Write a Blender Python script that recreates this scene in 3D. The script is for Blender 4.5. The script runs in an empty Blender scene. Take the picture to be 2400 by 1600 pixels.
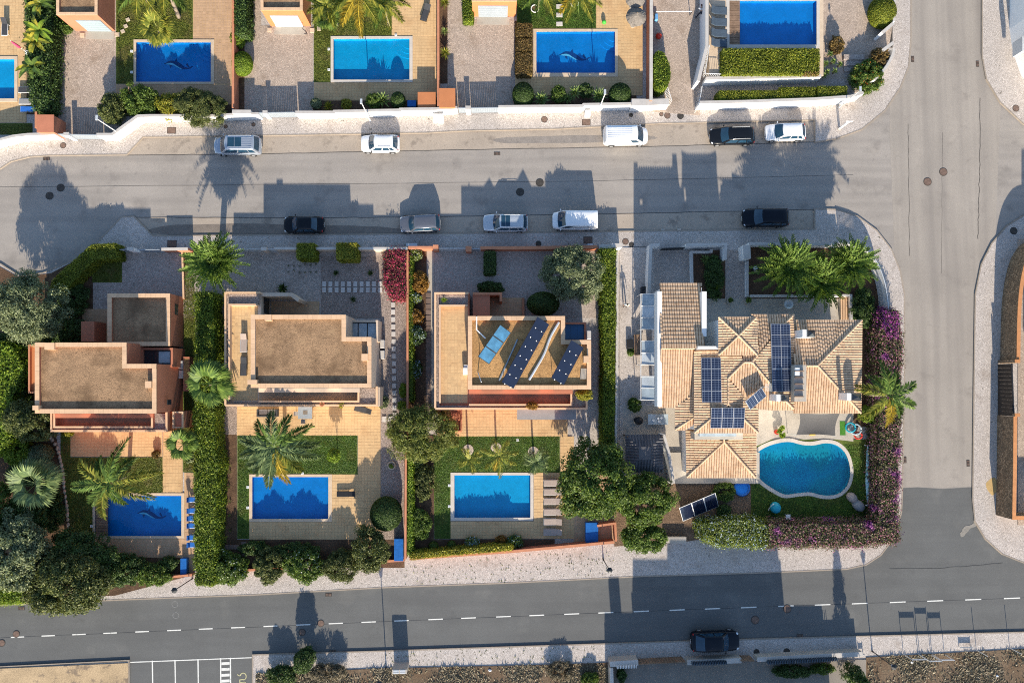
import bpy, math, random
import numpy as np
from mathutils import Vector, Quaternion, Matrix
from mathutils.geometry import tessellate_polygon
random.seed(11)
rng = np.random.default_rng(11)
sc = bpy.context.scene
COL = sc.collection
PI = math.pi

# ------------------------------------------------------------------ camera
F, HCAM = 1600.0, 72.7                    # focal length in photo pixels, flying height in metres
dn = Vector(((1161 - 1200) / F, (800 - 892) / F, -1)).normalized()
Q = dn.rotation_difference(Vector((0, 0, -1)))   # the drone looks almost straight down
cam = bpy.data.cameras.new('camera')
cam.sensor_width, cam.lens = 36.0, 36.0 * F / 2400
cam.clip_end = 2000
camo = bpy.data.objects.new('camera', cam)
camo.rotation_mode = 'QUATERNION'
camo.rotation_quaternion = Q
camo.location = (0, 0, HCAM)
COL.objects.link(camo)
sc.camera = camo

# ------------------------------------------------------------------ light
ELEV = math.radians(21.5)
SUNV = Vector((0.068, -1.0, 0)).normalized() * math.cos(ELEV) + Vector((0, 0, math.sin(ELEV)))
w = bpy.data.worlds.new('World')
sc.world = w
w.use_nodes = True
nt = w.node_tree
sky = nt.nodes.new('ShaderNodeTexSky')
sky.sky_type = 'NISHITA'
sky.sun_disc = False
sky.sun_elevation = ELEV
sky.sun_rotation = math.atan2(SUNV.x, SUNV.y)
sky.air_density, sky.dust_density, sky.ozone_density = 1.0, 0.6, 2.0
nt.links.new(sky.outputs[0], nt.nodes['Background'].inputs[0])
nt.nodes['Background'].inputs[1].default_value = 0.13
sl = bpy.data.lights.new('sun', 'SUN')
sl.energy, sl.angle, sl.color = 5.0, math.radians(0.55), (1.0, 0.885, 0.715)
so = bpy.data.objects.new('sun', sl)
so.rotation_mode = 'QUATERNION'
so.rotation_quaternion = SUNV.to_track_quat('Z', 'Y')
so.location = (10, -60, 40)
COL.objects.link(so)
vs = sc.view_settings
sc.display_settings.display_device = 'sRGB'
vs.view_transform, vs.look, vs.exposure, vs.gamma = 'Standard', 'None', 1.04, 1.0
vs.use_curve_mapping = False
sc.cycles.max_bounces = 5
sc.cycles.diffuse_bounces, sc.cycles.glossy_bounces, sc.cycles.transmission_bounces = 3, 2, 2
sc.cycles.use_adaptive_sampling = True
sc.cycles.adaptive_threshold = 0.01
sc.cycles.transparent_max_bounces = 8
sc.cycles.caustics_reflective = sc.cycles.caustics_refractive = False
sc.cycles.use_denoising = False
sc.cycles.filter_width = 1.05

# ------------------------------------------------------------------ helpers
_q = np.array(Q.to_matrix())
def P(px, py, h=0.0):
    """world point of a spot seen at photo pixel (px,py) that lies h metres up"""
    d = _q @ np.array([(px - 1200) / F, (800 - py) / F, -1.0])
    s = (HCAM - h) / -d[2]
    return Vector((d[0] * s, d[1] * s, h))
def PP(pts, h=0.0):
    return [P(x, y, h).xy for x, y in pts]
def rect(x0, y0, x1, y1):
    return [(x0, y1), (x1, y1), (x1, y0), (x0, y0)]
def smooth_pts(pts, n=6, closed=True):
    out, m = [], len(pts)
    for i in range(m if closed else m - 1):
        g = lambda k: np.array(pts[(i + k) % m] if closed else pts[min(max(i + k, 0), m - 1)], float)
        p0, p1, p2, p3 = g(-1), g(0), g(1), g(2)
        for k in range(n):
            t = k / n
            out.append(tuple(0.5 * (2 * p1 + (p2 - p0) * t + (2 * p0 - 5 * p1 + 4 * p2 - p3) * t * t + (3 * p1 - p0 - 3 * p2 + p3) * t ** 3)))
    if not closed:
        out.append(tuple(pts[-1]))
    return out
def offset_line(pts, w):
    L, R = [], []
    pts = [Vector(p) for p in pts]
    for i, p in enumerate(pts):
        a = (p - pts[i - 1]).normalized() if i else (pts[1] - p).normalized()
        b = (pts[i + 1] - p).normalized() if i < len(pts) - 1 else a
        t = (a + b)
        t = t.normalized() if t.length > 1e-6 else a
        n = Vector((-t.y, t.x))
        c = max(0.5, n.dot(Vector((-a.y, a.x))))
        L.append(p + n * w / 2 / c)
        R.append(p - n * w / 2 / c)
    return R + L[::-1]
def area2(poly):
    return 0.5 * sum(poly[i][0] * poly[(i + 1) % len(poly)][1] - poly[(i + 1) % len(poly)][0] * poly[i][1] for i in range(len(poly)))
def ccw(poly):
    poly = [Vector((p[0], p[1])) for p in poly]
    return poly if area2(poly) > 0 else poly[::-1]
def inside(poly, x, y):
    r = False
    n = len(poly)
    for i in range(n):
        x1, y1 = poly[i][0], poly[i][1]
        x2, y2 = poly[(i + 1) % n][0], poly[(i + 1) % n][1]
        if (y1 > y) != (y2 > y) and x < (x2 - x1) * (y - y1) / (y2 - y1) + x1:
            r = not r
    return r

ORG = {}
def tag(o, label=None, cat=None, group=None, kind=None):
    if label: o['label'] = label
    if cat: o['category'] = cat
    if group: o['group'] = group
    if kind: o['kind'] = kind
    return o
def thing(name, label, cat, loc=(0, 0, 0), group=None):
    o = bpy.data.objects.new(name, None)
    o.empty_display_size = 0.3
    COL.objects.link(o)
    o.location = loc
    ORG[o.name] = Vector(loc)
    return tag(o, label, cat, group)
def link_mesh(name, me, mats, parent=None, origin=None):
    for m in (mats if isinstance(mats, (list, tuple)) else [mats]):
        me.materials.append(m)
    o = bpy.data.objects.new(name, me)
    COL.objects.link(o)
    if parent is not None:
        o.parent = parent
        ORG[o.name] = ORG[parent.name]
    else:
        ORG[o.name] = Vector(origin or (0, 0, 0))
        o.location = ORG[o.name]
    return o

class MB:
    def __init__(s):
        s.v, s.f, s.m = [], [], []
    def add(s, vs, fs, mi=0):
        n = len(s.v)
        s.v += [tuple(v) for v in vs]
        s.f += [tuple(i + n for i in f) for f in fs]
        s.m += [mi] * len(fs)
        return s
    def prism(s, poly, z0, z1, mi=0, top=None, holes=(), bottom=False):
        poly = ccw(poly)
        hs = [ccw(h)[::-1] for h in holes]
        n = len(poly)
        s.add([(p.x, p.y, z0) for p in poly] + [(p.x, p.y, z1) for p in poly],
              [(i, (i + 1) % n, n + (i + 1) % n, n + i) for i in range(n)], mi)
        for h in hs:
            k = len(h)
            s.add([(p.x, p.y, z0) for p in h] + [(p.x, p.y, z1) for p in h],
                  [(i, (i + 1) % k, k + (i + 1) % k, k + i) for i in range(k)], mi)
        s.cap([poly] + hs, z1, mi if top is None else top)
        if bottom:
            s.cap([poly] + hs, z0, mi, flip=True)
        return s
    def cap(s, loops, z, mi=0, flip=False):
        L = [[Vector((p[0], p[1], 0)) for p in l] for l in loops]
        if len(L) == 1 and len(L[0]) <= 4:
            f = list(range(len(L[0])))
            if area2(L[0]) < 0: f = f[::-1]
            fs = [tuple(f)]
        else:
            fs = [tuple(t) for t in tessellate_polygon(L)]
        fl = [p for l in L for p in l]
        out = []
        for t in fs:
            a = sum(fl[t[i]].x * fl[t[(i + 1) % len(t)]].y - fl[t[(i + 1) % len(t)]].x * fl[t[i]].y for i in range(len(t)))
            if (a < 0) != flip: t = t[::-1]
            out.append(t)
        return s.add([(p.x, p.y, z) for p in fl], out, mi)
    def box(s, x0, x1, y0, y1, z0, z1, mi=0):
        return s.add([(x0, y0, z0), (x1, y0, z0), (x1, y1, z0), (x0, y1, z0), (x0, y0, z1), (x1, y0, z1), (x1, y1, z1), (x0, y1, z1)],
                     [(0, 3, 2, 1), (4, 5, 6, 7), (0, 1, 5, 4), (1, 2, 6, 5), (2, 3, 7, 6), (3, 0, 4, 7)], mi)
    def obox(s, c, size, rz=0.0, mi=0, M=None):
        a, b, d = size[0] / 2, size[1] / 2, size[2] / 2
        M = M or Matrix.Rotation(rz, 3, 'Z')
        c = Vector(c)
        return s.add([c + M @ Vector(p) for p in [(-a, -b, -d), (a, -b, -d), (a, b, -d), (-a, b, -d), (-a, -b, d), (a, -b, d), (a, b, d), (-a, b, d)]],
                     [(0, 3, 2, 1), (4, 5, 6, 7), (0, 1, 5, 4), (1, 2, 6, 5), (2, 3, 7, 6), (3, 0, 4, 7)], mi)
    def tube(s, pts, r, n=8, mi=0, cap=True):
        pts = [Vector(p) for p in pts]
        rs = r if isinstance(r, (list, tuple)) else [r] * len(pts)
        vs, fs = [], []
        for i, p in enumerate(pts):
            t = (pts[min(i + 1, len(pts) - 1)] - pts[max(i - 1, 0)])
            t = t.normalized() if t.length > 1e-9 else Vector((0, 0, 1))
            u = t.cross(Vector((0, 0, 1)))
            u = u.normalized() if u.length > 1e-3 else Vector((1, 0, 0))
            v = t.cross(u)
            vs += [p + (u * math.cos(2 * PI * k / n) + v * math.sin(2 * PI * k / n)) * rs[i] for k in range(n)]
        for i in range(len(pts) - 1):
            fs += [(i * n + k, i * n + (k + 1) % n, (i + 1) * n + (k + 1) % n, (i + 1) * n + k) for k in range(n)]
        if cap:
            fs += [tuple(range(n))[::-1], tuple((len(pts) - 1) * n + k for k in range(n))]
        return s.add(vs, fs, mi)
    def cyl(s, c, r, h, n=16, r2=None, mi=0):
        c = Vector(c)
        r2 = r if r2 is None else r2
        return s.add([c + Vector((r * math.cos(2 * PI * k / n), r * math.sin(2 * PI * k / n), 0)) for k in range(n)] +
                     [c + Vector((r2 * math.cos(2 * PI * k / n), r2 * math.sin(2 * PI * k / n), h)) for k in range(n)],
                     [(k, (k + 1) % n, n + (k + 1) % n, n + k) for k in range(n)] + [tuple(range(n))[::-1], tuple(n + k for k in range(n))], mi)
    def ball(s, c, rad, nu=12, nv=7, mi=0, jit=0.0):
        c = Vector(c)
        vs, fs = [], []
        for j in range(nv + 1):
            th = PI * j / nv
            for i in range(nu):
                k = 1 + random.uniform(-jit, jit)
                vs.append(c + Vector((rad[0] * math.sin(th) * math.cos(2 * PI * i / nu) * k, rad[1] * math.sin(th) * math.sin(2 * PI * i / nu) * k, rad[2] * math.cos(th) * k)))
        for j in range(nv):
            fs += [(j * nu + i, (j + 1) * nu + i, (j + 1) * nu + (i + 1) % nu, j * nu + (i + 1) % nu) for i in range(nu)]
        return s.add(vs, fs, mi)
    def build(s, name, mats, parent=None, smooth=False, origin='auto', bevel=0):
        v = np.array(s.v, float)
        if parent is not None:
            o = np.array(ORG[parent.name])
        elif origin == 'auto':
            o = np.array([(v[:, 0].min() + v[:, 0].max()) / 2, (v[:, 1].min() + v[:, 1].max()) / 2, v[:, 2].min()])
        else:
            o = np.array(origin, float)
        me = bpy.data.meshes.new(name)
        me.from_pydata((v - o).tolist(), [], s.f)
        me.polygons.foreach_set('material_index', s.m)
        if smooth:
            me.polygons.foreach_set('use_smooth', [True] * len(s.f))
        me.update()
        ob = link_mesh(name, me, mats, parent, tuple(o))
        if bevel:
            b = ob.modifiers.new('bevel', 'BEVEL')
            b.width, b.segments, b.limit_method, b.angle_limit = bevel, 2, 'ANGLE', math.radians(40)
        return ob
def auto_smooth(o, ang=40):
    me = o.data
    me.polygons.foreach_set('use_smooth', [True] * len(me.polygons))
    me.set_sharp_from_angle(angle=math.radians(ang))
    return o
def copy_tree(o, parent=None):
    c = o.copy()
    COL.objects.link(c)
    if parent: c.parent = parent
    ORG[c.name] = ORG[o.name].copy()
    for ch in list(o.children):
        copy_tree(ch, c)
    return c

# ------------------------------------------------------------------ materials
def srgb(r, g, b):
    f = lambda c: (c / 255 / 12.92) if c <= 10 else ((c / 255 + 0.055) / 1.055) ** 2.4
    return (f(r), f(g), f(b))
def _n(nt, t, **kw):
    n = nt.nodes.new(t)
    for k, v in kw.items():
        if k.startswith('i_'):
            n.inputs[int(k[2:]) if k[2:].isdigit() else k[2:].replace('_', ' ')].default_value = v
        else:
            setattr(n, k, v)
    return n
def _mix(nt, a, b, fac, blend='MIX'):
    n = nt.nodes.new('ShaderNodeMix')
    n.data_type, n.blend_type = 'RGBA', blend
    for sock, val in ((n.inputs[0], fac), (n.inputs[6], a), (n.inputs[7], b)):
        if hasattr(val, 'links') or isinstance(val, bpy.types.NodeSocket): nt.links.new(val, sock)
        else: sock.default_value = val if not isinstance(val, tuple) else (*val[:3], 1)
    return n.outputs[2]
def _ramp(nt, src, p0, p1, c0=(0, 0, 0), c1=(1, 1, 1)):
    r = nt.nodes.new('ShaderNodeValToRGB')
    r.color_ramp.elements[0].position, r.color_ramp.elements[1].position = p0, p1
    r.color_ramp.elements[0].color, r.color_ramp.elements[1].color = (*c0, 1), (*c1, 1)
    nt.links.new(src, r.inputs[0])
    return r.outputs[0]
def mat(name, col, rough=0.85, var=0.12, scale=0.6, fine=0.12, fscale=14.0, spots=None, cells=None, bump=0.0, spec=0.25,
        metal=0.0, island=0.0, perobj=0.0, coat=0.0, world=False, leaf=False, trans=0.35, emit=None, streak=None):
    """spots: (colour, noise scale, low, high, amount) list; cells: (cells per metre, joint colour, joint width, brightness spread)"""
    m = bpy.data.materials.new(name)
    m.use_nodes = True
    nt = m.node_tree
    L = nt.links.new
    bs = nt.nodes['Principled BSDF']
    if world:
        co = _n(nt, 'ShaderNodeNewGeometry').outputs['Position']
    else:
        co = _n(nt, 'ShaderNodeTexCoord').outputs['Object']
    c = tuple(col)
    def noise(s, det=2.5, rgh=0.6):
        n = _n(nt, 'ShaderNodeTexNoise')
        n.inputs['Scale'].default_value, n.inputs['Detail'].default_value, n.inputs['Roughness'].default_value = s, det, rgh
        L(co, n.inputs['Vector'])
        return n.outputs[0]
    k = lambda f: tuple(min(1, x * f) for x in c)
    out = c
    if var:
        out = _mix(nt, k(1 - var), k(1 + var), _ramp(nt, noise(scale), 0.3, 0.7))
    hgt = None
    if cells:
        vo = _n(nt, 'ShaderNodeTexVoronoi')
        vo.inputs['Scale'].default_value = cells[0]
        L(co, vo.inputs['Vector'])
        ve = _n(nt, 'ShaderNodeTexVoronoi', feature='DISTANCE_TO_EDGE')
        ve.inputs['Scale'].default_value = cells[0]
        L(co, ve.inputs['Vector'])
        sp = _n(nt, 'ShaderNodeSeparateColor')
        L(vo.outputs['Color'], sp.inputs[0])
        g = _ramp(nt, sp.outputs[0], 0.0, 1.0, (1 - cells[3],) * 3, (1 + cells[3] * 0.6,) * 3)
        out = _mix(nt, out, g, 1.0, 'MULTIPLY')
        e = _ramp(nt, ve.outputs[0], 0.0, cells[2])
        out = _mix(nt, cells[1], out, e)
        hgt = e
    if fine:
        fn = noise(fscale, 1.0, 0.7)
        out = _mix(nt, out, _ramp(nt, fn, 0.3, 0.7, (1 - fine,) * 3, (1 + fine,) * 3), 1.0, 'MULTIPLY')
        hgt = hgt or fn
    for s_ in (spots or []):
        out = _mix(nt, out, s_[0], _ramp(nt, noise(s_[1], 3.0, 0.62), s_[2], s_[3], (0, 0, 0), (s_[4],) * 3))
    if streak:
        mp = _n(nt, 'ShaderNodeMapping')
        mp.inputs['Scale'].default_value = streak[1]
        L(co, mp.inputs[0])
        n = _n(nt, 'ShaderNodeTexNoise')
        n.inputs['Scale'].default_value, n.inputs['Detail'].default_value = 1.0, 2.0
        L(mp.outputs[0], n.inputs['Vector'])
        out = _mix(nt, out, streak[0], _ramp(nt, n.outputs[0], 0.42, 0.72, (0, 0, 0), (streak[2],) * 3))
    if island:
        gi = _n(nt, 'ShaderNodeNewGeometry').outputs['Random Per Island']
        out = _mix(nt, out, _ramp(nt, gi, 0, 1, (1 - island,) * 3, (1 + island,) * 3), 1.0, 'MULTIPLY')
    if perobj:
        oi = _n(nt, 'ShaderNodeObjectInfo').outputs['Random']
        out = _mix(nt, out, _ramp(nt, oi, 0, 1, (1 - perobj,) * 3, (1 + perobj,) * 3), 1.0, 'MULTIPLY')
    if isinstance(out, tuple):
        bs.inputs['Base Color'].default_value = (*out, 1)
    else:
        L(out, bs.inputs['Base Color'])
    bs.inputs['Roughness'].default_value = rough
    bs.inputs['Specular IOR Level'].default_value = spec
    bs.inputs['Metallic'].default_value = metal
    if coat:
        bs.inputs['Coat Weight'].default_value = coat
        bs.inputs['Coat Roughness'].default_value = 0.04
    if bump and hgt is not None:
        b = _n(nt, 'ShaderNodeBump')
        b.inputs['Strength'].default_value = 1.0
        b.inputs['Distance'].default_value = bump
        L(hgt, b.inputs['Height'])
        L(b.outputs[0], bs.inputs['Normal'])
    if leaf:
        tr = _n(nt, 'ShaderNodeBsdfTranslucent')
        L(_mix(nt, out, (1.25, 1.15, 0.5), 1.0, 'MULTIPLY'), tr.inputs[0])
        ms = _n(nt, 'ShaderNodeMixShader')
        ms.inputs[0].default_value = trans
        L(bs.outputs[0], ms.inputs[1])
        L(tr.outputs[0], ms.inputs[2])
        L(ms.outputs[0], nt.nodes['Material Output'].inputs[0])
    return m
def leafmat(name, dark, mid, light, trans=0.35, rough=0.55, patch=None):
    m = bpy.data.materials.new(name)
    m.use_nodes = True
    nt = m.node_tree
    L = nt.links.new
    bs = nt.nodes['Principled BSDF']
    dark, mid, light = [tuple(min(.8, x * k) for x, k in zip(c, (1.45, 1.42, 1.2))) for c in (dark, mid, light)]
    gi = _n(nt, 'ShaderNodeNewGeometry').outputs['Random Per Island']
    r = nt.nodes.new('ShaderNodeValToRGB')
    cr = r.color_ramp
    cr.elements[0].color, cr.elements[1].color = (*dark, 1), (*light, 1)
    e = cr.elements.new(0.55)
    e.color = (*mid, 1)
    L(gi, r.inputs[0])
    tc = _n(nt, 'ShaderNodeTexCoord').outputs['Object']
    n = _n(nt, 'ShaderNodeTexNoise')
    n.inputs['Scale'].default_value = 0.9
    L(tc, n.inputs['Vector'])
    out = _mix(nt, r.outputs[0], _ramp(nt, n.outputs[0], 0.3, 0.7, (0.75,) * 3, (1.25,) * 3), 1.0, 'MULTIPLY')
    if patch:
        n2 = _n(nt, 'ShaderNodeTexNoise')
        n2.inputs['Scale'].default_value = patch[1]
        n2.inputs['Detail'].default_value = 3
        L(tc, n2.inputs['Vector'])
        out = _mix(nt, out, patch[0], _ramp(nt, n2.outputs[0], patch[2], patch[2] + 0.08, (0, 0, 0), (patch[3],) * 3))
    L(out, bs.inputs['Base Color'])
    bs.inputs['Roughness'].default_value = rough
    bs.inputs['Specular IOR Level'].default_value = 0.3
    tr = _n(nt, 'ShaderNodeBsdfTranslucent')
    L(_mix(nt, out, (1.2, 1.15, 0.55), 1.0, 'MULTIPLY'), tr.inputs[0])
    ms = _n(nt, 'ShaderNodeMixShader')
    ms.inputs[0].default_value = trans
    L(bs.outputs[0], ms.inputs[1])
    L(tr.outputs[0], ms.inputs[2])
    L(ms.outputs[0], nt.nodes['Material Output'].inputs[0])
    return m
def water_mat(name, tint):
    m = bpy.data.materials.new(name)
    m.use_nodes = True
    nt = m.node_tree
    L = nt.links.new
    nt.nodes.remove(nt.nodes['Principled BSDF'])
    tb = _n(nt, 'ShaderNodeBsdfTransparent')
    tb.inputs[0].default_value = (*tint, 1)
    gl = _n(nt, 'ShaderNodeBsdfGlossy')
    gl.inputs['Roughness'].default_value = 0.03
    gl.inputs[0].default_value = (1, 1, 1, 1)
    n = _n(nt, 'ShaderNodeTexNoise')
    n.inputs['Scale'].default_value, n.inputs['Detail'].default_value = 3.5, 3
    L(_n(nt, 'ShaderNodeTexCoord').outputs['Object'], n.inputs['Vector'])
    b = _n(nt, 'ShaderNodeBump')
    b.inputs['Distance'].default_value = 0.03
    L(n.outputs[0], b.inputs['Height'])
    L(b.outputs[0], gl.inputs['Normal'])
    ge = _n(nt, 'ShaderNodeNewGeometry')
    dt = _n(nt, 'ShaderNodeVectorMath', operation='DOT_PRODUCT')
    L(ge.outputs['Incoming'], dt.inputs[0])
    L(b.outputs[0], dt.inputs[1])
    def mth(op, a, v):
        q = _n(nt, 'ShaderNodeMath', operation=op)
        L(a, q.inputs[0])
        q.inputs[1].default_value = v
        return q.outputs[0]
    ab = mth('ABSOLUTE', dt.outputs['Value'], 0)
    iv = mth('MULTIPLY_ADD', ab, -1.0)
    iv.node.inputs[2].default_value = 1.0
    pw = mth('MULTIPLY_ADD', mth('POWER', iv, 5.0), 0.97)
    pw.node.inputs[2].default_value = 0.025
    ms = _n(nt, 'ShaderNodeMixShader')
    L(pw, ms.inputs[0])
    L(tb.outputs[0], ms.inputs[1])
    L(gl.outputs[0], ms.inputs[2])
    L(ms.outputs[0], nt.nodes['Material Output'].inputs[0])
    return m
# ------------------------------------------------------------------ material palette
def A(r, g, b, k=1.35):      # albedo of a flat sunlit surface that photographs as this colour
    c = srgb(r, g, b)
    return (c[0] / k, c[1] / k / 0.97, c[2] / k / 0.96)
DARKJ = (0.055, 0.05, 0.045)
asph_old = mat('old_asphalt', A(170, 160, 151), var=0.07, scale=0.22, fine=0.14, fscale=22, world=True, rough=0.9,
               spots=[(A(128, 120, 114), 0.35, 0.56, 0.72, 0.55), (A(190, 178, 165), 0.5, 0.6, 0.75, 0.4), (A(115, 108, 104), 1.6, 0.62, 0.75, 0.35)],
               streak=(A(140, 132, 126), (0.05, 0.9, 1), 0.5))
asph_old2 = mat('old_asphalt_side_street', A(172, 161, 150), var=0.07, scale=0.22, fine=0.14, fscale=22, world=True, rough=0.9,
               spots=[(A(140, 130, 122), 0.4, 0.58, 0.72, 0.5), (A(190, 178, 165), 0.5, 0.6, 0.75, 0.4)],
               streak=(A(142, 133, 126), (0.75, 0.03, 1), 0.6))
asph_bay = mat('parking_bay_concrete', A(182, 166, 150), var=0.10, scale=0.3, fine=0.14, fscale=18, world=True, rough=0.9,
               spots=[(A(128, 116, 106), 0.6, 0.57, 0.7, 0.65), (A(104, 95, 88), 1.9, 0.62, 0.74, 0.5)])
asph_new = mat('dark_asphalt', A(110, 109, 107), var=0.08, scale=0.25, fine=0.18, fscale=24, world=True, rough=0.88,
               spots=[(A(136, 133, 128), 0.3, 0.57, 0.72, 0.45), (A(90, 89, 88), 0.6, 0.6, 0.75, 0.4)],
               streak=(A(95, 94, 93), (0.04, 0.8, 1), 0.45))
pave = mat('limestone_cobbles', A(217, 204, 195), var=0.06, scale=0.4, cells=(9.0, A(150, 138, 128), 0.10, 0.19), fine=0.10, fscale=30, bump=0.006, world=True,
           spots=[(A(150, 132, 118), 0.35, 0.58, 0.72, 0.45), (A(96, 88, 74), 2.6, 0.66, 0.72, 0.8)])
pave_grey = mat('grey_cobbles', A(208, 190, 178), var=0.07, scale=0.4, cells=(8.5, A(136, 124, 116), 0.12, 0.24), fine=0.10, fscale=30, bump=0.007, world=True,
           spots=[(A(140, 122, 112), 0.4, 0.56, 0.72, 0.5)])
drive = mat('driveway_cobbles', A(206, 184, 166), var=0.09, scale=0.35, cells=(8.0, A(150, 132, 118), 0.12, 0.22), fine=0.10, fscale=28, bump=0.007, world=True,
           spots=[(A(150, 126, 106), 0.5, 0.57, 0.72, 0.5), (A(212, 190, 175), 0.3, 0.58, 0.7, 0.4)])
kerbm = mat('kerb_stone', A(168, 153, 138), var=0.10, scale=1.5, fine=0.15, world=True, perobj=0.06)
soil = mat('dry_soil', A(122, 96, 72), var=0.25, scale=0.5, fine=0.3, fscale=9, bump=0.02, world=True, spots=[(A(84, 66, 50), 0.9, 0.5, 0.7, 0.6)])
bed = mat('planting_bed_soil', A(98, 74, 56), var=0.25, scale=0.8, fine=0.35, fscale=10, bump=0.03, world=True, spots=[(A(136, 108, 80), 0.9, 0.55, 0.7, 0.6)])
gravel = mat('pebble_gravel', A(198, 177, 164), var=0.08, scale=0.6, cells=(13, A(110, 94, 86), 0.14, 0.42), fine=0.12, fscale=30, bump=0.012, world=True)
grass_g = mat('lawn_ground', A(92, 106, 42), var=0.25, scale=0.7, fine=0.3, fscale=20, bump=0.02, world=True, spots=[(A(128, 122, 60), 0.8, 0.55, 0.7, 0.5)])
scrub_g = mat('scrubland_earth', A(118, 98, 78), var=0.2, scale=0.25, fine=0.3, fscale=8, bump=0.03, world=True,
              spots=[(A(112, 88, 66), 0.35, 0.48, 0.62, 0.8), (A(176, 132, 92), 0.4, 0.64, 0.74, 0.5)])
concrete = mat('pale_concrete', A(196, 184, 170), var=0.08, scale=0.5, fine=0.1, world=True, spots=[(A(150, 140, 130), 0.7, 0.57, 0.72, 0.4)])
grout = mat('tile_grout', A(210, 172, 128), var=0.08, scale=1.0, world=True)
tile_tan = mat('tan_terrace_tile', A(226, 187, 138), var=0.07, scale=0.5, fine=0.06, fscale=9, island=0.05, perobj=0.05, world=True, rough=0.7,
               spots=[(A(196, 146, 98), 0.45, 0.54, 0.72, 0.5), (A(150, 118, 88), 1.6, 0.64, 0.74, 0.5)])
tile_brown = mat('worn_terrace_tile', A(204, 166, 132), var=0.10, scale=1.3, fine=0.06, fscale=9, island=0.06, perobj=0.06, world=True, rough=0.7,
               spots=[(A(176, 140, 108), 0.5, 0.56, 0.72, 0.45)])
tile_red = mat('red_terrace_tile', A(208, 140, 106), var=0.12, scale=1.3, fine=0.06, fscale=9, island=0.09, perobj=0.09, world=True, rough=0.7)
coping_t = mat('travertine_coping', A(222, 196, 168), var=0.09, scale=1.6, fine=0.08, world=True)
coping_w = mat('pale_pool_coping', A(216, 204, 192), var=0.07, scale=1.6, fine=0.08, world=True)
white = mat('white_paint', (0.80, 0.79, 0.77), var=0.03, scale=1.0, fine=0.02, world=True, rough=0.8)
white_top = mat('weathered_white_coping', A(205, 196, 188), var=0.09, scale=1.2, fine=0.08, world=True)
stucco_s = mat('salmon_stucco', (0.43, 0.165, 0.095), var=0.07, scale=0.8, fine=0.05, world=True, spots=[((0.32, 0.13, 0.085), 0.7, 0.58, 0.75, 0.35)])
stucco_o = mat('orange_stucco', (0.46, 0.175, 0.072), var=0.06, scale=0.8, fine=0.05, world=True, spots=[((0.38, 0.17, 0.09), 0.7, 0.6, 0.75, 0.3)])
stucco_c = mat('cream_stucco', (0.56, 0.44, 0.34), var=0.05, scale=0.8, fine=0.05, world=True, spots=[((0.36, 0.26, 0.17), 0.6, 0.6, 0.76, 0.3)])
brickwall = mat('terracotta_wall_cap', (0.47, 0.20, 0.11), var=0.1, scale=1.5, fine=0.1, world=True)
capstone = mat('parapet_cap_tile', A(232, 190, 152), var=0.07, scale=1.2, fine=0.06, world=True, perobj=0.05)
gravel_roof = mat('brown_roof_gravel', A(166, 132, 100), var=0.16, scale=0.5, fine=0.4, fscale=15, bump=0.03, world=True,
                  spots=[(A(112, 86, 62), 0.35, 0.5, 0.66, 0.7), (A(196, 160, 120), 0.9, 0.58, 0.7, 0.4), (A(84, 66, 50), 3.0, 0.62, 0.7, 0.7)])
gravel_gold = mat('golden_roof_gravel', A(196, 150, 98), var=0.14, scale=0.6, fine=0.35, fscale=15, bump=0.03, world=True,
                  spots=[(A(140, 104, 66), 2.6, 0.58, 0.7, 0.7), (A(150, 112, 72), 0.4, 0.5, 0.66, 0.6)])
metal_g = mat('grey_painted_metal', (0.30, 0.34, 0.38), rough=0.45, var=0.05, metal=0.2)
metal_l = mat('light_grey_metal', (0.55, 0.57, 0.58), rough=0.4, var=0.05, metal=0.3)
metal_d = mat('dark_metal', (0.035, 0.037, 0.04), rough=0.45, var=0.1, metal=0.3)
rust = mat('rusty_cast_iron', (0.15, 0.10, 0.078), rough=0.8, var=0.25, scale=4, fine=0.2)
castiron = mat('dark_cast_iron', (0.05, 0.045, 0.04), rough=0.75, var=0.25, scale=4, fine=0.2)
wood = mat('weathered_wood', (0.20, 0.13, 0.085), rough=0.75, var=0.2, scale=2.5, fine=0.15, island=0.15, perobj=0.15)
wood_d = mat('dark_wood', (0.055, 0.04, 0.03), rough=0.7, var=0.2, scale=2.5, fine=0.15)
glass_d = mat('dark_window_glass', (0.018, 0.024, 0.033), rough=0.06, var=0, fine=0, spec=0.6)
glass_b = mat('blue_window_glass', (0.012, 0.085, 0.20), rough=0.08, var=0.1, scale=1, fine=0, spec=0.6)
glass_l = mat('pale_glass', (0.32, 0.38, 0.42), rough=0.15, var=0.2, scale=1.2, fine=0, spec=0.6)
plastic_w = mat('white_plastic', (0.74, 0.74, 0.73), rough=0.45, var=0.04)
plastic_k = mat('black_plastic', (0.02, 0.02, 0.022), rough=0.5, var=0.1)
fabric_d = mat('charcoal_mesh_fabric', (0.05, 0.052, 0.058), rough=0.9, var=0.12, scale=3)
fabric_g = mat('grey_fabric', (0.33, 0.31, 0.30), rough=0.95, var=0.08, scale=2)
fabric_lg = mat('pale_grey_canvas', (0.26, 0.255, 0.25), rough=0.95, var=0.06, scale=1.5)
fabric_b = mat('blue_fabric', (0.02, 0.13, 0.46), rough=0.8, var=0.1, scale=3)
fabric_t = mat('taupe_cushion', (0.36, 0.29, 0.25), rough=0.95, var=0.07, scale=2)
fabric_bg = mat('blue_grey_fabric', (0.06, 0.085, 0.115), rough=0.9, var=0.15, scale=3)
teal = mat('teal_plastic', (0.015, 0.27, 0.36), rough=0.5, var=0.1, scale=3)
bluep = mat('bright_blue_plastic', (0.015, 0.11, 0.36), rough=0.4, var=0.15, scale=3)
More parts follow.
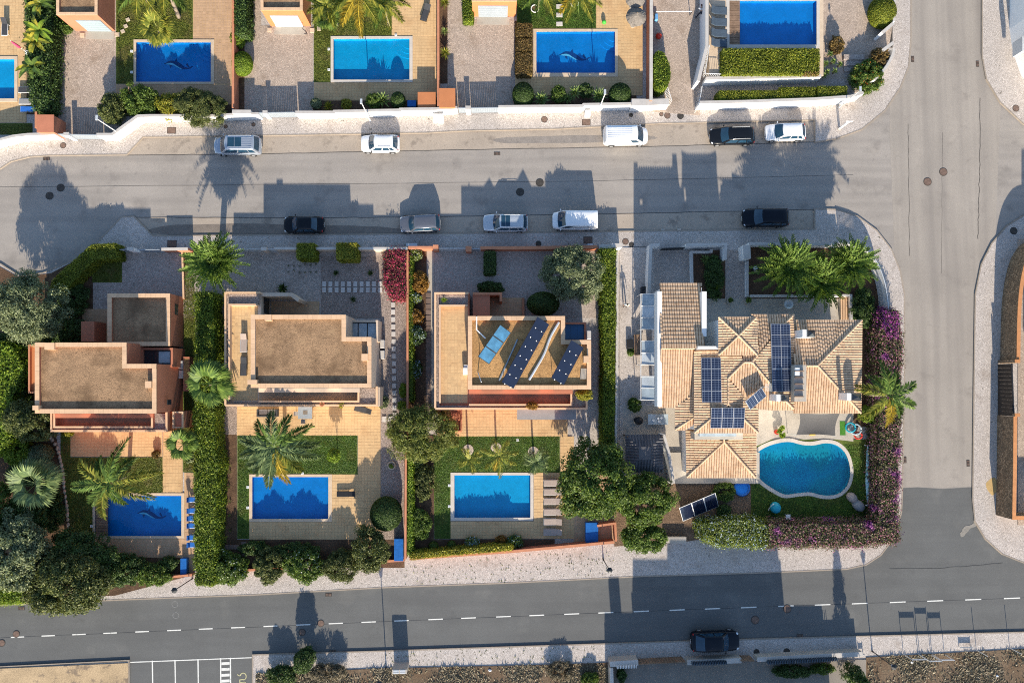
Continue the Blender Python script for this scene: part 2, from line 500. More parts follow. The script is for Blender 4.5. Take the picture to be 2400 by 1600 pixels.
redp = mat('red_plastic', (0.46, 0.035, 0.02), rough=0.45, var=0.1, scale=3)
greenp = mat('green_rubber', (0.06, 0.42, 0.05), rough=0.4, var=0.1)
pinkf = mat('pink_fabric', (0.62, 0.07, 0.15), rough=0.9, var=0.2, scale=6)
straw = mat('grey_straw_thatch', (0.17, 0.15, 0.13), rough=0.95, var=0.3, scale=4, fine=0.35, fscale=25, bump=0.02)
terracotta = mat('terracotta_pot', (0.36, 0.13, 0.07), rough=0.8, var=0.12, scale=3)
stone = mat('pale_edging_stone', A(206, 186, 162), var=0.15, scale=3, fine=0.2, perobj=0.15)
stone_w = mat('rubble_stone', A(172, 142, 112), var=0.12, scale=1, cells=(5.5, A(108, 88, 70), 0.14, 0.45), fine=0.2, fscale=16, bump=0.02, world=True)
brick_o = mat('orange_brick_cap', A(206, 142, 94), var=0.12, scale=3, fine=0.1, island=0.1, world=True)
slabm = mat('paving_slab', A(214, 204, 196), var=0.07, scale=2, fine=0.08, perobj=0.08)
slab_b = mat('brown_paver', A(132, 112, 102), var=0.12, scale=2, fine=0.1, perobj=0.14)
paintm = mat('road_paint', A(236, 232, 224), var=0.10, scale=1.5, fine=0.08, world=True, spots=[(A(140, 138, 134), 3.0, 0.6, 0.7, 0.5)])
paint_y = mat('faded_yellow_paint', A(206, 196, 150), var=0.12, scale=1.5, fine=0.1, world=True)
rooft = mat('clay_roof_tile', A(224, 188, 154), var=0.10, scale=0.9, fine=0.06, island=0.13, world=True, rough=0.8, spots=[(A(176, 134, 100), 0.7, 0.54, 0.72, 0.55), (A(120, 100, 82), 2.2, 0.63, 0.72, 0.55)])
roofbase = mat('roof_underlay', A(176, 128, 90), var=0.1, scale=1, world=True)
roof_dk = mat('dark_slate_tile', A(100, 98, 101), var=0.12, scale=1, fine=0.1, island=0.14, world=True)
pool_deep = mat('deep_blue_pool_mosaic', (0.004, 0.165, 0.46), rough=0.5, var=0.10, scale=0.9, fine=0.12, fscale=12, world=True)
pool_light = mat('light_blue_pool_mosaic', (0.006, 0.27, 0.50), rough=0.5, var=0.10, scale=0.9, fine=0.12, fscale=12, world=True)
pool_teal = mat('teal_pool_liner', (0.005, 0.23, 0.38), rough=0.5, var=0.22, scale=0.22, fine=0.08, fscale=8, world=True, spots=[((0.008, 0.22, 0.28), 0.16, 0.48, 0.62, 0.9)])
waterm = water_mat('pool_water', (0.62, 0.95, 1.0))
dolph_d = mat('navy_mosaic', (0.008, 0.04, 0.16), rough=0.5, var=0.1, scale=4)
dolph_l = mat('pale_blue_mosaic', (0.20, 0.42, 0.60), rough=0.5, var=0.1, scale=4)
pv_frame = mat('aluminium_frame', (0.62, 0.63, 0.64), rough=0.4, var=0.04, metal=0.4)
def pv_mat(name, base, line, nx, ny):
    m = bpy.data.materials.new(name)
    m.use_nodes = True
    nt = m.node_tree
    bs = nt.nodes['Principled BSDF']
    br = _n(nt, 'ShaderNodeTexBrick', offset=0.0)
    br.inputs['Color1'].default_value = (*base, 1)
    br.inputs['Color2'].default_value = (base[0] * 0.75, base[1] * 0.8, base[2] * 0.85, 1)
    br.inputs['Mortar'].default_value = (*line, 1)
    br.inputs['Scale'].default_value = 1.0
    br.inputs['Mortar Size'].default_value = 0.012
    br.inputs['Brick Width'].default_value, br.inputs['Row Height'].default_value = nx, ny
    nt.links.new(_n(nt, 'ShaderNodeTexCoord').outputs['Object'], br.inputs['Vector'])
    nt.links.new(br.outputs[0], bs.inputs['Base Color'])
    bs.inputs['Roughness'].default_value = 0.12
    bs.inputs['Specular IOR Level'].default_value = 0.5
    return m
pv_cell = pv_mat('photovoltaic_cells', (0.008, 0.014, 0.04), (0.16, 0.20, 0.28), 0.33, 0.17)
pv_black = mat('black_photovoltaic_glass', (0.008, 0.012, 0.030), rough=0.14, var=0.12, scale=0.8, fine=0, spec=0.5)
thermal = mat('pale_solar_collector', (0.05, 0.155, 0.27), rough=0.3, var=0.28, scale=1.4, fine=0.08, spec=0.5)
bark = mat('grey_brown_bark', (0.17, 0.125, 0.09), rough=0.95, var=0.25, scale=4, fine=0.25, fscale=20, bump=0.02)
bark_p = mat('ringed_palm_trunk', (0.26, 0.21, 0.165), rough=0.95, var=0.2, scale=3, fine=0.2, fscale=20, bump=0.02)
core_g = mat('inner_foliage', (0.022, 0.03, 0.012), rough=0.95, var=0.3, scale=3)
# leaves
lf_green = leafmat('mid_green_leaf', (0.03, 0.055, 0.012), (0.065, 0.11, 0.022), (0.13, 0.19, 0.04))
lf_dark = leafmat('dark_green_leaf', (0.016, 0.034, 0.010), (0.035, 0.066, 0.018), (0.075, 0.12, 0.03), trans=0.22)
lf_bright = leafmat('bright_green_leaf', (0.06, 0.11, 0.012), (0.12, 0.19, 0.02), (0.21, 0.27, 0.035))
lf_yell = leafmat('yellow_green_leaf', (0.09, 0.11, 0.015), (0.19, 0.20, 0.025), (0.32, 0.27, 0.04))
lf_olive = leafmat('olive_leaf', (0.028, 0.042, 0.014), (0.062, 0.08, 0.026), (0.125, 0.135, 0.046), trans=0.25)
lf_silver = leafmat('silver_olive_leaf', (0.046, 0.065, 0.038), (0.11, 0.138, 0.082), (0.22, 0.25, 0.155), trans=0.25)
lf_hedge = leafmat('clipped_hedge_leaf', (0.06, 0.085, 0.010), (0.13, 0.16, 0.018), (0.22, 0.23, 0.03))
lf_hedge2 = leafmat('ficus_hedge_leaf', (0.035, 0.065, 0.010), (0.09, 0.14, 0.016), (0.20, 0.24, 0.03))
lf_tree = leafmat('shade_tree_leaf', (0.024, 0.05, 0.012), (0.058, 0.10, 0.02), (0.14, 0.19, 0.04))
lf_wisp = leafmat('wispy_leaf', (0.04, 0.06, 0.016), (0.10, 0.125, 0.032), (0.19, 0.20, 0.055))
lf_rusty = leafmat('rusty_hedge_leaf', (0.06, 0.045, 0.02), (0.14, 0.09, 0.04), (0.22, 0.16, 0.06))
lf_orange = leafmat('bronze_leaf', (0.10, 0.055, 0.015), (0.21, 0.11, 0.025), (0.30, 0.17, 0.04))
lf_bougR = leafmat('crimson_bougainvillea', (0.05, 0.06, 0.02), (0.14, 0.02, 0.04), (0.33, 0.025, 0.09), trans=0.15)
lf_bougM = leafmat('maroon_bougainvillea', (0.032, 0.058, 0.016), (0.085, 0.078, 0.040), (0.24, 0.085, 0.165), trans=0.15, patch=((0.30, 0.04, 0.31), 0.5, 0.57, 0.7))
lf_bougP = leafmat('purple_bougainvillea', (0.05, 0.05, 0.03), (0.17, 0.03, 0.18), (0.30, 0.04, 0.31), trans=0.15)
lf_blue = leafmat('plumbago_leaf', (0.045, 0.075, 0.02), (0.10, 0.14, 0.03), (0.20, 0.23, 0.05))
fl_blue = leafmat('pale_blue_blossom', (0.22, 0.30, 0.48), (0.34, 0.42, 0.62), (0.5, 0.56, 0.7))
fl_white = leafmat('white_blossom', (0.45, 0.45, 0.42), (0.6, 0.6, 0.56), (0.7, 0.7, 0.66))
fl_orange = leafmat('orange_blossom', (0.45, 0.10, 0.02), (0.55, 0.14, 0.02), (0.6, 0.2, 0.03))
pm_green = leafmat('green_palm_leaflet', (0.035, 0.07, 0.015), (0.075, 0.13, 0.025), (0.15, 0.21, 0.05), trans=0.3)
pm_yell = leafmat('yellowed_palm_leaflet', (0.16, 0.13, 0.02), (0.32, 0.24, 0.03), (0.45, 0.34, 0.05), trans=0.3)
pm_mix = leafmat('yellow_green_palm_leaflet', (0.07, 0.10, 0.018), (0.16, 0.18, 0.03), (0.28, 0.26, 0.05), trans=0.3)
pm_grey = leafmat('grey_green_palm_leaflet', (0.045, 0.075, 0.035), (0.095, 0.14, 0.06), (0.17, 0.22, 0.10), trans=0.3)
agave_m = leafmat('agave_leaf', (0.06, 0.10, 0.035), (0.13, 0.19, 0.06), (0.24, 0.29, 0.10), trans=0.15)
dry_l = leafmat('dry_brush', (0.045, 0.038, 0.028), (0.10, 0.085, 0.062), (0.19, 0.16, 0.12), trans=0.1)
grass_l = leafmat('lawn_blade', (0.045, 0.065, 0.012), (0.085, 0.105, 0.018), (0.15, 0.16, 0.035), trans=0.3, patch=((0.17, 0.14, 0.05), 0.5, 0.54, 0.6))
grass_v = leafmat('vivid_lawn_blade', (0.022, 0.055, 0.008), (0.045, 0.095, 0.013), (0.09, 0.15, 0.025), trans=0.3, patch=((0.11, 0.115, 0.025), 0.5, 0.54, 0.5))
# ------------------------------------------------------------------ vegetation builders
def fast_mesh(name, V, nper, mats, parent=None, origin=None, midx=None):
    """V: (N*nper,3) world verts, each run of nper is one face"""
    n = len(V) // nper
    o = np.array(ORG[parent.name] if parent is not None else (origin if origin is not None else (0, 0, 0)), float)
    me = bpy.data.meshes.new(name)
    me.vertices.add(len(V))
    me.vertices.foreach_set('co', (V - o).astype(np.float32).ravel())
    me.loops.add(len(V))
    me.loops.foreach_set('vertex_index', np.arange(len(V), dtype=np.int32))
    me.polygons.add(n)
    me.polygons.foreach_set('loop_start', np.arange(n, dtype=np.int32) * nper)
    me.polygons.foreach_set('loop_total', np.full(n, nper, dtype=np.int32))
    if midx is not None:
        me.polygons.foreach_set('material_index', midx.astype(np.int32))
    me.update(calc_edges=True)
    return link_mesh(name, me, mats, parent, tuple(o) if parent is None else None)
def unit(a):
    return a / np.maximum(np.linalg.norm(a, axis=1, keepdims=True), 1e-9)
def leaf_quads(C, N, L, W):
    n = len(C)
    r = unit(rng.normal(size=(n, 3)))
    t = unit(np.cross(N, r))
    b = np.cross(N, t)
    L = np.broadcast_to(L, n)[:, None] * rng.uniform(0.7, 1.3, (n, 1))
    W = np.broadcast_to(W, n)[:, None] * rng.uniform(0.7, 1.3, (n, 1))
    fold = N * W * 0.25
    V = np.stack([C - t * L / 2, C + b * W / 2 + fold, C + t * L / 2, C - b * W / 2 + fold], 1)
    return V.reshape(-1, 3)
def clumps(c, rad, nc, cr, zlo=-0.35, fill=0.5):
    """clump centres spread through an ellipsoid, biased to its skin"""
    d = unit(rng.normal(size=(nc * 3, 3)))
    d = d[d[:, 2] > zlo][:nc]
    k = rng.uniform(fill, 1.0, (len(d), 1)) ** 0.6
    lobes = unit(rng.normal(size=(9, 3)) * np.array([1, 1, .5]))
    amp = rng.uniform(-0.2, 0.2, 9)
    lump = 1 + (np.clip((d @ lobes.T - 0.55) / 0.45, 0, 1) * amp).sum(1)[:, None]
    return np.array(c) + d * k * lump * (np.array(rad) - cr * 0.35)
def clump_leaves(CC, cr, per, leaf, aspect=0.5):
    n = len(CC) * per
    d = unit(rng.normal(size=(n, 3)) + np.array([0, 0, 0.35]))
    rr = np.repeat(cr * rng.uniform(0.5, 1.45, len(CC)), per)[:, None]
    C = np.repeat(CC, per, 0) + d * rr * rng.uniform(0.55, 1.0, (n, 1)) * np.array([1, 1, 0.75])
    N = unit(d * 0.6 + rng.normal(size=(n, 3)) * 0.55 + np.array([0, 0, 0.35]))
    return leaf_quads(C, N, leaf, leaf * aspect)
def crown(name, c, rad, m, parent, leaf=0.22, cr=None, dens=1.0, aspect=0.5, flowers=None, zlo=-0.35):
    R = (rad[0] * rad[1] * rad[2]) ** (1 / 3)
    cr = cr or max(0.16, R * 0.24)
    area = 4 * PI * R * R
    nc = max(10, int(area / (cr * cr) * 0.62))
    CC = clumps(c, rad, nc, cr, zlo)
    per = max(8, int(dens * 2.2 * 4 * PI * cr * cr * 0.6 / (leaf * leaf * aspect * 0.5) * 0.42))
    per = min(per, 260)
    V = clump_leaves(CC, cr, per, leaf, aspect)
    V[:, 2] = np.maximum(V[:, 2], 0.03)
    mats, mi = [m], None
    if flowers:
        n = len(V) // 4
        mi = np.zeros(n, int)
        up = V.reshape(-1, 4, 3)[:, :, 2].mean(1)
        mi[(rng.random(n) < flowers[1]) & (up > c[2] - rad[2] * 0.2)] = 1
        mats = [m, flowers[0]]
    return fast_mesh(name, V, 4, mats, parent, midx=mi)
def stems(c, base, rad, parent, r0, m=None, n=5, name='trunk', lean=0.0):
    b = MB()
    fork = Vector(base).lerp(Vector(c), 0.45)
    fork.z = base[2] + (c[2] - base[2]) * 0.5
    b.tube([base, Vector(base).lerp(fork, 0.5) + Vector((random.uniform(-.1, .1), random.uniform(-.1, .1), 0)), fork], [r0 * 1.25, r0, r0 * 0.8], 8)
    for k in range(n):
        a = 2 * PI * k / n + random.uniform(-.4, .4)
        e = Vector((c[0] + rad[0] * 0.6 * math.cos(a), c[1] + rad[1] * 0.6 * math.sin(a), c[2] + rad[2] * random.uniform(0.0, 0.45)))
        mid = fork.lerp(e, 0.5) + Vector((0, 0, 0.15 * rad[2]))
        b.tube([fork - Vector((0, 0, .05)), mid, e], [r0 * 0.55, r0 * 0.35, r0 * 0.12], 6)
    return b.build(name, m or bark, parent, smooth=True)
def tree(name, label, px, py, rx, ry, h, m, leaf=0.26, cat='tree', group=None, base=None, zc=0.62, dens=1.0, trunk_r=0.16, flowers=None, aspect=0.5, cr=None, rz=None):
    """px,py,rx,ry: outline of the crown in the photo; h: height of the tree"""
    zc = h * zc
    c = P(px, py, zc)
    s = (P(px + rx, py, zc) - c).length, (P(px, py + ry, zc) - c).length
    b = P(*base, 0.05) if base else Vector((c.x, c.y, 0.05))
    t = thing(name, label, cat, (b.x, b.y, 0.05), group)
    rad = (s[0], s[1], rz or (h - zc))
    stems(c, (b.x, b.y, 0.0), rad, t, trunk_r)
    crown('crown', c, rad, m, t, leaf, cr, dens, aspect, flowers)
    return t
def bush(label, px, py, rx, ry, h, m, leaf=0.15, name='shrub', cat='shrub', group=None, dens=1.0, flowers=None, aspect=0.55, z0=0.08, cr=None):
    zc = z0 + (h - z0) * 0.5
    c = P(px, py, zc)
    s = (P(px + rx, py, zc) - c).length, (P(px, py + ry, zc) - c).length
    t = thing(name, label, cat, (c.x, c.y, z0), group)
    rad = (s[0], s[1], (h - z0) * 0.52)
    crown('foliage', c, rad, m, t, leaf, cr, dens, aspect, flowers, zlo=-0.8)
    b = MB()
    for k in range(4):
        a = k * PI / 2 + random.uniform(-.5, .5)
        b.tube([(c.x + .05 * math.cos(a), c.y + .05 * math.sin(a), z0 - 0.04), (c.x + rad[0] * .3 * math.cos(a), c.y + rad[1] * .3 * math.sin(a), zc), (c.x + rad[0] * .55 * math.cos(a), c.y + rad[1] * .55 * math.sin(a), zc + rad[2] * .4)], [.05, .035, .012], 5)
    b.build('stem', bark, t)
    return t
def topiary(label, px, py, rx, ry, h, m, leaf=0.11, name='clipped_bush', group=None, z0=0.08):
    """tightly clipped dome: dense small leaves on a smooth skin"""
    zc = z0 + (h - z0) * 0.45
    c = P(px, py, zc)
    s = (P(px + rx, py, zc) - c).length, (P(px, py + ry, zc) - c).length
    t = thing(name, label, 'shrub', (c.x, c.y, z0), group)
    b = MB()
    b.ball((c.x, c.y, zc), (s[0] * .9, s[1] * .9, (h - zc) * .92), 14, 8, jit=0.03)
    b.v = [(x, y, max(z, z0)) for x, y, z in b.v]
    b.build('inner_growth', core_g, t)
    n = int(4 * PI * (s[0] * s[1] * (h - zc)) ** (2 / 3) * 2.6 / (leaf * leaf * 0.3))
    d = unit(rng.normal(size=(n, 3)))
    C = np.array(c) + d * np.array([s[0], s[1], h - zc]) * rng.uniform(0.92, 1.02, (n, 1))
    k = C[:, 2] > z0
    C, d = C[k], d[k]
    N = unit(d + rng.normal(size=C.shape) * 0.45)
    fast_mesh('foliage', leaf_quads(C, N, leaf, leaf * 0.6), 4, [m], t)
    return t
def hedge(label, poly_px, h, m, leaf=0.13, name='hedge', cat='hedge', group=None, z0=0.05, flowers=None, rough=0.06, dens=1.0, mats2=None, href=None, wav=0):
    """clipped hedge over a plan outline (photo pixels of its top edge)"""
    if wav:
        pp_, q_ = [], len(poly_px)
        for i in range(q_):
            (xa, ya), (xb, yb) = poly_px[i], poly_px[(i + 1) % q_]
            k_ = max(1, int(math.hypot(xb - xa, yb - ya) / 16))
            pp_ += [(xa + (xb - xa) * j / k_ + random.uniform(-wav, wav), ya + (yb - ya) * j / k_ + random.uniform(-wav, wav)) for j in range(k_)]
        poly_px = pp_
    poly = ccw(PP(poly_px, href or h))
    cx, cy = sum(p.x for p in poly) / len(poly), sum(p.y for p in poly) / len(poly)
    t = thing(name, label, cat, (cx, cy, z0), group)
    inner = ccw([(p.x + (cx - p.x) * 0.0, p.y) for p in poly])
    # inset core
    n = len(poly)
    ins = []
    for i, p in enumerate(poly):
        a, b_ = (p - poly[i - 1]).normalized(), (poly[(i + 1) % n] - p).normalized()
        nn = Vector((-(a + b_).y, (a + b_).x))
        nn = nn.normalized() if nn.length > 1e-6 else Vector((-a.y, a.x))
        ins.append(p + nn * 0.12)
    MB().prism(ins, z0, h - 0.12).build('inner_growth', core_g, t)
    xs, ys = [p.x for p in poly], [p.y for p in poly]
    tri = [(Vector((poly[a].x, poly[a].y)), Vector((poly[b_].x, poly[b_].y)), Vector((poly[c].x, poly[c].y))) for a, b_, c in tessellate_polygon([[Vector((p.x, p.y, 0)) for p in poly]])]
    dn_ = dens * 2.6 / (leaf * leaf * 0.3)
    C, N = [], []
    for a, b_, c in tri:
        ar = abs((b_ - a).cross(c - a)) / 2
        k = int(ar * dn_) + 1
        u = rng.random((k, 2))
        fl = u.sum(1) > 1
        u[fl] = 1 - u[fl]
        xy = np.array(a) + u[:, :1] * np.array(b_ - a) + u[:, 1:] * np.array(c - a)
        z = h + rng.normal(0, rough, k) + 0.05 * np.sin(xy[:, 0] * 2.3) * np.sin(xy[:, 1] * 2.1)
        C.append(np.column_stack([xy, z]))
        N.append(np.tile([0, 0, 1.0], (k, 1)))
    for i in range(n):
        a, b_ = poly[i], poly[(i + 1) % n]
        ln = (b_ - a).length
        k = int(ln * (h - z0) * dn_) + 1
        u, v = rng.random(k), rng.random(k)
        nn = np.array([(b_ - a).y, -(b_ - a).x]) / max(ln, 1e-6)
        xy = np.array(a) + u[:, None] * np.array(b_ - a) + nn * rng.normal(0, rough, k)[:, None]
        C.append(np.column_stack([xy, z0 + v * (h - z0)]))
        N.append(np.tile([nn[0], nn[1], 0.2], (k, 1)))
    C, N = np.vstack(C), np.vstack(N)
    N = unit(N + rng.normal(size=N.shape) * 0.5)
    V = leaf_quads(C, N, leaf, leaf * 0.6)
    mats, mi = [m], None
    if flowers:
        mi = (rng.random(len(C)) < flowers[1]).astype(int)
        mats = [m, flowers[0]]
    if mats2:      # a second leaf colour in the clumps where fn(x,y) holds
        mi = np.array([1 if mats2[1](x, y) and random.random() < mats2[2] else 0 for x, y in C[:, :2]])
        mats = [m, mats2[0]]
    fast_mesh('foliage', V, 4, mats, t, midx=mi)
    return t
# palms ---------------------------------------------------------------
def frond_feather(L, droop, rise, nleaf, leaf_len, leaf_w, up=0.25, stiff=0.5):
    """one pinnate frond along +X from the origin: rachis and leaflets"""
    ts = np.linspace(0, 1, 9)
    x = L * ts * (1 - 0.12 * droop * ts)
    z = L * (rise * ts - droop * ts ** 2)
    V = []
    for i in range(8):
        w0, w1 = 0.045 * (1 - ts[i]) + 0.012, 0.045 * (1 - ts[i + 1]) + 0.012
        V += [(x[i], -w0, z[i]), (x[i + 1], -w1, z[i + 1]), (x[i + 1], w1, z[i + 1]), (x[i], w0, z[i])]
    V = [np.array(V)]
    for k in range(nleaf):
        t = 0.10 + 0.90 * (k + 0.5) / nleaf
        px_, pz = np.interp(t, ts, x), np.interp(t, ts, z)
        ll = leaf_len * (0.45 + 0.75 * math.sin(PI * min(1, t * 0.88 + 0.1))) * random.uniform(0.85, 1.15)
        for s in (-1, 1):
            ang = math.radians(random.uniform(48, 68) - 25 * t)
            dx, dy = math.cos(ang) * ll, s * math.sin(ang) * ll
            dz = up * ll * random.uniform(0.2, 1.1)
            tipz = dz - (1 - stiff) * ll * random.uniform(0.3, 0.8)
            w = leaf_w * random.uniform(0.8, 1.2)
            V.append(np.array([(px_ - w * .5, 0, pz), (px_ + dx * .45 - w, dy * .5, pz + dz * .7), (px_ + dx, dy, pz + tipz), (px_ + dx * .5 + w, dy * .48, pz + dz * .7)]))
    return np.vstack(V)
def frond_fan(R, nleaf, droop=0.3, petiole=0.7, w=0.05, lobes=200):
    V = [np.array([(0, -.03, 0), (petiole, -.02, 0.05), (petiole, .02, 0.05), (0, .03, 0)])]
    for k in range(nleaf):
        a = math.radians(-lobes / 2 + lobes * (k + 0.5) / nleaf)
        r = R * random.uniform(0.85, 1.05) * (0.75 + 0.25 * math.cos(a * 0.7))
        ca, sa = math.cos(a), math.sin(a)
        px_, py_ = -sa * w * R, ca * w * R
        m_, tz = 0.6, -droop * r * random.uniform(0.6, 1.3)
        V.append(np.array([(petiole, 0, .05), (petiole + ca * r * m_ + px_, sa * r * m_ + py_, 0.1), (petiole + ca * r, sa * r, 0.05 + tz), (petiole + ca * r * m_ - px_, sa * r * m_ - py_, 0.1)]))
    return np.vstack(V)
def place_frond(V, az, pitch, c, roll=0.0):
    M_ = np.array(Matrix.Rotation(az, 3, 'Z') @ Matrix.Rotation(-pitch, 3, 'Y') @ Matrix.Rotation(roll, 3, 'X'))
    return V @ M_.T + np.array(c)
def palm(label, head_px, base_px, h, fronds, trunk_r=0.17, name='palm_tree', group=None, kind='feather', m=None, L=2.6, n=16, leaf_len=0.55, leaf_w=0.04, nleaf=26, tilt=None, extra=None, cat='palm tree', trunk_m=None, dead=0.0, z0=0.05):
    """fronds: list of (azimuth degrees in the photo, length factor, material) or None for an even spread"""
    c = P(*head_px, h)
    b = P(*base_px, z0)
    t = thing(name, label, cat, (b.x, b.y, z0), group)
    tb = MB()
    mid = b.lerp(c, 0.5) + Vector((random.uniform(-.1, .1), random.uniform(-.1, .1), 0))
    k = max(4, int((h - z0) / 0.5))
    pts, rs = [], []
    for i in range(k + 1):
        u = i / k
        p = (1 - u) ** 2 * b + 2 * u * (1 - u) * mid + u * u * c
        if i == 0: p.z = 0.0 if z0 < 0.3 else z0
        pts.append(p)
        rs.append(trunk_r * (1.25 - 0.35 * u + (0.06 if i % 2 else 0)))
    tb.tube(pts, rs, 9)
    tb.build('trunk', trunk_m or bark_p, t, smooth=True)
    if fronds is None:
        fronds = []
        for i in range(n):
            fronds.append((360 * i / n * 2.618 + random.uniform(-8, 8), random.uniform(0.8, 1.08), None, i / n))
    if kind == 'date':
        crown('frond_core', (c.x, c.y, c.z - .15), (L * .52, L * .52, L * .36), m, t, leaf=.6, aspect=.14, dens=1.4)
    for i, fr in enumerate(fronds):
        az, lf, mm = fr[0], fr[1], fr[2]
        lvl = fr[3] if len(fr) > 3 else 0.6
        if kind == 'feather':
            V = frond_feather(L * lf, 0.55 + 0.35 * lvl, 0.45 - 0.15 * lvl, nleaf, leaf_len, leaf_w, up=0.3, stiff=0.25)
            pitch = math.radians(38 - 48 * lvl)
        elif kind == 'date':
            V = frond_feather(L * lf, 0.42 + 0.25 * lvl, 0.2, nleaf, leaf_len, leaf_w, up=0.45, stiff=0.9)
            pitch = math.radians(62 - 58 * lvl)
        else:
            V = frond_fan(L * 0.55 * lf, nleaf, 0.35, L * 0.5 * lf, leaf_w)
            pitch = math.radians(55 - 75 * lvl)
        V = place_frond(V, math.radians(az), pitch, (c.x, c.y, c.z), random.uniform(-.2, .2))
        fast_mesh('frond', V, 4, [mm or m or pm_green], t)
    return t
def rosette(label, px, py, R, m, n=26, h=0.7, name='agave', cat='succulent', group=None, z0=0.12, wid=0.09, stem_h=0.0, spiky=True, pot=None):
    """agave / yucca / cycad rosette of stiff pointed leaves"""
    c = P(px, py, z0 + stem_h + 0.1)
    t = thing(name, label, cat, (c.x, c.y, z0), group)
    if stem_h or pot:
        b = MB()
        if pot:
            b.cyl((c.x, c.y, z0), pot * 0.75, 0.35, 14, pot)
            b.build('pot', terracotta, t)
        else:
            b.tube([(c.x, c.y, z0 - .05), (c.x, c.y, z0 + stem_h + 0.1)], [0.12, 0.1], 7)
            b.build('stem', bark, t)
    Vs = []
    for i in range(n):
        a = i * 2.39996 + random.uniform(-.15, .15)
        u = i / n
        el = math.radians(80 - 72 * u + random.uniform(-6, 6))
        L = R * random.uniform(0.85, 1.1)
        dx, dz = math.cos(el) * L, math.sin(el) * L * 0.9
        w = wid * L
        V = np.array([(0.02, 0, 0), (dx * .45, -w, dz * .5 + .02), (dx, 0, dz - 0.12 * L * u), (dx * .45, w, dz * .5 + .02)])
        Vs.append(place_frond(V, a, 0, (c.x, c.y, z0 + stem_h + (0.32 if pot else 0.05))))
    fast_mesh('leaves', np.vstack(Vs), 4, [m], t)
    return t
def banana(label, px, py, h, m, n=8, L=1.7, group=None):
    c = P(px, py, h * 0.7)
    t = thing('banana_plant', label, 'plant', (c.x, c.y, .08), group)
    MB().tube([(c.x, c.y, 0), (c.x + .05, c.y, h * 0.75)], [0.13, 0.08], 8).build('stem', leafmat_stem, t)
    for i in range(n):
        a = i * 2.4 + random.uniform(-.3, .3)
        ts = np.linspace(0, 1, 7)
        ll = L * random.uniform(0.75, 1.1)
        x, z = ll * ts, ll * (0.75 * ts - 0.85 * ts ** 2)
        wd = 0.26 * np.sin(PI * np.clip(ts * 0.9 + 0.08, 0, 1)) ** 0.6
        V = []
        for k in range(6):
            for s in (-1, 1):
                V += [(x[k], 0, z[k]), (x[k + 1], 0, z[k + 1]), (x[k + 1], s * wd[k + 1], z[k + 1] + wd[k + 1] * .3), (x[k], s * wd[k], z[k] + wd[k] * .3)]
        fast_mesh('leaf', place_frond(np.array(V), a, math.radians(random.uniform(0, 25)), (c.x, c.y, h * 0.75)), 4, [m if random.random() < .75 else lf_yell], t)
    return t
leafmat_stem = mat('green_stem', (0.11, 0.13, 0.04), var=0.2, scale=3)
def inside_np(poly, pts):
    r = np.zeros(len(pts), bool)
    x, y = pts[:, 0], pts[:, 1]
    for i in range(len(poly)):
        (x1, y1), (x2, y2) = poly[i], poly[(i + 1) % len(poly)]
        if y1 == y2: continue
        r ^= ((y1 > y) != (y2 > y)) & (x < (x2 - x1) * (y - y1) / (y2 - y1) + x1)
    return r
def grass_blades(name, label, polys_px, z, m, dens=170, hgt=0.06, holes=(), tuft=0.12, cat='grass', patchy=None):
    """grass as many small blade tufts over plan outlines"""
    Vs = []
    for poly in polys_px:
        pw = ccw(PP(poly, z))
        hw = [ccw(PP(h_, z)) for h_ in holes]
        xs, ys = [p.x for p in pw], [p.y for p in pw]
        n = int((max(xs) - min(xs)) * (max(ys) - min(ys)) * dens)
        pts = np.column_stack([rng.uniform(min(xs), max(xs), n), rng.uniform(min(ys), max(ys), n)])
        keep = inside_np(pw, pts)
        for h_ in hw: keep &= ~inside_np(h_, pts)
        if patchy: keep &= (np.sin(pts[:, 0] * .9 + np.sin(pts[:, 1] * 1.3)) + np.sin(pts[:, 1] * 1.1 + 2 * np.sin(pts[:, 0] * .47)) + rng.normal(0, .7, n)) > patchy
        pts = pts[keep]
        n = len(pts)
        if not n: continue
        a = rng.uniform(0, 2 * PI, n)
        d = np.column_stack([np.cos(a), np.sin(a), np.zeros(n)])
        q = np.column_stack([-np.sin(a), np.cos(a), np.zeros(n)])
        c = np.column_stack([pts, np.full(n, z)])
        ln = tuft * rng.uniform(0.6, 1.3, (n, 1))
        tip = c + d * ln + np.array([0, 0, 1]) * hgt * rng.uniform(0.5, 1.4, (n, 1))
        Vs.append(np.stack([c - q * tuft * .3, c + q * tuft * .3, tip], 1).reshape(-1, 3))
    o = fast_mesh(name, np.vstack(Vs), 3, [m])
    return tag(o, label, cat, kind='stuff')
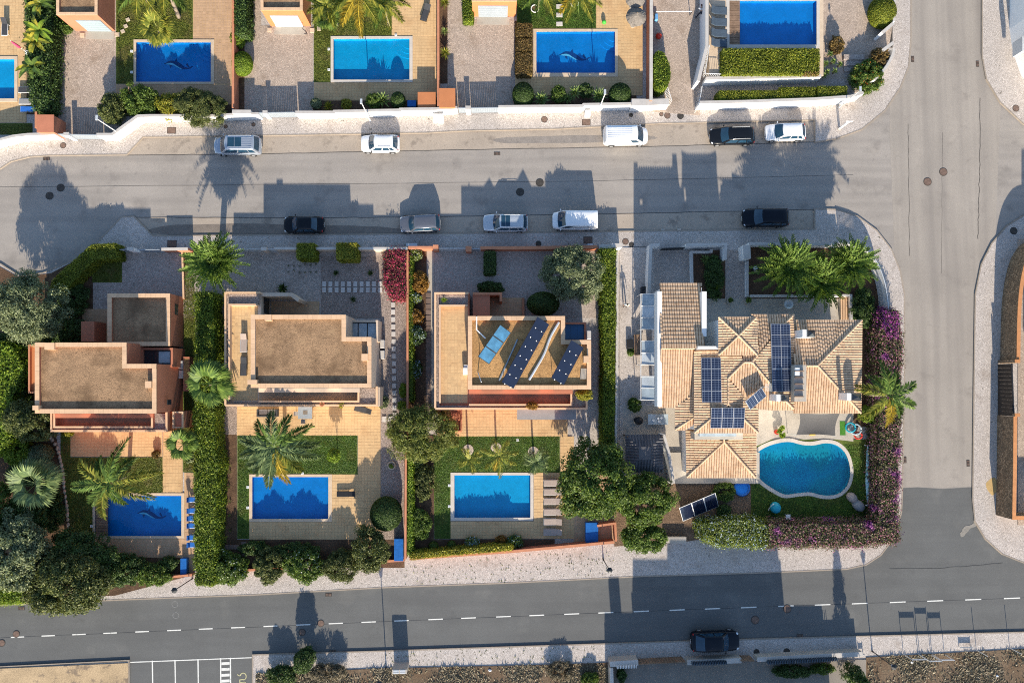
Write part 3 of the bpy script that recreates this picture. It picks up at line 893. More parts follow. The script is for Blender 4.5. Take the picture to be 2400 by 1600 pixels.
# ------------------------------------------------------------------ ground, streets, pavements
POOLS = {'a': rect(-170, 140, 35, 232), 'b': rect(320, 100, 495, 193), 'c': rect(782, 92, 960, 188), 'd': rect(1257, 75, 1441, 172),
         '1': rect(224, 1161, 426, 1255), '2': rect(592, 1117, 770, 1215), '3': rect(1065, 1113, 1243, 1212)}
KID = smooth_pts([(1773, 1062), (1795, 1047), (1822, 1038), (1850, 1035), (1880, 1042), (1905, 1043), (1935, 1038), (1962, 1044), (1983, 1066), (1992, 1105), (1984, 1138),
                  (1962, 1157), (1930, 1160), (1898, 1153), (1868, 1155), (1840, 1158), (1815, 1147), (1790, 1130), (1774, 1112), (1769, 1085)], 4)
POOLS['4'] = KID
def grow(poly, d):
    cx, cy = sum(p[0] for p in poly) / len(poly), sum(p[1] for p in poly) / len(poly)
    n, out = len(poly), []
    pl = [Vector(p) for p in poly]
    sgn = 1 if area2(pl) > 0 else -1
    for i, p in enumerate(pl):
        a, b = (p - pl[i - 1]).normalized(), (pl[(i + 1) % n] - p).normalized()
        na, nb = Vector((a.y, -a.x)), Vector((b.y, -b.x))
        m_ = (na + nb)
        m_ = m_ / max(0.3, m_.length_squared) * 2
        out.append(tuple(p + m_ * d * sgn))
    return out
HOLES = {k: grow(p, 3) for k, p in POOLS.items()}
def slab(name, poly, z1, m, z0=0.0, holes=(), kind='structure', top=None):
    o = MB().prism(PP(poly, z1), z0, z1, 0, top, [PP(h, z1) for h in holes]).build(name, m if not isinstance(m, tuple) else list(m), origin=(0, 0, 0))
    return tag(o, kind=kind)
gp = [Vector(p) for p in ((-260, -260), (260, -260), (260, 260), (-260, 260))]
g = MB()
g.cap([gp] + [PP(h, 0.0) for h in HOLES.values()], 0.0)
tag(g.build('ground', soil, origin=(0, 0, 0)), kind='structure')
old_poly = [(-300, 280), (1990, 280), (2040, 215), (2092, 110), (2092, -320), (2345, -320), (2345, 100), (2420, 250), (2800, 250), (2800, 560), (2400, 560), (2325, 620), (2325, 1143),
            (2270, 1141), (2210, 1145), (2150, 1141), (2095, 1144), (2095, 640), (2000, 545), (380, 560), (300, 580), (180, 650), (60, 680), (-300, 650)]
tag(slab('road', old_poly, 0.012, asph_old))
tag(slab('road', [(2092, -320), (2345, -320), (2345, 250), (2330, 620), (2322, 1142), (2270, 1139), (2210, 1143), (2150, 1139), (2098, 1142), (2098, 640), (2085, 300)], 0.016, asph_old2))
tag(slab('road', [(2095, 1144), (2150, 1141), (2210, 1145), (2270, 1141), (2325, 1143), (2325, 1250), (2420, 1330), (2800, 1300), (2800, 1490), (2400, 1490), (592, 1542), (592, 1760),
                  (300, 1760), (300, 1552), (-300, 1580), (-300, 1405), (600, 1375), (1500, 1335), (1980, 1320), (2095, 1240)], 0.011, asph_new))
slab('parking_bay', [(335, 322), (500, 320), (1090, 308), (1550, 292), (1910, 283), (1912, 333), (1550, 343), (1000, 353), (600, 361), (298, 364)], 0.02, asph_bay)
slab('parking_bay', [(313, 509), (358, 554), (1000, 549), (1910, 538), (1910, 491), (1500, 500), (1000, 508), (700, 511)], 0.02, asph_bay)
E_TOP = [(-300, 425), (0, 395), (25, 378), (70, 367), (120, 364), (297, 362), (335, 321), (500, 319), (700, 316), (1000, 311), (1090, 306), (1300, 302), (1550, 289), (1910, 281),
         (1911, 333), (1960, 325), (2020, 303), (2075, 258), (2110, 205), (2130, 155), (2135, 90), (2135, -320)]
E_MID = [(-300, 560), (0, 618), (45, 647), (100, 640), (180, 606), (225, 571), (285, 509), (313, 507), (358, 553), (1000, 548), (1910, 537), (1910, 490), (1960, 491), (2010, 507), (2055, 540), (2090, 585),
         (2110, 635), (2120, 690), (2120, 900), (2115, 1150), (2113, 1200), (2095, 1260), (2065, 1300), (2030, 1323), (1984, 1333), (1800, 1341), (1500, 1350),
         (1200, 1365), (900, 1376), (600, 1393), (300, 1404), (0, 1417), (-300, 1428)]
E_NE = [(2303, -320), (2302, 130), (2312, 185), (2345, 240), (2400, 291), (2800, 340)]
E_SE = [(2800, 470), (2400, 505), (2360, 530), (2325, 570), (2300, 620), (2286, 690), (2283, 900), (2280, 1170), (2285, 1220), (2310, 1262), (2350, 1298), (2400, 1318), (2800, 1330)]
E_SW = [(-300, 1578), (0, 1562), (302, 1547), (303, 1760)]
E_S = [(592, 1760), (592, 1534), (900, 1525), (1200, 1515), (1800, 1496), (2400, 1481), (2800, 1470)]
slab('pavement', E_TOP + [(-300, -320)], 0.12, pave, holes=[HOLES[k] for k in 'abcd'])
slab('pavement', E_MID, 0.12, pave, holes=[HOLES[k] for k in '1234'])
slab('pavement', E_NE + [(2800, -320)], 0.12, pave)
slab('pavement', E_SE, 0.12, pave)
slab('pavement', E_SW + [(-300, 1760)], 0.12, pave)
slab('pavement', E_S + [(2800, 1760)], 0.12, pave)
def kerb(pts, w=0.13):
    o = MB().prism(offset_line(PP(pts, 0.13), w), 0.0, 0.135).build('kerb', kerbm, origin=(0, 0, 0))
    return tag(o, kind='structure')
for e in (E_TOP, E_MID, E_NE, E_SE, E_SW, E_S):
    kerb(e)
kerb([(0, 1564), (298, 1549)], 0.1)
# thin joint lines cut in the road surface and patches of newer surfacing
def strip(name, pts, w, m, z):
    return tag(MB().prism(offset_line(PP(pts, z), w), z - 0.003, z).build(name, m, origin=(0, 0, 0)), kind='structure')
crackm = mat('bitumen_joint', A(96, 90, 85), var=0.3, scale=2, world=True)
def wob(pts, n, a):
    out = []
    for (x0, y0), (x1, y1) in zip(pts[:-1], pts[1:]):
        for i in range(n):
            u = i / n
            out.append((x0 + (x1 - x0) * u + random.uniform(-a, a), y0 + (y1 - y0) * u + random.uniform(-a, a)))
    return out + [pts[-1]]
strip('road_joint', wob([(298, 364), (600, 361), (1000, 353), (1550, 343), (1911, 333)], 14, 0.6), 0.07, crackm, 0.027)
strip('road_joint', wob([(313, 509), (700, 511), (1000, 508), (1500, 500), (1910, 491)], 14, 0.6), 0.07, crackm, 0.027)
strip('road_joint', wob([(-200, 440), (300, 436), (900, 430), (1400, 424), (2000, 410)], 9, 0.5), 0.04, crackm, 0.018)
strip('road_joint', wob([(2128, 290), (2130, 420), (2131, 600)], 12, 1.0), 0.06, crackm, 0.022)
strip('road_joint', wob([(2209, 310), (2208, 420), (2207, 640)], 12, 0.6), 0.03, crackm, 0.022)
strip('road_joint', wob([(2297, 230), (2296, 400), (2294, 480), (2292, 560)], 12, 1.4), 0.08, crackm, 0.022)
strip('road_joint', wob([(0, 1494), (800, 1460), (1600, 1428), (2400, 1400)], 12, 0.4), 0.03, mat('dark_joint', A(84, 83, 82), var=0.3, world=True), 0.018)
strip('road_joint', wob([(2085, 1332), (2200, 1331), (2280, 1325), (2350, 1318)], 6, 0.8), 0.06, mat('dark_crack', A(80, 79, 78), var=0.3, world=True), 0.018)
for k_, (pp_, c_) in enumerate([([(1190, 322), (1500, 318), (1505, 330), (1195, 336)], (150, 140, 132)), ([(380, 530), (560, 524), (690, 528), (860, 530), (960, 540), (955, 548), (400, 551)], (136, 124, 114)),
                                ([(2252, 1248), (2262, 1233), (2278, 1228), (2284, 1222), (2287, 1232), (2272, 1240), (2256, 1258)], (156, 148, 138)),
                                ([(2310, 1135), (2330, 1118), (2338, 1140), (2325, 1160)], (206, 172, 118))]):
    z_ = 0.124 if k_ == 3 else 0.0245
    pts_ = smooth_pts(pp_, 4)
    slab('surface_stain', [(x + random.uniform(-1.5, 1.5), y + random.uniform(-1, 1)) for x, y in pts_], z_,
         mat('stained_surfacing', A(*c_), var=0.15, scale=0.9, fine=0.2, fscale=16, world=True), z_ - 0.002)
# centre line dashes and bay lines
xs_ = [41, 113, 185, 258, 333, 408, 482, 558, 634, 711, 787, 864, 941, 1021, 1098, 1180, 1258, 1340, 1420, 1503, 1587, 1670, 1755, 1842, 1928, 2015, 2104, 2192, 2281, 2372]
for i, x in enumerate(xs_):
    y = 1492 - (x - 41) * 91 / 2331 - 3.5 * math.sin(PI * (x - 41) / 2331)
    l = 15.5 + 3.5 * (x / 2400)
    p, q = P(x - l, y + l * .042, .02), P(x + l, y - l * .042, .02)
    o = MB().prism(offset_line([p.xy, q.xy], 0.115), 0.011, 0.0195).build('lane_dash', paintm)
    tag(o, 'white painted dash of the lower street centre line', 'road marking', 'centre line dashes on the lower street', None)
def paint(label, pts, w=0.1, m=None, z=0.0205):
    return tag(MB().prism(offset_line(PP(pts, z), w), 0.011, z).build('painted_line', m or paintm), label, 'road marking')
paint('long white line closing the head of the parking bays', [(305, 1551), (590, 1540)], 0.1)
for k, (x0, x1) in enumerate([(357, 359), (410, 413), (464, 466), (517, 518), (540, 541)]):
    paint(['bay line nearest the sandy corner in the parking bays', 'second white bay line from the sandy corner', 'third white bay line from the sandy corner', 'bay line on the left edge of the hatched strip', 'bay line on the right edge of the hatched strip'][k], [(x0, 1549 - (x0 - 305) * .038), (x1, 1680)], 0.12, None, 0.0225)
for k in range(6):
    y = 1551 + k * 13.6
    tag(MB().prism(PP([(519, y), (538, y - 1), (538, y + 5.5), (519, y + 6.5)], .02), .011, .0195).build('hatch_bar', paintm), 'white bar of the hatched strip beside the wheelchair bay', 'road marking', 'hatch bars beside the wheelchair bay')
wc = MB()      # wheelchair symbol
c_ = [(556 + 13 * math.cos(a), 1586 + 11 * math.sin(a)) for a in np.linspace(-2.6, 2.2, 16)]
wc.prism(offset_line(PP([(570 + 7 * math.cos(a), 1584 + 8 * math.sin(a)) for a in np.linspace(-3.0, 1.6, 14)], .02), 0.09), .011, .0195)
wc.prism(offset_line(PP([(571, 1591), (562, 1592), (562, 1604), (568, 1606)], .02), 0.09), .011, .0215)
wc.prism(offset_line(PP([(562, 1583), (557, 1580), (556, 1580)], .02), 0.08), .011, .0225)
wc.prism(offset_line(PP([(562, 1598), (574, 1597), (576, 1600)], .02), 0.08), .011, .0235)
tag(wc.build('wheelchair_symbol', paint_y), 'faded yellow wheelchair symbol painted in the parking bay', 'road marking')
for k, (x, y) in enumerate([(410, 1415), (412, 1441)]):
    m_ = MB()
    ring = [(x + 7 * math.cos(a), y + 7 * math.sin(a)) for a in np.linspace(0, 2 * PI, 18)]
    m_.prism(offset_line(PP(ring, .02), 0.06), .011, .0185)
    tag(m_.build('chalk_ring', mat('faint_chalk', A(138, 136, 133), var=0.2, scale=3, world=True)), ['faint ring mark on the dark road nearer the lamp post', 'faint ring mark on the dark road nearer the centre line'][k], 'road marking')

# lot surfaces ----------------------------------------------------------
_k = [0]
def surf(name, poly, m, holes=(), z=None):
    _k[0] += 1
    return slab(name, poly, (z or 0.135) + 0.0009 * _k[0], m, 0.1, holes)
def tiles(parent, rects, z, m, pitch=0.34, limit=300, h=0.008):
    """square paving tiles laid one by one; past the limit they are joined into one part"""
    me = None
    n, rest = 0, MB()
    for r in rects:
        ps = PP(rect(*r), z)
        x0, x1 = max(ps[0].x, ps[3].x), min(ps[1].x, ps[2].x)
        y0, y1 = max(ps[0].y, ps[1].y), min(ps[2].y, ps[3].y)
        nx, ny = max(1, round((x1 - x0) / pitch)), max(1, round((y1 - y0) / pitch))
        dx, dy = (x1 - x0) / nx, (y1 - y0) / ny
        a, b = dx / 2 - 0.014, dy / 2 - 0.014
        me = bpy.data.meshes.new('tile')
        me.from_pydata([(-a, -b, 0), (a, -b, 0), (a, b, 0), (-a, b, 0), (-a + .006, -b + .006, h), (a - .006, -b + .006, h), (a - .006, b - .006, h), (-a + .006, b - .006, h)], [],
                       [(4, 5, 6, 7), (0, 1, 5, 4), (1, 2, 6, 5), (2, 3, 7, 6), (3, 0, 4, 7)])
        me.materials.append(m)
        for j in range(ny):
            for i in range(nx):
                x, y, zz = x0 + dx * (i + .5), y0 + dy * (j + .5), z + random.uniform(-.004, .004)
                if n < limit:
                    o = bpy.data.objects.new('tile', me)
                    COL.objects.link(o)
                    o.parent = parent
                    o.location = Vector((x, y, zz)) - ORG[parent.name]
                    o.rotation_euler = (random.uniform(-.006, .006), random.uniform(-.006, .006), random.uniform(-.004, .004))
                    n += 1
                else:
                    rest.box(x - a, x + a, y - b, y + b, zz, zz + h)
    if rest.v:
        tag(rest.build('tile_field', m, parent), kind='stuff')
def deck(name, rects, m, limit=300, pitch=0.34):
    _k[0] += 1
    z = 0.138 + 0.0009 * _k[0]
    b = MB()
    for r in rects:
        b.prism(PP(rect(*r), z), 0.1, z)
    o = tag(b.build(name, grout, origin=(0, 0, 0)), kind='structure')
    tiles(o, rects, z, m, pitch, limit)
    return o
# upper row
surf('garden_bed', rect(62, -120, 130, 268), bed)
deck('terrace', [(-60, -60, 62, 132), (41, 132, 62, 239), (-60, 239, 62, 288)], tile_tan, 240)
surf('lawn', rect(-120, 289, 76, 316), grass_g)
surf('driveway', [(128, -120), (272, -120), (272, 255), (300, 262), (278, 322), (128, 320)], drive)
surf('lawn', [(272, -120), (452, -120), (452, 93), (313, 93), (313, 197), (272, 197)], grass_g)
deck('terrace', [(452, -60, 543, 93), (502, 93, 543, 197), (272, 197, 543, 245)], tile_brown, 300)
surf('garden_bed', rect(250, 245, 543, 272), bed)
surf('garden_bed', rect(549, -120, 573, 262), bed)
surf('driveway', [(573, -120), (612, -120), (612, 60), (733, 60), (733, 268), (573, 268)], drive)
surf('lawn', [(735, -120), (918, -120), (918, 85), (775, 85), (775, 193), (735, 193)], grass_g)
deck('terrace', [(918, -60, 1024, 85), (967, 85, 1024, 193), (735, 193, 1024, 236)], tile_tan, 300)
surf('garden_bed', rect(733, 236, 1024, 262), bed)
surf('garden_bed', rect(1031, -120, 1049, 196), bed)
surf('driveway', [(1049, -120), (1086, -120), (1086, 48), (1205, 48), (1205, 258), (1049, 258), (1049, 196)], drive)
surf('garden_bed', rect(1206, 50, 1249, 177), bed)
surf('lawn', rect(1211, -120, 1397, 68), grass_g)
deck('terrace', [(1397, -60, 1506, 68), (1448, 68, 1506, 180), (1207, 180, 1506, 224)], tile_tan, 300)
surf('garden_bed', rect(1205, 224, 1492, 248), bed)
surf('lane', [(1531, -120), (1650, -120), (1650, 120), (1640, 270), (1531, 262)], drive)
# middle row, west garden and first house
surf('garden_bed', [(-280, 600), (0, 625), (45, 650), (120, 640), (215, 590), (292, 590), (292, 700), (170, 800), (130, 1010), (170, 1310), (440, 1330), (440, 1350), (270, 1395), (-280, 1415)], bed)
surf('driveway', [(286, 588), (428, 588), (428, 820), (255, 820), (255, 730), (218, 730), (218, 662), (286, 662)], pave_grey)
surf('lawn', rect(216, 608, 286, 662), grass_g)
surf('lawn', rect(429, 585, 458, 1106), grass_g)
surf('lawn', [(142, 1010), (165, 1010), (165, 1071), (381, 1071), (384, 1155), (217, 1155), (217, 1300), (168, 1300), (158, 1200), (150, 1110), (142, 1060)], grass_g)
deck('terrace', [(165, 1010, 380, 1070), (381, 1005, 428, 1155)], tile_tan, 300)
deck('terrace', [(432, 1107, 455, 1262), (217, 1262, 455, 1306), (425, 1306, 455, 1342)], tile_brown, 240)
surf('garden_bed', rect(217, 1306, 425, 1345), bed)
deck('terrace', [(193, 724, 252, 800)], tile_brown, 200)
# second house
surf('courtyard', [(430, 585), (905, 585), (905, 745), (430, 745)], pave_grey)
surf('gravel_bed', [(752, 600), (955, 600), (955, 1130), (945, 1290), (892, 1290), (892, 745), (752, 745)], gravel)
surf('gravel_bed', rect(505, 745, 556, 1022), gravel)
surf('garden_bed', rect(503, 1018, 555, 1350), bed)
surf('garden_bed', rect(505, 1264, 948, 1330), bed)
surf('lawn', [(556, 1020), (838, 1020), (838, 1111), (584, 1111), (584, 1262), (556, 1262)], grass_g)
deck('terrace', [(555, 945, 892, 1020), (839, 1020, 892, 1111), (778, 1111, 892, 1222), (584, 1222, 892, 1264)], tile_tan, 300)
# third house
surf('garden_bed', rect(958, 588, 1001, 1300), bed)
surf('side_path', rect(1000, 588, 1017, 1000), concrete)
surf('courtyard', [(1018, 588), (1406, 588), (1406, 745), (1018, 745)], pave_grey)
surf('side_path', [(1330, 745), (1412, 745), (1412, 1050), (1345, 1050), (1330, 960)], pave)
surf('garden_bed', rect(1405, 585, 1445, 1060), bed)
surf('garden_bed', [(960, 1020), (1017, 1020), (1017, 1263), (1300, 1263), (1300, 1282), (960, 1308)], bed)
surf('lawn', [(1016, 1022), (1312, 1022), (1312, 1107), (1056, 1107), (1056, 1262), (1018, 1262)], grass_g)
deck('terrace', [(1025, 955, 1330, 1022), (1313, 1022, 1345, 1107), (1251, 1107, 1345, 1262), (1056, 1221, 1251, 1262)], tile_tan, 300)
deck('terrace', [(1345, 1110, 1440, 1270)], tile_brown, 120)
# fourth house
surf('side_lane', [(1452, 580), (1535, 580), (1535, 1010), (1452, 1060)], pave)
surf('driveway', rect(1533, 586, 1625, 700), pave_grey)
surf('garden_bed', rect(1625, 586, 1700, 705), bed)
surf('side_path', rect(1700, 586, 1755, 705), pave_grey)
surf('garden_bed', [(1755, 575), (2010, 580), (2055, 640), (2070, 740), (2065, 1000), (1995, 1000), (1995, 700), (1755, 700)], bed)
surf('patio', [(1640, 700), (1990, 700), (1990, 760), (1640, 760)], concrete)
surf('patio', [(1460, 950), (1640, 950), (1640, 1125), (1460, 1125)], concrete)
surf('garden_bed', [(1440, 1120), (1765, 1120), (1790, 1240), (1600, 1270), (1440, 1280)], mat('brown_gravel_yard', A(150, 122, 98), var=0.15, scale=0.6, cells=(11, A(92, 72, 56), 0.14, 0.4), fine=0.15, world=True, bump=0.01))
surf('lawn', [(1760, 1030), (2065, 1030), (2065, 1250), (1760, 1235)], grass_g, holes=[HOLES['4']])
surf('patio', [(1770, 960), (2000, 960), (2000, 1034), (1930, 1026), (1885, 1030), (1850, 1022), (1815, 1026), (1780, 1042), (1765, 1048)], concrete)
# right and bottom blocks
surf('courtyard', [(2386, 560), (2800, 560), (2800, 1230), (2386, 1230)], drive)
surf('sandy_verge', [(-200, 1565), (0, 1566), (300, 1553), (300, 1760), (-200, 1760)], mat('sandy_verge', A(196, 168, 132), var=0.15, scale=0.5, fine=0.25, fscale=12, world=True, spots=[(A(120, 104, 92), 0.9, 0.56, 0.64, 0.7)]))
surf('scrubland', [(600, 1580), (880, 1566), (1250, 1558), (1430, 1552), (1430, 1760), (600, 1760)], scrub_g)
surf('scrubland', [(2030, 1540), (2400, 1520), (2800, 1512), (2800, 1760), (2030, 1760)], scrub_g)
surf('courtyard', [(1432, 1556), (2030, 1545), (2030, 1760), (1432, 1760)], mat('grey_yard_paving', A(150, 140, 130), var=0.12, scale=0.5, fine=0.12, world=True))
# ------------------------------------------------------------------ swimming pools
def dolphin(parent, cx, cy, L, z):
    """leaping dolphin laid in mosaic on the pool floor: snout to the left"""
    s = L / 66.0
    T = lambda pts: PP([(cx + x * s, cy + y * s) for x, y in pts], z)
    body = smooth_pts([(-33, -2), (-27, -5), (-20, -9), (-10, -9), (0, -6), (8, -1), (16, 5), (23, 7), (28, 6), (25, 10), (17, 11), (8, 10), (-2, 6), (-10, 2), (-18, -1), (-25, -1)], 3)
    o = MB().prism(T(body), z - .004, z).build('dolphin_mosaic', dolph_d, parent)
    b = MB().prism(T(smooth_pts([(-29, -1.5), (-20, -4), (-12, -3), (-4, 2), (4, 7), (10, 9.5), (4, 9), (-4, 5), (-12, 1), (-20, 0)], 3)), z, z + .004)
    b.build('belly_mosaic', dolph_l, o)
    for k, pl in enumerate(([(-8, -8), (-3, -15), (-1, -6)], [(-21, -1), (-17, 9), (-14, 1)], [(24, 6), (19, 0), (22, -4), (27, 5)], [(26, 7), (34, 3), (36, 4), (30, 9), (26, 10)])):
        MB().prism(T(pl), z - .004, z + .001 * (k + 1)).build('fin_mosaic', dolph_d, o)
def pool(label, key, cop, m, cm, z=0.0, dol=None, cover=None, steps=None, depth=0.36):
    """basin sunk into the ground, coping ring, water sheet; key: water outline"""
    poly = POOLS[key]
    top = z + 0.205
    W = ccw(PP(poly, top - .1))
    cx, cy = sum(p.x for p in W) / len(W), sum(p.y for p in W) / len(W)
    t = thing('swimming_pool', label, 'pool', (cx, cy, z))
    b = MB()
    n = len(W)
    zf = z - depth
    b.add([(p.x, p.y, zf) for p in W] + [(p.x, p.y, top - .02) for p in W], [((i + 1) % n, i, n + i, n + (i + 1) % n) for i in range(n)])
    b.cap([W], zf)
    b.build('basin', m, t)
    if steps:      # corner steps, three treads
        sx, sy, q = steps
        for k in range(3):
            r = 2.0 - 0.5 * k
            pts = [Vector((0, 0))] + [Vector((r * math.cos(a), r * math.sin(a))) for a in np.linspace(0, PI / 2, 8)]
            pts = [Vector((p.x * sx, p.y * sy)) for p in pts]
            c0 = max(W, key=lambda p: p.x * -sx + p.y * -sy)
            MB().prism([c0 + p for p in pts], zf, zf + 0.09 * (k + 1)).build('pool_step', m, t)
    C = cop if isinstance(cop, list) else rect(*cop)
    MB().prism(PP(C, top), 0.06 + z, top, 0, None, [W]).build('coping', cm, t, bevel=0.015)
    wi = ccw(PP(poly, top - .1))
    nx = 14
    wb = MB()
    wb.cap([wi], z + 0.075)
    wb.build('water', waterm, t)
    if cover:      # slatted timber cover at one end: boards run across
        x0, y0, x1, y1, nb, vert = cover
        for k in range(nb):
            r = (x0, y0 + (y1 - y0) * k / nb, x1, y0 + (y1 - y0) * (k + .88) / nb)
            MB().prism(PP(rect(*r), z + .19), z + .1, z + .19 + random.uniform(-.004, .004)).build('cover_board', wood, t)
    if dol:
        dolphin(t, dol[0], dol[1], dol[2], zf + 0.006)
    # skimmer lids in the grass next to the coping
    return t
pool('rectangular blue pool cut by the left edge of the photograph', 'a', (-180, 132, 41, 239), pool_light, coping_t)
pool('deep blue dolphin mosaic pool shaded by palms beside the leftmost garage', 'b', (313, 93, 502, 197), pool_deep, coping_t, dol=(417, 152, 66), steps=(-1, -1, 0))
pool('bright turquoise pool below the yellowing palms, no mosaic', 'c', (775, 85, 967, 193), pool_light, coping_w, steps=(-1, -1, 0))
pool('dolphin mosaic pool next to the thatched parasols', 'd', (1250, 68, 1448, 180), pool_deep, coping_t, dol=(1345, 131, 70), steps=(-1, -1, 0))
pool('dolphin mosaic pool with a slatted wooden cover at its left end', '1', (217, 1155, 432, 1261), pool_deep, coping_t, dol=(354, 1204, 66), cover=(224, 1160, 252, 1256, 16, False))
pool('plain blue pool beside the big silvery palm crown', '2', (584, 1111, 778, 1222), pool_deep, coping_t, steps=(-1, -1, 0))
pool('blue pool with six loungers along its right side', '3', (1056, 1107, 1250, 1220), pool_light, coping_w)
pool('kidney shaped teal pool with a pale rim in the corner garden', '4', grow(KID, 8.5), pool_teal, coping_w, depth=0.42)
# small lids and ladders round the pools
for k, (x, y, lab) in enumerate([(309, 121, 'upper white skimmer lid left of the shaded dolphin pool'), (309, 170, 'lower white skimmer lid left of the shaded dolphin pool'),
                                 (771, 116, 'upper white skimmer lid left of the turquoise pool'), (771, 164, 'lower white skimmer lid left of the turquoise pool'),
                                 (581, 1141, 'upper skimmer lid left of the plain blue pool'), (581, 1189, 'lower skimmer lid left of the plain blue pool'),
                                 (1053, 1137, 'upper skimmer lid left of the lounger pool'), (1053, 1186, 'lower skimmer lid left of the lounger pool'),
                                 (215, 1232, 'white skimmer lid left of the wooden pool cover'), (1213, 1031, 'white square drain lid on the lawn of the solar house'),
                                 (709, 1109, 'pale lid above the plain blue pool beside the lawn'), (928, 83, 'pale lid on the upper rim of the turquoise pool')]):
    c = P(x, y, .16)
    m_ = MB().box(c.x - .13, c.x + .13, c.y - .13, c.y + .13, .1, .225 if k not in (9,) else .2)
    m_.box(c.x - .08, c.x + .08, c.y - .08, c.y + .08, .1, .232 if k not in (9,) else .207, 1)
    tag(m_.build('skimmer_lid', [plastic_w, metal_l]), lab, 'lid')
def pool_ladder(label, px, py, ang, z=0.16):
    c = P(px, py, z)
    t = thing('pool_ladder', label, 'ladder', (c.x, c.y, z))
    R_ = Matrix.Rotation(ang, 3, 'Z')
    for s in (-.22, .22):
        pts = [c + R_ @ Vector(p) for p in [(-.45, s, 0), (-.45, s, .55), (-.2, s, .75), (.12, s, .6), (.2, s, -.45)]]
        MB().tube(pts, .022, 6).build('rail', pv_frame, t, smooth=True)
    for k in range(2):
        MB().obox(c + R_ @ Vector((.2, 0, -.15 - .22 * k)), (.07, .44, .03), ang).build('rung', pv_frame, t)
# ------------------------------------------------------------------ garden walls, gates, boxes
def wall(label, pts, wd, h, m, cap=None, z0=0.0, name='garden_wall', cat='wall', capw=0.05, group=None, href=None):
    line = PP(pts, href or h)
    b = MB().prism(offset_line(line, wd), z0, h - (0.06 if cap else 0))
    v = np.array(b.v)
    t = thing(name, label, cat, ((v[:, 0].min() + v[:, 0].max()) / 2, (v[:, 1].min() + v[:, 1].max()) / 2, z0), group)
    b.build('wall_body', m, t)
    if cap:
        MB().prism(offset_line(line, wd + capw), h - 0.06, h, bottom=True).build('coping', cap, t)
    return t
def gate(label, p0, p1, h, m, n=12, name='driveway_gate', solid=0.95):
    """sheet-and-bar gate hung between two pillars"""
    a, b = P(*p0, h).xy, P(*p1, h).xy
    t = thing(name, label, 'gate', ((a.x + b.x) / 2, (a.y + b.y) / 2, .12))
    d = (b - a)
    L = d.length
    ang = math.atan2(d.y, d.x)
    R_ = Matrix.Rotation(ang, 3, 'Z')
    for zz in (h - .04, .24):
        MB().obox((*(a + b) / 2, zz), (L, .07, .07), ang).build('gate_rail', m, t)
    for k in range(n):
        c = a + d * (k + .5) / n
        MB().obox((c.x, c.y, (h + .2) / 2), (L / n * solid, .035, h - .32), ang).build('gate_slat', m, t)
    return t
def pillar(label, px, py, sx, sy, h, m, cap=None, name='gate_pillar', z0=0.0):
    c = P(px, py, h)
    t = thing(name, label, 'pillar', (c.x, c.y, z0))
    MB().box(c.x - sx / 2, c.x + sx / 2, c.y - sy / 2, c.y + sy / 2, z0, h - .06).build('shaft', m, t)
    MB().box(c.x - sx / 2 - .03, c.x + sx / 2 + .03, c.y - sy / 2 - .03, c.y + sy / 2 + .03, h - .06, h).build('cap', cap or m, t)
    return t
HW = 1.65
# upper row street wall, west to east
wall('curved white street wall at the far left of the upper row', [(-200, 372), (-60, 344), (0, 327), (30, 319), (65, 315), (128, 313)], 0.22, HW, white, white_top)
pillar('white gate pillar between the two leftmost upper gates', 155, 314, 0.5, .3, HW + .1, white, white_top)
gate('small blue-grey gate next to the curved white wall', (130, 314), (149, 314), 1.5, metal_g, 7, 'pedestrian_gate')
gate('wide blue-grey driveway gate of the leftmost upper plot', (161, 315), (226, 316), 1.5, metal_g, 16)
wall('white street wall that bends past the leftmost lamp post', [(226, 315), (262, 315), (322, 272), (350, 271), (512, 271)], 0.24, HW, white, white_top)
pillar('wide white meter pillar right of the olive bushes on the upper street', 566, 262, 1.9, .35, HW + .15, white, white_top, 'meter_pillar')
wall('short white wall between the meter pillar and the blue gates', [(512, 270), (545, 268), (606, 266)], 0.2, HW - .1, white, white_top)
gate('narrow blue-grey gate beside the silver people carrier', (606, 264), (617, 264), 1.5, metal_g, 4, 'pedestrian_gate')
pillar('white pillar between the gates of the middle upper plot', 621, 263, .45, .3, HW + .05, white, white_top)
gate('wide blue-grey gate of the middle upper plot', (627, 264), (690, 263), 1.5, metal_g, 15)
wall('long white street wall behind the small white hatchback', [(692, 263), (782, 263), (783, 261), (937, 258), (938, 256), (1020, 255), (1072, 252)], 0.24, HW, white, white_top)
gate('narrow grey gate of the upper plot with the thatched parasols', (1074, 253), (1091, 253), 1.5, metal_g, 5, 'pedestrian_gate')
pillar('white pillar between the gates of the thatched parasol plot', 1097, 252, .5, .3, HW + .05, white, white_top)
gate('wide grey driveway gate of the thatched parasol plot', (1104, 253), (1168, 252), 1.5, metal_g, 15)
wall('white street wall with agaves behind it near the white van', [(1168, 250), (1365, 248), (1368, 245), (1480, 243)], 0.24, HW, white, white_top)
pillar('grey topped white meter pillar at the lane corner', 1497, 240, 1.45, .7, HW + .1, white, white_top, 'meter_pillar')
wall('white wall end with a letter slot beside the narrow lane', [(1512, 240), (1568, 238)], 0.62, HW, white, white_top)
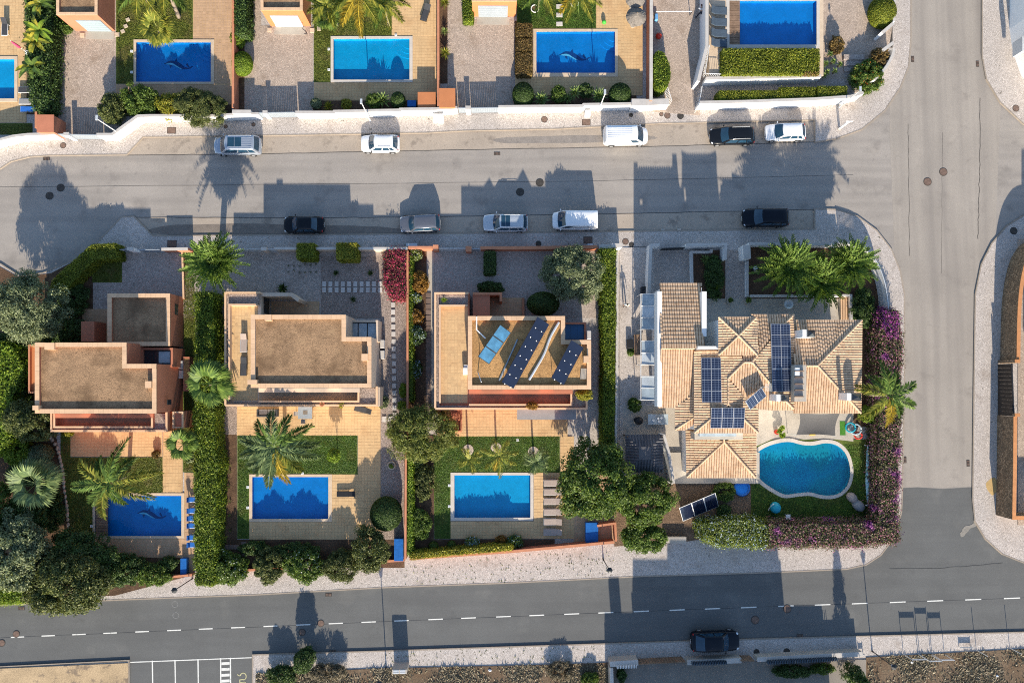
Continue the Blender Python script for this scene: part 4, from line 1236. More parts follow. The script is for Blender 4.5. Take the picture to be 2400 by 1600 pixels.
# dividing walls, upper row
wall('brown dividing wall right of the shaded dolphin pool', [(546, -120), (546, 150), (546, 252)], 0.2, 1.5, stucco_s, brickwall)
wall('slim orange dividing wall right of the turquoise pool', [(1027, -120), (1027, 250)], 0.18, 1.6, stucco_o, brickwall)
wall('orange lane wall with a pale coping by the thatched parasols', [(1527, -120), (1526, 235)], 0.3, 1.9, stucco_s, white_top)
wall('low dark wall left of the leftmost upper driveway', [(128, -30), (128, 262)], 0.12, 0.3, concrete)
wall('orange stub wall above the left terracotta meter box', [(84, 262), (84, 300)], 0.18, 1.7, stucco_s, brickwall)
def meterbox(label, x0, y0, x1, y1, h, m, name='meter_housing'):
    b = MB().prism(PP(rect(x0, y0, x1, y1), h), 0, h - .08)
    v = np.array(b.v)
    t = thing(name, label, 'housing', (v[:, 0].mean(), v[:, 1].mean(), 0))
    b.build('housing', m, t)
    MB().prism(PP(rect(x0 - 1, y0 - 1, x1 + 1, y1 + 1), h), h - .08, h, bottom=True).build('lid', m, t)
    return t
meterbox('square terracotta bin housing behind the curved white wall', 87, 270, 125, 309, 2.2, stucco_s)
meterbox('orange bin housing left of the slim dividing wall', 980, 217, 1020, 255, 1.5, stucco_o)
meterbox('orange bin housing right of the slim dividing wall', 1030, 208, 1066, 251, 2.0, stucco_o)
tag(MB().prism(PP(rect(957, 242, 977, 256), .2), .1, .95).build('storage_chest', bluep, bevel=.03), 'blue storage chest beside the orange bin housing', 'chest')
c = P(1027, 274, 1.0)
tag(MB().prism(PP(rect(1014, 267, 1039, 272), 1.3), 0, 1.3).prism(PP(rect(1015, 272, 1040, 284), .7), 0, .7).build('utility_cabinet', white, bevel=.02), 'white stepped utility cabinet on the upper pavement', 'cabinet')
tag(MB().prism(PP(rect(1372, 258, 1385, 268), 1.0), 0, 1.0).build('utility_cabinet', white, bevel=.02), 'small white cabinet against the wall behind the white van', 'cabinet')
# steel lane gate and plot E
t = thing('lane_gate', 'white barred gate leaf standing open in the narrow lane', 'gate', tuple(P(1572, 232, .1)))
a, b = P(1565, 205, 1.4), P(1575, 236, 1.4)
for k in range(9):
    p = a.lerp(b, k / 8)
    MB().tube([(p.x, p.y, .15), (p.x, p.y, 1.4)], .02, 5).build('bar', plastic_w, t)
MB().tube([a, b], .03, 6).tube([(a.x, a.y, .2), (b.x, b.y, .2)], .03, 6).build('rail', plastic_w, t)
# middle row front walls
wall('white and orange wall left of the big palm at the first middle house', [(378, 584), (440, 583)], 0.24, 1.5, stucco_s, white_top)
pillar('white pillar at the clipped hedge end of the first house gate', 305, 583, .6, .3, 1.6, white, white_top)
gate('blue-grey driveway gate of the first middle house', (322, 585), (374, 585), 1.45, metal_g, 14)
gate('narrow blue-grey gate beside the clipped street hedge', (280, 585), (297, 584), 1.45, metal_g, 5, 'pedestrian_gate')
wall('low boundary wall between the first house drive and its grass strip', [(427, 590), (430, 700)], 0.14, .5, stucco_s, capstone)
gate('pale driveway gate of the second middle house', (560, 584), (610, 584), 1.4, metal_l, 12)
pillar('pale grey pillar left of the clipped cubes', 618, 583, .5, .3, 1.6, stucco_c, white_top)
gate('pedestrian gate left of the clipped cubes', (624, 584), (642, 584), 1.4, metal_l, 5, 'pedestrian_gate')
wall('pale front wall of the second house under the clipped cubes', [(643, 582), (955, 582)], 0.22, 1.5, stucco_c, white_top)
wall('long slim terracotta wall between the second and third house', [(955, 588), (955, 950), (951, 1060), (950, 1310)], 0.16, 1.5, stucco_o, brickwall)
wall('short terracotta front wall beside the blue flowered shrub', [(957, 580), (1015, 580)], 0.24, 1.5, stucco_s, brickwall)
pillar('terracotta gate pillar beside the red bougainvillea garden', 1021, 580, .5, .5, 1.65, stucco_s, brickwall)
gate('grey driveway gate of the solar panel house', (1028, 582), (1090, 582), 1.4, metal_l, 14)
pillar('terracotta pillar between the gates of the solar panel house', 1098, 583, .55, .5, 1.65, stucco_s, brickwall)
gate('narrow gate beside the dark clipped block', (1106, 583), (1124, 583), 1.4, metal_g, 5, 'pedestrian_gate')
wall('terracotta front wall behind the olive tree of the solar house', [(1126, 581), (1290, 580), (1400, 578)], 0.28, 1.5, stucco_s, brickwall)
pillar('wide white pillar at the top of the long hedge', 1446, 575, 1.1, .35, 1.7, white, white_top)
pillar('grey meter pillar left of the wide white pillar', 1420, 578, 1.4, .4, 1.55, concrete, white_top, 'meter_pillar')
wall('long white wall between the tall hedge and the side lane', [(1446, 588), (1446, 820), (1443, 1055)], 0.2, 1.6, white, white_top)
# plot 4 front walls
wall('white L-shaped wall at the side lane entrance', [(1546, 573), (1526, 575), (1524, 608), (1521, 690)], 0.28, 1.7, white, white_top)
wall('white planter wall facing the street in front of the tiled house', [(1608, 574), (1701, 572), (1700, 608)], 0.24, 1.7, white, white_top)
wall('low white planter edge beside the tiled house drive', [(1668, 584), (1668, 590), (1621, 590), (1624, 690)], 0.16, .9, white, white_top)
wall('white gate wall left of the three big palms', [(1750, 574), (1752, 606)], 0.7, 1.8, white, white_top)
wall('low white wall along the path left of the three palms', [(1752, 612), (1752, 695)], 0.18, .8, white, white_top)
wall('white street wall above the three big palms', [(1756, 571), (1980, 573)], 0.24, 1.5, white, white_top)
cpts = smooth_pts([(1980, 573), (2022, 588), (2048, 618), (2064, 660), (2071, 700), (2073, 740)], 4, False)
wall('curved white corner wall with a slatted top', cpts, 0.22, 1.0, white, white_top)
t = thing('slatted_fence', 'curved pale blue slatted fence on the corner wall', 'fence', tuple(P(2060, 640, 1.0)))
fp = smooth_pts([(1985, 570), (2028, 585), (2055, 615), (2072, 658), (2080, 700), (2082, 738)], 9, False)
for i in range(len(fp) - 1):
    a, b = P(*fp[i], 1.75), P(*fp[i + 1], 1.75)
    d = b - a
    for kk in (.25, .75):
        p = a + d * kk
        MB().obox((p.x, p.y, 1.38), (.05, d.length * .32, .74), math.atan2(d.y, d.x) - PI / 2).build('slat', mat_slat if 'mat_slat' in globals() else plastic_w, t)
MB().prism(offset_line(PP(fp, 1.75), .1), 1.72, 1.79, bottom=True).build('top_rail', metal_l, t)
gate('dark driveway gate beside the side lane of the tiled house', (1552, 582), (1606, 580), 1.3, metal_d, 12)
tag(MB().prism(offset_line(PP([(1472, 580), (1520, 580)], .12), .12), .1, .16).build('gate_track', metal_d), 'dark gate track across the side lane', 'gate track')
wall('white garden wall behind the palms patio', [(1760, 693), (1995, 692), (1996, 760)], 0.2, 1.0, white, white_top)
wall('orange street wall below the loungers of the solar house', [(960, 1309), (1200, 1292), (1440, 1270)], 0.22, 1.3, stucco_s, brickwall)
wall('orange corner enclosure wall beside the blue tarpaulin', [(1400, 1232), (1442, 1226), (1444, 1268)], 0.18, 1.2, stucco_s, brickwall)
wall('dark rear wall below the first house terrace', [(300, 1346), (395, 1352), (450, 1347)], 0.18, .9, stucco_s, brickwall)
wall('low rear wall behind the oleanders of the second house', [(560, 1337), (760, 1326), (948, 1312)], 0.18, .7, stucco_s, brickwall)
tag(MB().prism(PP(rect(926, 1259, 947, 1310), .3), .1, 1.0).build('storage_chest', bluep, bevel=.03), 'tall blue storage chest at the foot of the slim terracotta wall', 'chest')
tag(MB().prism(PP(rect(1371, 1222, 1400, 1272), .3), .1, .9).build('tarpaulin_stack', bluep, bevel=.06), 'blue tarpaulin covered stack under the big dark tree', 'tarpaulin')
tag(MB().prism(PP(rect(427, 1306, 441, 1349), .3), .1, .7).build('tarpaulin_stack', bluep, bevel=.06), 'long blue tarpaulin beside the hedge of the first house', 'tarpaulin')
tag(MB().prism(PP(rect(1555, 1256, 1606, 1270), .3), .1, .7).build('rear_wall', concrete), 'pale rear wall end right of the bright green tree', 'wall')
# stepped white lids and white bench
tag(MB().prism(PP(rect(352 + 600, 570, 978, 577), .9), .0, .9).build('letter_box', metal_l, bevel=.02), 'pale letter box on the pavement above the red bougainvillea', 'letter box')
tag(MB().prism(PP(rect(1377, 571, 1390, 576), .9), .0, .9).build('letter_box', metal_l, bevel=.02), 'pale letter box near the olive tree on the lower pavement', 'letter box')
for k, (x, y, lab) in enumerate([(1045, 550, 'left concrete ramp block in the gutter of the lower bays'), (1078, 550, 'right concrete ramp block in the gutter of the lower bays'),
                                 (1553, 540, 'left pale ramp block near the white planter wall'), (1592, 539, 'right pale ramp block near the white planter wall')]):
    w_ = 9 if k < 2 else 4.5
    tag(MB().prism(PP(rect(x - w_, y - 4, x + w_, y + 3), .12), .01, .13).build('ramp_block', concrete, bevel=.02), lab, 'block')
# manholes, gullies and valve covers
def cover(label, px, py, r, m=None, square=False, z=0.126, ring=True):
    c = P(px, py, z)
    t = thing('manhole_cover', label, 'manhole cover', (c.x, c.y, z))
    if square:
        MB().box(c.x - r[0] - .05, c.x + r[0] + .05, c.y - r[1] - .05, c.y + r[1] + .05, z - .03, z + .003).build('frame', castiron, t)
        MB().box(c.x - r[0], c.x + r[0], c.y - r[1], c.y + r[1], z - .03, z + .012).build('lid', m or rust, t)
    else:
        MB().cyl((c.x, c.y, z - .03), r + .06, .034, 22).build('frame', castiron, t)
        MB().cyl((c.x, c.y, z - .03), r, .043, 22).build('lid', m or rust, t)
    return t
for a in [('round rusty cover on the pavement below the leftmost gates', 148, 341, .27), ('round cover right of the olive bushes pavement', 529, 297, .16), ('round cover behind the silver people carrier', 594, 292, .16),
          ('round rusty cover on the pavement left of the white van', 1276, 280, .3), ('small dark cover in the shadow of the upper white van', 1479, 270, .18), ('small cover left of the lane mouth', 1550, 268, .18),
          ('rusty round cover left in the lane mouth', 1564, 271, .3), ('dark round cover right in the lane mouth', 1595, 272, .31), ('rusty round cover on the corner pavement at upper right', 2381, 254, .33),
          ('round cover at the side lane entrance', 1466, 566, .3), ('dark cover just right of the side lane entrance cover', 1480, 573, .22), ('dark cover by the terracotta wall of the solar house', 1262, 571, .26),
          ('dark round cover on the right hand pavement corner', 2376, 541, .36), ('grey cover on the pavement left of the lower dark car', 1844, 1526, .3), ('grey cover right of the parked dark car', 1773, 1527, .26)]:
    cover(a[0], a[1], a[2], a[3], castiron if 'dark' in a[0] or 'grey' in a[0] else rust)
for a in [('left manhole cover in the shaded upper street', 116, 459, .36), ('right manhole cover in the shaded upper street at left', 142, 440, .36), ('upper cover of the pair in the middle street', 1265, 428, .38),
          ('lower cover of the pair in the middle street', 1219, 450, .38), ('left cover of the pair at the crossroads', 2174, 426, .40), ('right cover of the pair at the crossroads', 2211, 403, .40),
          ('brown cover in the dark road shade', 1770, 1452, .38), ('brown cover on a centre dash of the dark road', 1845, 1426, .38), ('rusty cover left of the first centre dash', 38, 1485, .3),
          ('rusty cover at the lower left road edge', 4, 1506, .3), ('reddish cover in the scrub shadow on the dark road', 752, 1460, .3), ('faint cover in the middle of the scrub shadow', 708, 1481, .3)]:
    cover(a[0], a[1], a[2], a[3], castiron if 'shaded' in a[0] or 'street' in a[0] else rust, z=0.03)
for a in [('square rusty cover on the pavement below the olive bushes', 402, 306, (.42, .3)), ('square rusty cover left of the upper white van', 1374, 287, (.42, .3)), ('square cover left of the big palm street wall', 403, 571, (.44, .32)),
          ('square cover near the olive tree wall', 1378, 563, (.44, .34)), ('square grey cover in the solar house yard', 1254, 604, (.32, .3))]:
    cover(a[0], a[1], a[2], a[3], rust if 'grey' not in a[0] else castiron, True)
for a in [('gully grate at the left kerb near the curved wall', 109, 372), ('gully grate at the kerb of the upper side street left', 2139, 139), ('gully grate at the kerb of the upper side street right', 2291, 150), ('rusty gully below the white hatchback', 1165, 360),
          ('gully on the left side of the side street lower end', 2121, 1077), ('gully on the right side of the side street lower end', 2269, 1085), ('gully grate on the dark road at far left', 50, 1425), ('gully grate on the dark road below the oleanders', 770, 1393),
          ('gully by the lower kerb left of the cypress shadow', 1875, 1489), ('gully in the kerb of the left bulb', 140, 630), ('gully by the lower kerb under the scrub', 780, 1526)]:
    c = P(a[1], a[2], .03)
    t = thing('gully_grate', a[0], 'drain', (c.x, c.y, .02))
    vert = 2000 < a[1]
    w_, h_ = (.17, .34) if vert else (.34, .17)
    MB().box(c.x - w_, c.x + w_, c.y - h_, c.y + h_, .005, .032).build('frame', castiron, t)
    for k in range(4):
        if vert: MB().box(c.x - w_ * .8, c.x + w_ * .8, c.y - h_ + .08 + k * .15, c.y - h_ + .15 + k * .15, .02, .042).build('bar', rust, t)
        else: MB().box(c.x - w_ + .08 + k * .15, c.x - w_ + .15 + k * .15, c.y - h_ * .8, c.y + h_ * .8, .02, .042).build('bar', rust, t)
# street lamps
def lamp(label, base, head, h, m, style='lantern'):
    b, c = P(*base, .12), P(*head, h)
    t = thing('street_lamp', label, 'street lamp', (b.x, b.y, .1))
    MB().tube([(b.x, b.y, .0), (b.x, b.y, .35), (b.x, b.y, .36), (b.x, b.y, h - .35)], [.09, .085, .055, .045], 8).build('pole', m, t, smooth=False)
    if style == 'lantern':
        MB().cyl((b.x, b.y, h - .36), .14, .38, 6, .26).build('lantern_glass', glass_l, t)
        MB().cyl((b.x, b.y, h), .31, .12, 6, .09).cyl((b.x, b.y, h + .1), .09, .08, 6, .02).build('lantern_roof', m, t)
    else:
        MB().tube([(b.x, b.y, h - .4), (b.x, b.y, h - .05), (b.x, b.y + .05, h)], .045, 7).build('neck', m, t)
        MB().obox((b.x - .03, b.y + .12, h + .03), (.24, .55, .1), 0).build('lamp_head', metal_l, t, bevel=.03)
    return t
lamp('white street lamp leaning over the bent white wall', (290, 320), (228, 285), 5.0, plastic_w, 'head')
lamp('white street lamp above the small white hatchback', (868, 284), (847, 241), 5.0, plastic_w, 'head')
lamp('white street lamp left of the upper white van', (1402, 262), (1417, 222), 4.9, plastic_w, 'head')
lamp('grey street lamp on the bend beside the orange flowered shrub', (1966, 252), (2014, 212), 4.6, metal_l, 'head')
lamp('dark green lantern at the foot of the tall hedge', (451, 1355), (405, 1385), 4.1, metal_d)
lamp('dark green lantern on the pavement below the big tree', (1414, 1311), (1429, 1338), 4.1, metal_d)
lamp('dark green lantern rising from the dry scrub at lower right', (2044, 1525), (2097, 1563), 4.1, metal_d)
lamp('dark green lantern cut by the lower edge in the scrub', (905, 1562), (888, 1595), 4.1, metal_d)
c = P(1967, 302, .12)
t = thing('sign_post', 'slim white sign panel on the corner pavement', 'sign', (c.x, c.y, .12))
MB().box(c.x - .13, c.x + .13, c.y - .04, c.y + .04, .12, 2.1).build('panel', plastic_w, t)
MB().box(c.x - .17, c.x + .17, c.y - .1, c.y + .1, .1, .2).build('foot', concrete, t)
MB().prism([(c.x - .13, c.y - .04), (c.x + .13, c.y - .04), (c.x + .45, c.y + .04), (c.x - .3, c.y + .04)], 2.1, 2.3, bottom=True).build('head_panel', plastic_w, t)
# ------------------------------------------------------------------ houses
def inset(poly, d):
    poly = ccw(poly)
    n, out = len(poly), []
    for i, p in enumerate(poly):
        a, b = (p - poly[i - 1]).normalized(), (poly[(i + 1) % n] - p).normalized()
        na, nb = Vector((-a.y, a.x)), Vector((-b.y, b.x))
        m_ = na + nb
        out.append(p + m_ * d * 2 / max(.5, m_.length_squared))
    return out
def cap_tiles(parent, poly, width, z, m, pitch=0.47, h=0.05, ov=0.02):
    """parapet capping laid tile by tile round an outline"""
    poly = inset(poly, -ov)
    n = len(poly)
    for i in range(n):
        p, q, r = poly[i], poly[(i + 1) % n], poly[(i + 2) % n]
        d = q - p
        L = d.length
        d.normalize()
        e = (r - q).normalized()
        conv = d.x * e.y - d.y * e.x > 0
        L += -width if conv else width
        nrm = Vector((-d.y, d.x))
        k = max(1, round(L / pitch))
        st = L / k
        me = bpy.data.meshes.new('coping_tile')
        b = MB().obox((0, 0, h / 2), (st - .008, width, h))
        me.from_pydata(b.v, [], b.f)
        me.materials.append(m)
        ang = math.atan2(d.y, d.x)
        for j in range(k):
            c = p + d * (st * (j + .5)) + nrm * width / 2
            o = bpy.data.objects.new('coping_tile', me)
            COL.objects.link(o)
            o.parent = parent
            o.location = Vector((c.x, c.y, z + random.uniform(-.003, .003))) - ORG[parent.name]
            o.rotation_euler = (0, 0, ang)
def window(parent, c, w, h, ang, glass=None, frame=None, mull=1):
    """window on a wall: c centre on the wall face, ang: direction the wall looks"""
    R_ = Matrix.Rotation(ang, 3, 'Z')
    f = MB().obox(Vector(c) + R_ @ Vector((.01, 0, 0)), (.07, w, h), ang)
    o = f.build('window', frame or metal_d, parent)
    for k in range(mull):
        y = -w / 2 + w * (k + .5) / mull
        MB().obox(Vector(c) + R_ @ Vector((.05, y, 0)), (.012, w / mull - .1, h - .1), ang).build('pane', glass or glass_d, o)
    return o
def block(parent, poly, h, m, cap=None, roofm=None, par=0.35, cw=0.42, name='wall', z0=0.0):
    """walls up to the roof, parapet, gravel and capping; poly in world metres"""
    poly = ccw(poly)
    MB().prism(poly, z0, h - par).build(name, m, parent)
    MB().prism(poly, h - par + .002, h - .05, 0, None, [inset(poly, cw - .06)]).build('parapet', m, parent)
    r = MB()
    r.cap([inset(poly, cw - .06)], h - par + .05)
    r.build('roof', roofm or gravel_roof, parent)
    cap_tiles(parent, poly, cw, h - .05, cap or capstone)
def box_on(parent, name, x0, y0, x1, y1, z0, z1, m, bevel=0, bottom=True):
    return MB().prism(PP(rect(x0, y0, x1, y1), z1), z0, z1, bottom=bottom).build(name, m, parent, bevel=bevel)
def hroot(label, px, py):
    c = P(px, py, 0)
    return thing('house', label, 'house', (c.x, c.y, 0))
HR = 5.8
def balcony(h, x0, x1, yt, yb, m, floor, xr, zf=3.0, fx=None):
    """first floor balcony with a double planter wall along the garden side"""
    box_on(h, 'balcony_slab', fx or x0, yt, x1, yb, 0, zf - .004, m)
    f0 = fx or x0 + 10
    s = box_on(h, 'balcony_floor', f0, yt + 2, xr, yb - 10, zf - .02, zf + .015, floor)
    box_on(h, 'sunlit_ledge', f0, yt + 4, xr + 3, yt + 14, zf + .9, zf + 1.1, m)
    tiles(s, [(f0, yt + 2, xr, yb - 12)], zf + .012, floor, 0.34, 140, .008)
    def par(name, pts, w_, hh):
        MB().prism(offset_line(PP(pts, hh), w_), zf, hh - .05).build(name, m, h)
        MB().prism(offset_line(PP(pts, hh), w_ + .06), hh - .05, hh, bottom=True).build('planter_coping', capstone, h)
    par('balcony_parapet', ([(fx, yb - 10.5)] if fx else [(x0 + 9, yt + 4), (x0 + 9, yb - 10.5)]) + [(xr, yb - 10.5), (xr, yt + 4)], .12, zf + .75)
    par('planter_wall', ([(fx, yb - 1.5)] if fx else [(x0 + 2, yt), (x0 + 2, yb - 1.5)]) + [(x1 - 2, yb - 1.5), (x1 - 2, yt)], .14, zf + .56)
    if fx: par('planter_wall', [(x0 + 2, yb - 1.5), (fx, yb - 1.5)], .138, zf + .554)
    box_on(h, 'planter_soil', x0 + 4, yb - 9, x1 - 4, yb - 3, zf, zf + .304, gravel)
    box_on(h, 'planter_soil', xr + 2, yt + 4, x1 - 4, yb - 9, zf, zf + .307, gravel)
def south_doors(h, x0, x1, y, z0, hh, n):
    for k in range(n):
        u = (k + .5) / n
        c = P(x0 + (x1 - x0) * u, y, z0 + hh / 2)
        c = Vector((P(x0 + (x1 - x0) * u, y, HR).x, P(x0, y, HR).y, z0 + hh / 2))
        window(h, c, 2.2, hh, -PI / 2, mull=2)
def lightwell(h, x0, y0, x1, y1, zt, m, glass, n=3, cap=None, frame=None):
    poly = ccw(PP(rect(x0, y0, x1, y1), zt))
    MB().prism(poly, 0, zt - .5).build('stair_wing', m, h)
    MB().prism(poly, zt - .498, zt, 0, None, [inset(poly, .2)]).build('wing_parapet', cap or m, h)
    q = inset(poly, .2)
    xs, ys = [p.x for p in q], [p.y for p in q]
    f = MB().box(min(xs) + .01, max(xs) - .01, min(ys) + .01, max(ys) - .01, zt - .5, zt - .3).build('skylight', frame or metal_d, h)
    for k in range(n):
        a = min(xs) + (max(xs) - min(xs)) * (k + .06) / n
        b = min(xs) + (max(xs) - min(xs)) * (k + .94) / n
        MB().box(a, b, min(ys) + .1, max(ys) - .1, zt - .35, zt - .27).build('pane', glass, f)

# ---- first house (salmon, garage block in front)
h1 = hroot('salmon house with brown gravel roof and garage block, leftmost of the middle row', 230, 880)
R1p = PP([(82, 803), (296, 803), (296, 853), (366, 853), (366, 968), (82, 968)], HR)
block(h1, R1p, HR, stucco_s)
G1 = PP(rect(252, 688, 398, 810), 3.2)
block(h1, G1, 3.2, stucco_s, roofm=gravel_roof, name='garage_wall')
lightwell(h1, 330, 815, 405, 860, 2.9, stucco_s, glass_d, 3)
box_on(h1, 'pale_panel', 372, 824, 398, 850, 2.62, 2.66, glass_l)
box_on(h1, 'pergola_block', 404, 964, 429, 1003, 0, 2.9, stucco_s)
box_on(h1, 'west_wing', 66, 807, 100, 921, 0, 3.0, stucco_o)
MB().prism(PP(rect(66, 807, 100, 921), 3.3), 3.0, 3.3, 0, None, [inset(PP(rect(66, 807, 100, 921), 3.3), .16)]).build('wing_parapet', brickwall, h1)
balcony(h1, 118, 392, 965, 1011, stucco_s, tile_red, 356)
south_doors(h1, 100, 350, 968, 3.05, 2.1, 3)
box_on(h1, 'porch_wall', 190, 753, 221, 800, 0, 2.3, stucco_s)
box_on(h1, 'roof_post', 104, 803, 127, 819, 5.5, 6.0, capstone)
box_on(h1, 'roof_post', 340, 893, 354, 909, 5.5, 6.1, capstone)
box_on(h1, 'roof_post', 76, 950, 90, 961, 5.5, 6.0, capstone)
box_on(h1, 'side_planter', 429, 836, 444, 916, 0, 1.0, stucco_s)
box_on(h1, 'side_planter_gravel', 431, 840, 442, 898, .9, 1.01, gravel_gold)
MB().prism(PP(rect(404, 964, 429, 1003), 3.1), 2.9, 3.1, 0, None, [inset(PP(rect(404, 964, 429, 1003), 3.1), .14)], bottom=True).build('pergola_frame', capstone, h1)
window(h1, P(383, 942, 3.6) + Vector((.7, 0, .3)), .5, .8, 0)
for k in range(2):
    window(h1, Vector((P(398, 700, 3.2).x, P(398, 725 + 50 * k, 2).y, 1.8)), 1.1, .7, 0)
# ---- second house (cream)
h2 = hroot('cream house with a plain brown gravel roof, second of the middle row', 720, 830)
R2p = PP([(588, 738), (810, 738), (810, 790), (870, 790), (870, 908), (588, 908)], HR)
block(h2, R2p, HR, stucco_c)
lightwell(h2, 812, 750, 886, 800, 2.7, stucco_c, glass_l, 3)
box_on(h2, 'stair_door', 816, 760, 827, 790, 2.2, 2.45, glass_b)
def west_terrace(h, x0, y0, x1, y1, m, tx0, tx1, ty0, ty1):
    box_on(h, 'terrace_block', x0, y0, x1, y1, 0, 3.0, m)
    s = box_on(h, 'terrace_floor', tx0, ty0, tx1, ty1, 2.98, 3.02, grout)
    tiles(s, [(tx0, ty0, tx1, ty1)], 3.015, tile_tan, 0.34, 220, .008)
    def par(pts, w_, hh, nm='planter_wall'):
        MB().prism(offset_line(PP(pts, hh), w_), 3.0, hh - .05).build(nm, m, h)
        MB().prism(offset_line(PP(pts, hh), w_ + .06), hh - .05, hh, bottom=True).build('planter_coping', capstone, h)
    par([(x1 - 2, y0 + 2), (x0 + 2, y0 + 2), (x0 + 2, y1 - 2)], .14, 3.55)
    par([(tx1, ty0 - 2), (tx0 - 2, ty0 - 2), (tx0 - 2, y1 - 14)], .12, 3.6)
    box_on(h, 'planter_soil', x0 + 4, y0 + 5, tx0 - 3, y1 - 4, 3.0, 3.3, gravel)
    box_on(h, 'planter_soil', tx0 - 2, y0 + 5, x1 - 4, ty0 - 4, 3.0, 3.301, gravel)
west_terrace(h2, 526, 684, 612, 950, stucco_c, 539, 604, 716, 938)
balcony(h2, 526, 885, 905, 951, stucco_c, tile_brown, 840, fx=606)
south_doors(h2, 605, 860, 908, 3.05, 2.1, 3)
MB().prism(offset_line(PP([(612, 690), (682, 690), (700, 704)], 3.0), .35), 0, 3.0).build('porch_wall', stucco_c, h2)
s = box_on(h2, 'porch_floor', 636, 706, 748, 742, .14, .2, grout)
tiles(s, [(640, 706, 746, 740)], .2, tile_brown, .45, 60)
for k in range(2):
    window(h2, Vector((P(612, 700, 3.0).x, P(630, 706 + 20 * k, 1.4).y, 1.4)), .85, 1.7, 0)
box_on(h2, 'roof_post', 620, 737, 636, 751, 5.5, 6.0, capstone)
box_on(h2, 'roof_post', 847, 829, 862, 845, 5.5, 6.1, capstone)
box_on(h2, 'roof_post', 580, 890, 602, 901, 5.5, 6.0, capstone)
box_on(h2, 'east_pier', 876, 907, 890, 952, 0, 2.9, stucco_c)
# ---- third house (salmon with solar equipment)
h3 = hroot('salmon house with golden gravel roof carrying solar panels, third of the middle row', 1240, 830)
R3p = PP([(1097, 741), (1324, 741), (1324, 797), (1385, 797), (1385, 912), (1097, 912)], HR)
block(h3, R3p, HR, stucco_s, roofm=gravel_gold)
lightwell(h3, 1316, 755, 1374, 800, 2.9, stucco_s, glass_b, 3, frame=glass_b)
west_terrace(h3, 1018, 685, 1100, 958, stucco_s, 1033, 1096, 718, 944)
balcony(h3, 1018, 1377, 909, 959, stucco_s, tile_red, 1339, fx=1099)
south_doors(h3, 1110, 1370, 912, 3.05, 2.1, 3)
box_on(h3, 'porch_roof', 1108, 688, 1148, 745, 0, 2.6, stucco_s)
MB().prism(offset_line(PP([(1108, 688), (1174, 688), (1174, 706)], 2.75), .26), 0, 2.75).build('porch_wall', brickwall, h3)
s = box_on(h3, 'porch_floor', 1148, 698, 1226, 745, .14, .2, grout)
tiles(s, [(1150, 700, 1224, 742)], .2, tile_brown, .45, 60)
box_on(h3, 'porch_step', 1224, 698, 1229, 742, .1, .5, brickwall)
box_on(h3, 'outdoor_shower_wall', 1026, 958, 1080, 1011, 0, .9, stucco_s)
MB().prism(PP(rect(1026, 958, 1083, 1012), 1.3), .9, 1.3, 0, None, [inset(PP(rect(1026, 958, 1083, 1012), 1.3), .15)]).build('planter_rim', brickwall, h3)
box_on(h3, 'roof_post', 1368, 834, 1380, 850, 5.5, 6.1, capstone)
box_on(h3, 'roof_hatch', 1087, 855, 1098, 878, 3.0, 3.6, plastic_w)
s = box_on(h3, 'awning', 1212, 959, 1350, 983, 2.5, 2.56, fabric_lg)
box_on(h3, 'flue', 1085, 862, 1095, 878, 3.0, 3.7, plastic_w)
# ---- upper row garages
def garage(label, x0, x1, yb, h, m, capm, door, dm, rx):
    g = thing('garage', label, 'garage', tuple(P((x0 + x1) / 2, yb, 0)))
    poly = PP(rect(x0, -150, x1, yb), h)
    block(g, poly, h, m, capm, gravel_roof, cw=.3)
    p = ccw(poly)
    ys = min(q.y for q in p)
    a, b = P(door[0], 60, 1.2).x, P(door[1], 60, 1.2).x
    d = MB().box(a, b, ys - .03, ys + .1, .14, 2.35).build('garage_door', dm, g)
    for k in range(5):
        MB().box(a + .03, b - .03, ys - .05, ys - .02, .17 + .43 * k, .57 + .43 * k).build('door_panel', dm, d)
    MB().box(a - .2, b + .2, ys - .9, ys, .1, .16).build('door_sill', concrete, g)
    return g
garage('salmon garage with brown gravel roof at the top left', 132, 228, 35, 3.4, stucco_s, capstone, (192, 250), mat('pale_blue_door', (.24, .30, .33), var=.05), 0)
garage('orange garage with a pale door left of the turquoise pool', 611, 709, 24, 3.4, stucco_o, capstone, (640, 705), mat('pale_grey_door', (.36, .39, .42), var=.05), 0)
garage('orange garage with a grey door left of the thatched parasol plot', 1106, 1211, 3, 3.2, stucco_o, capstone, (1121, 1190), metal_g, 0)

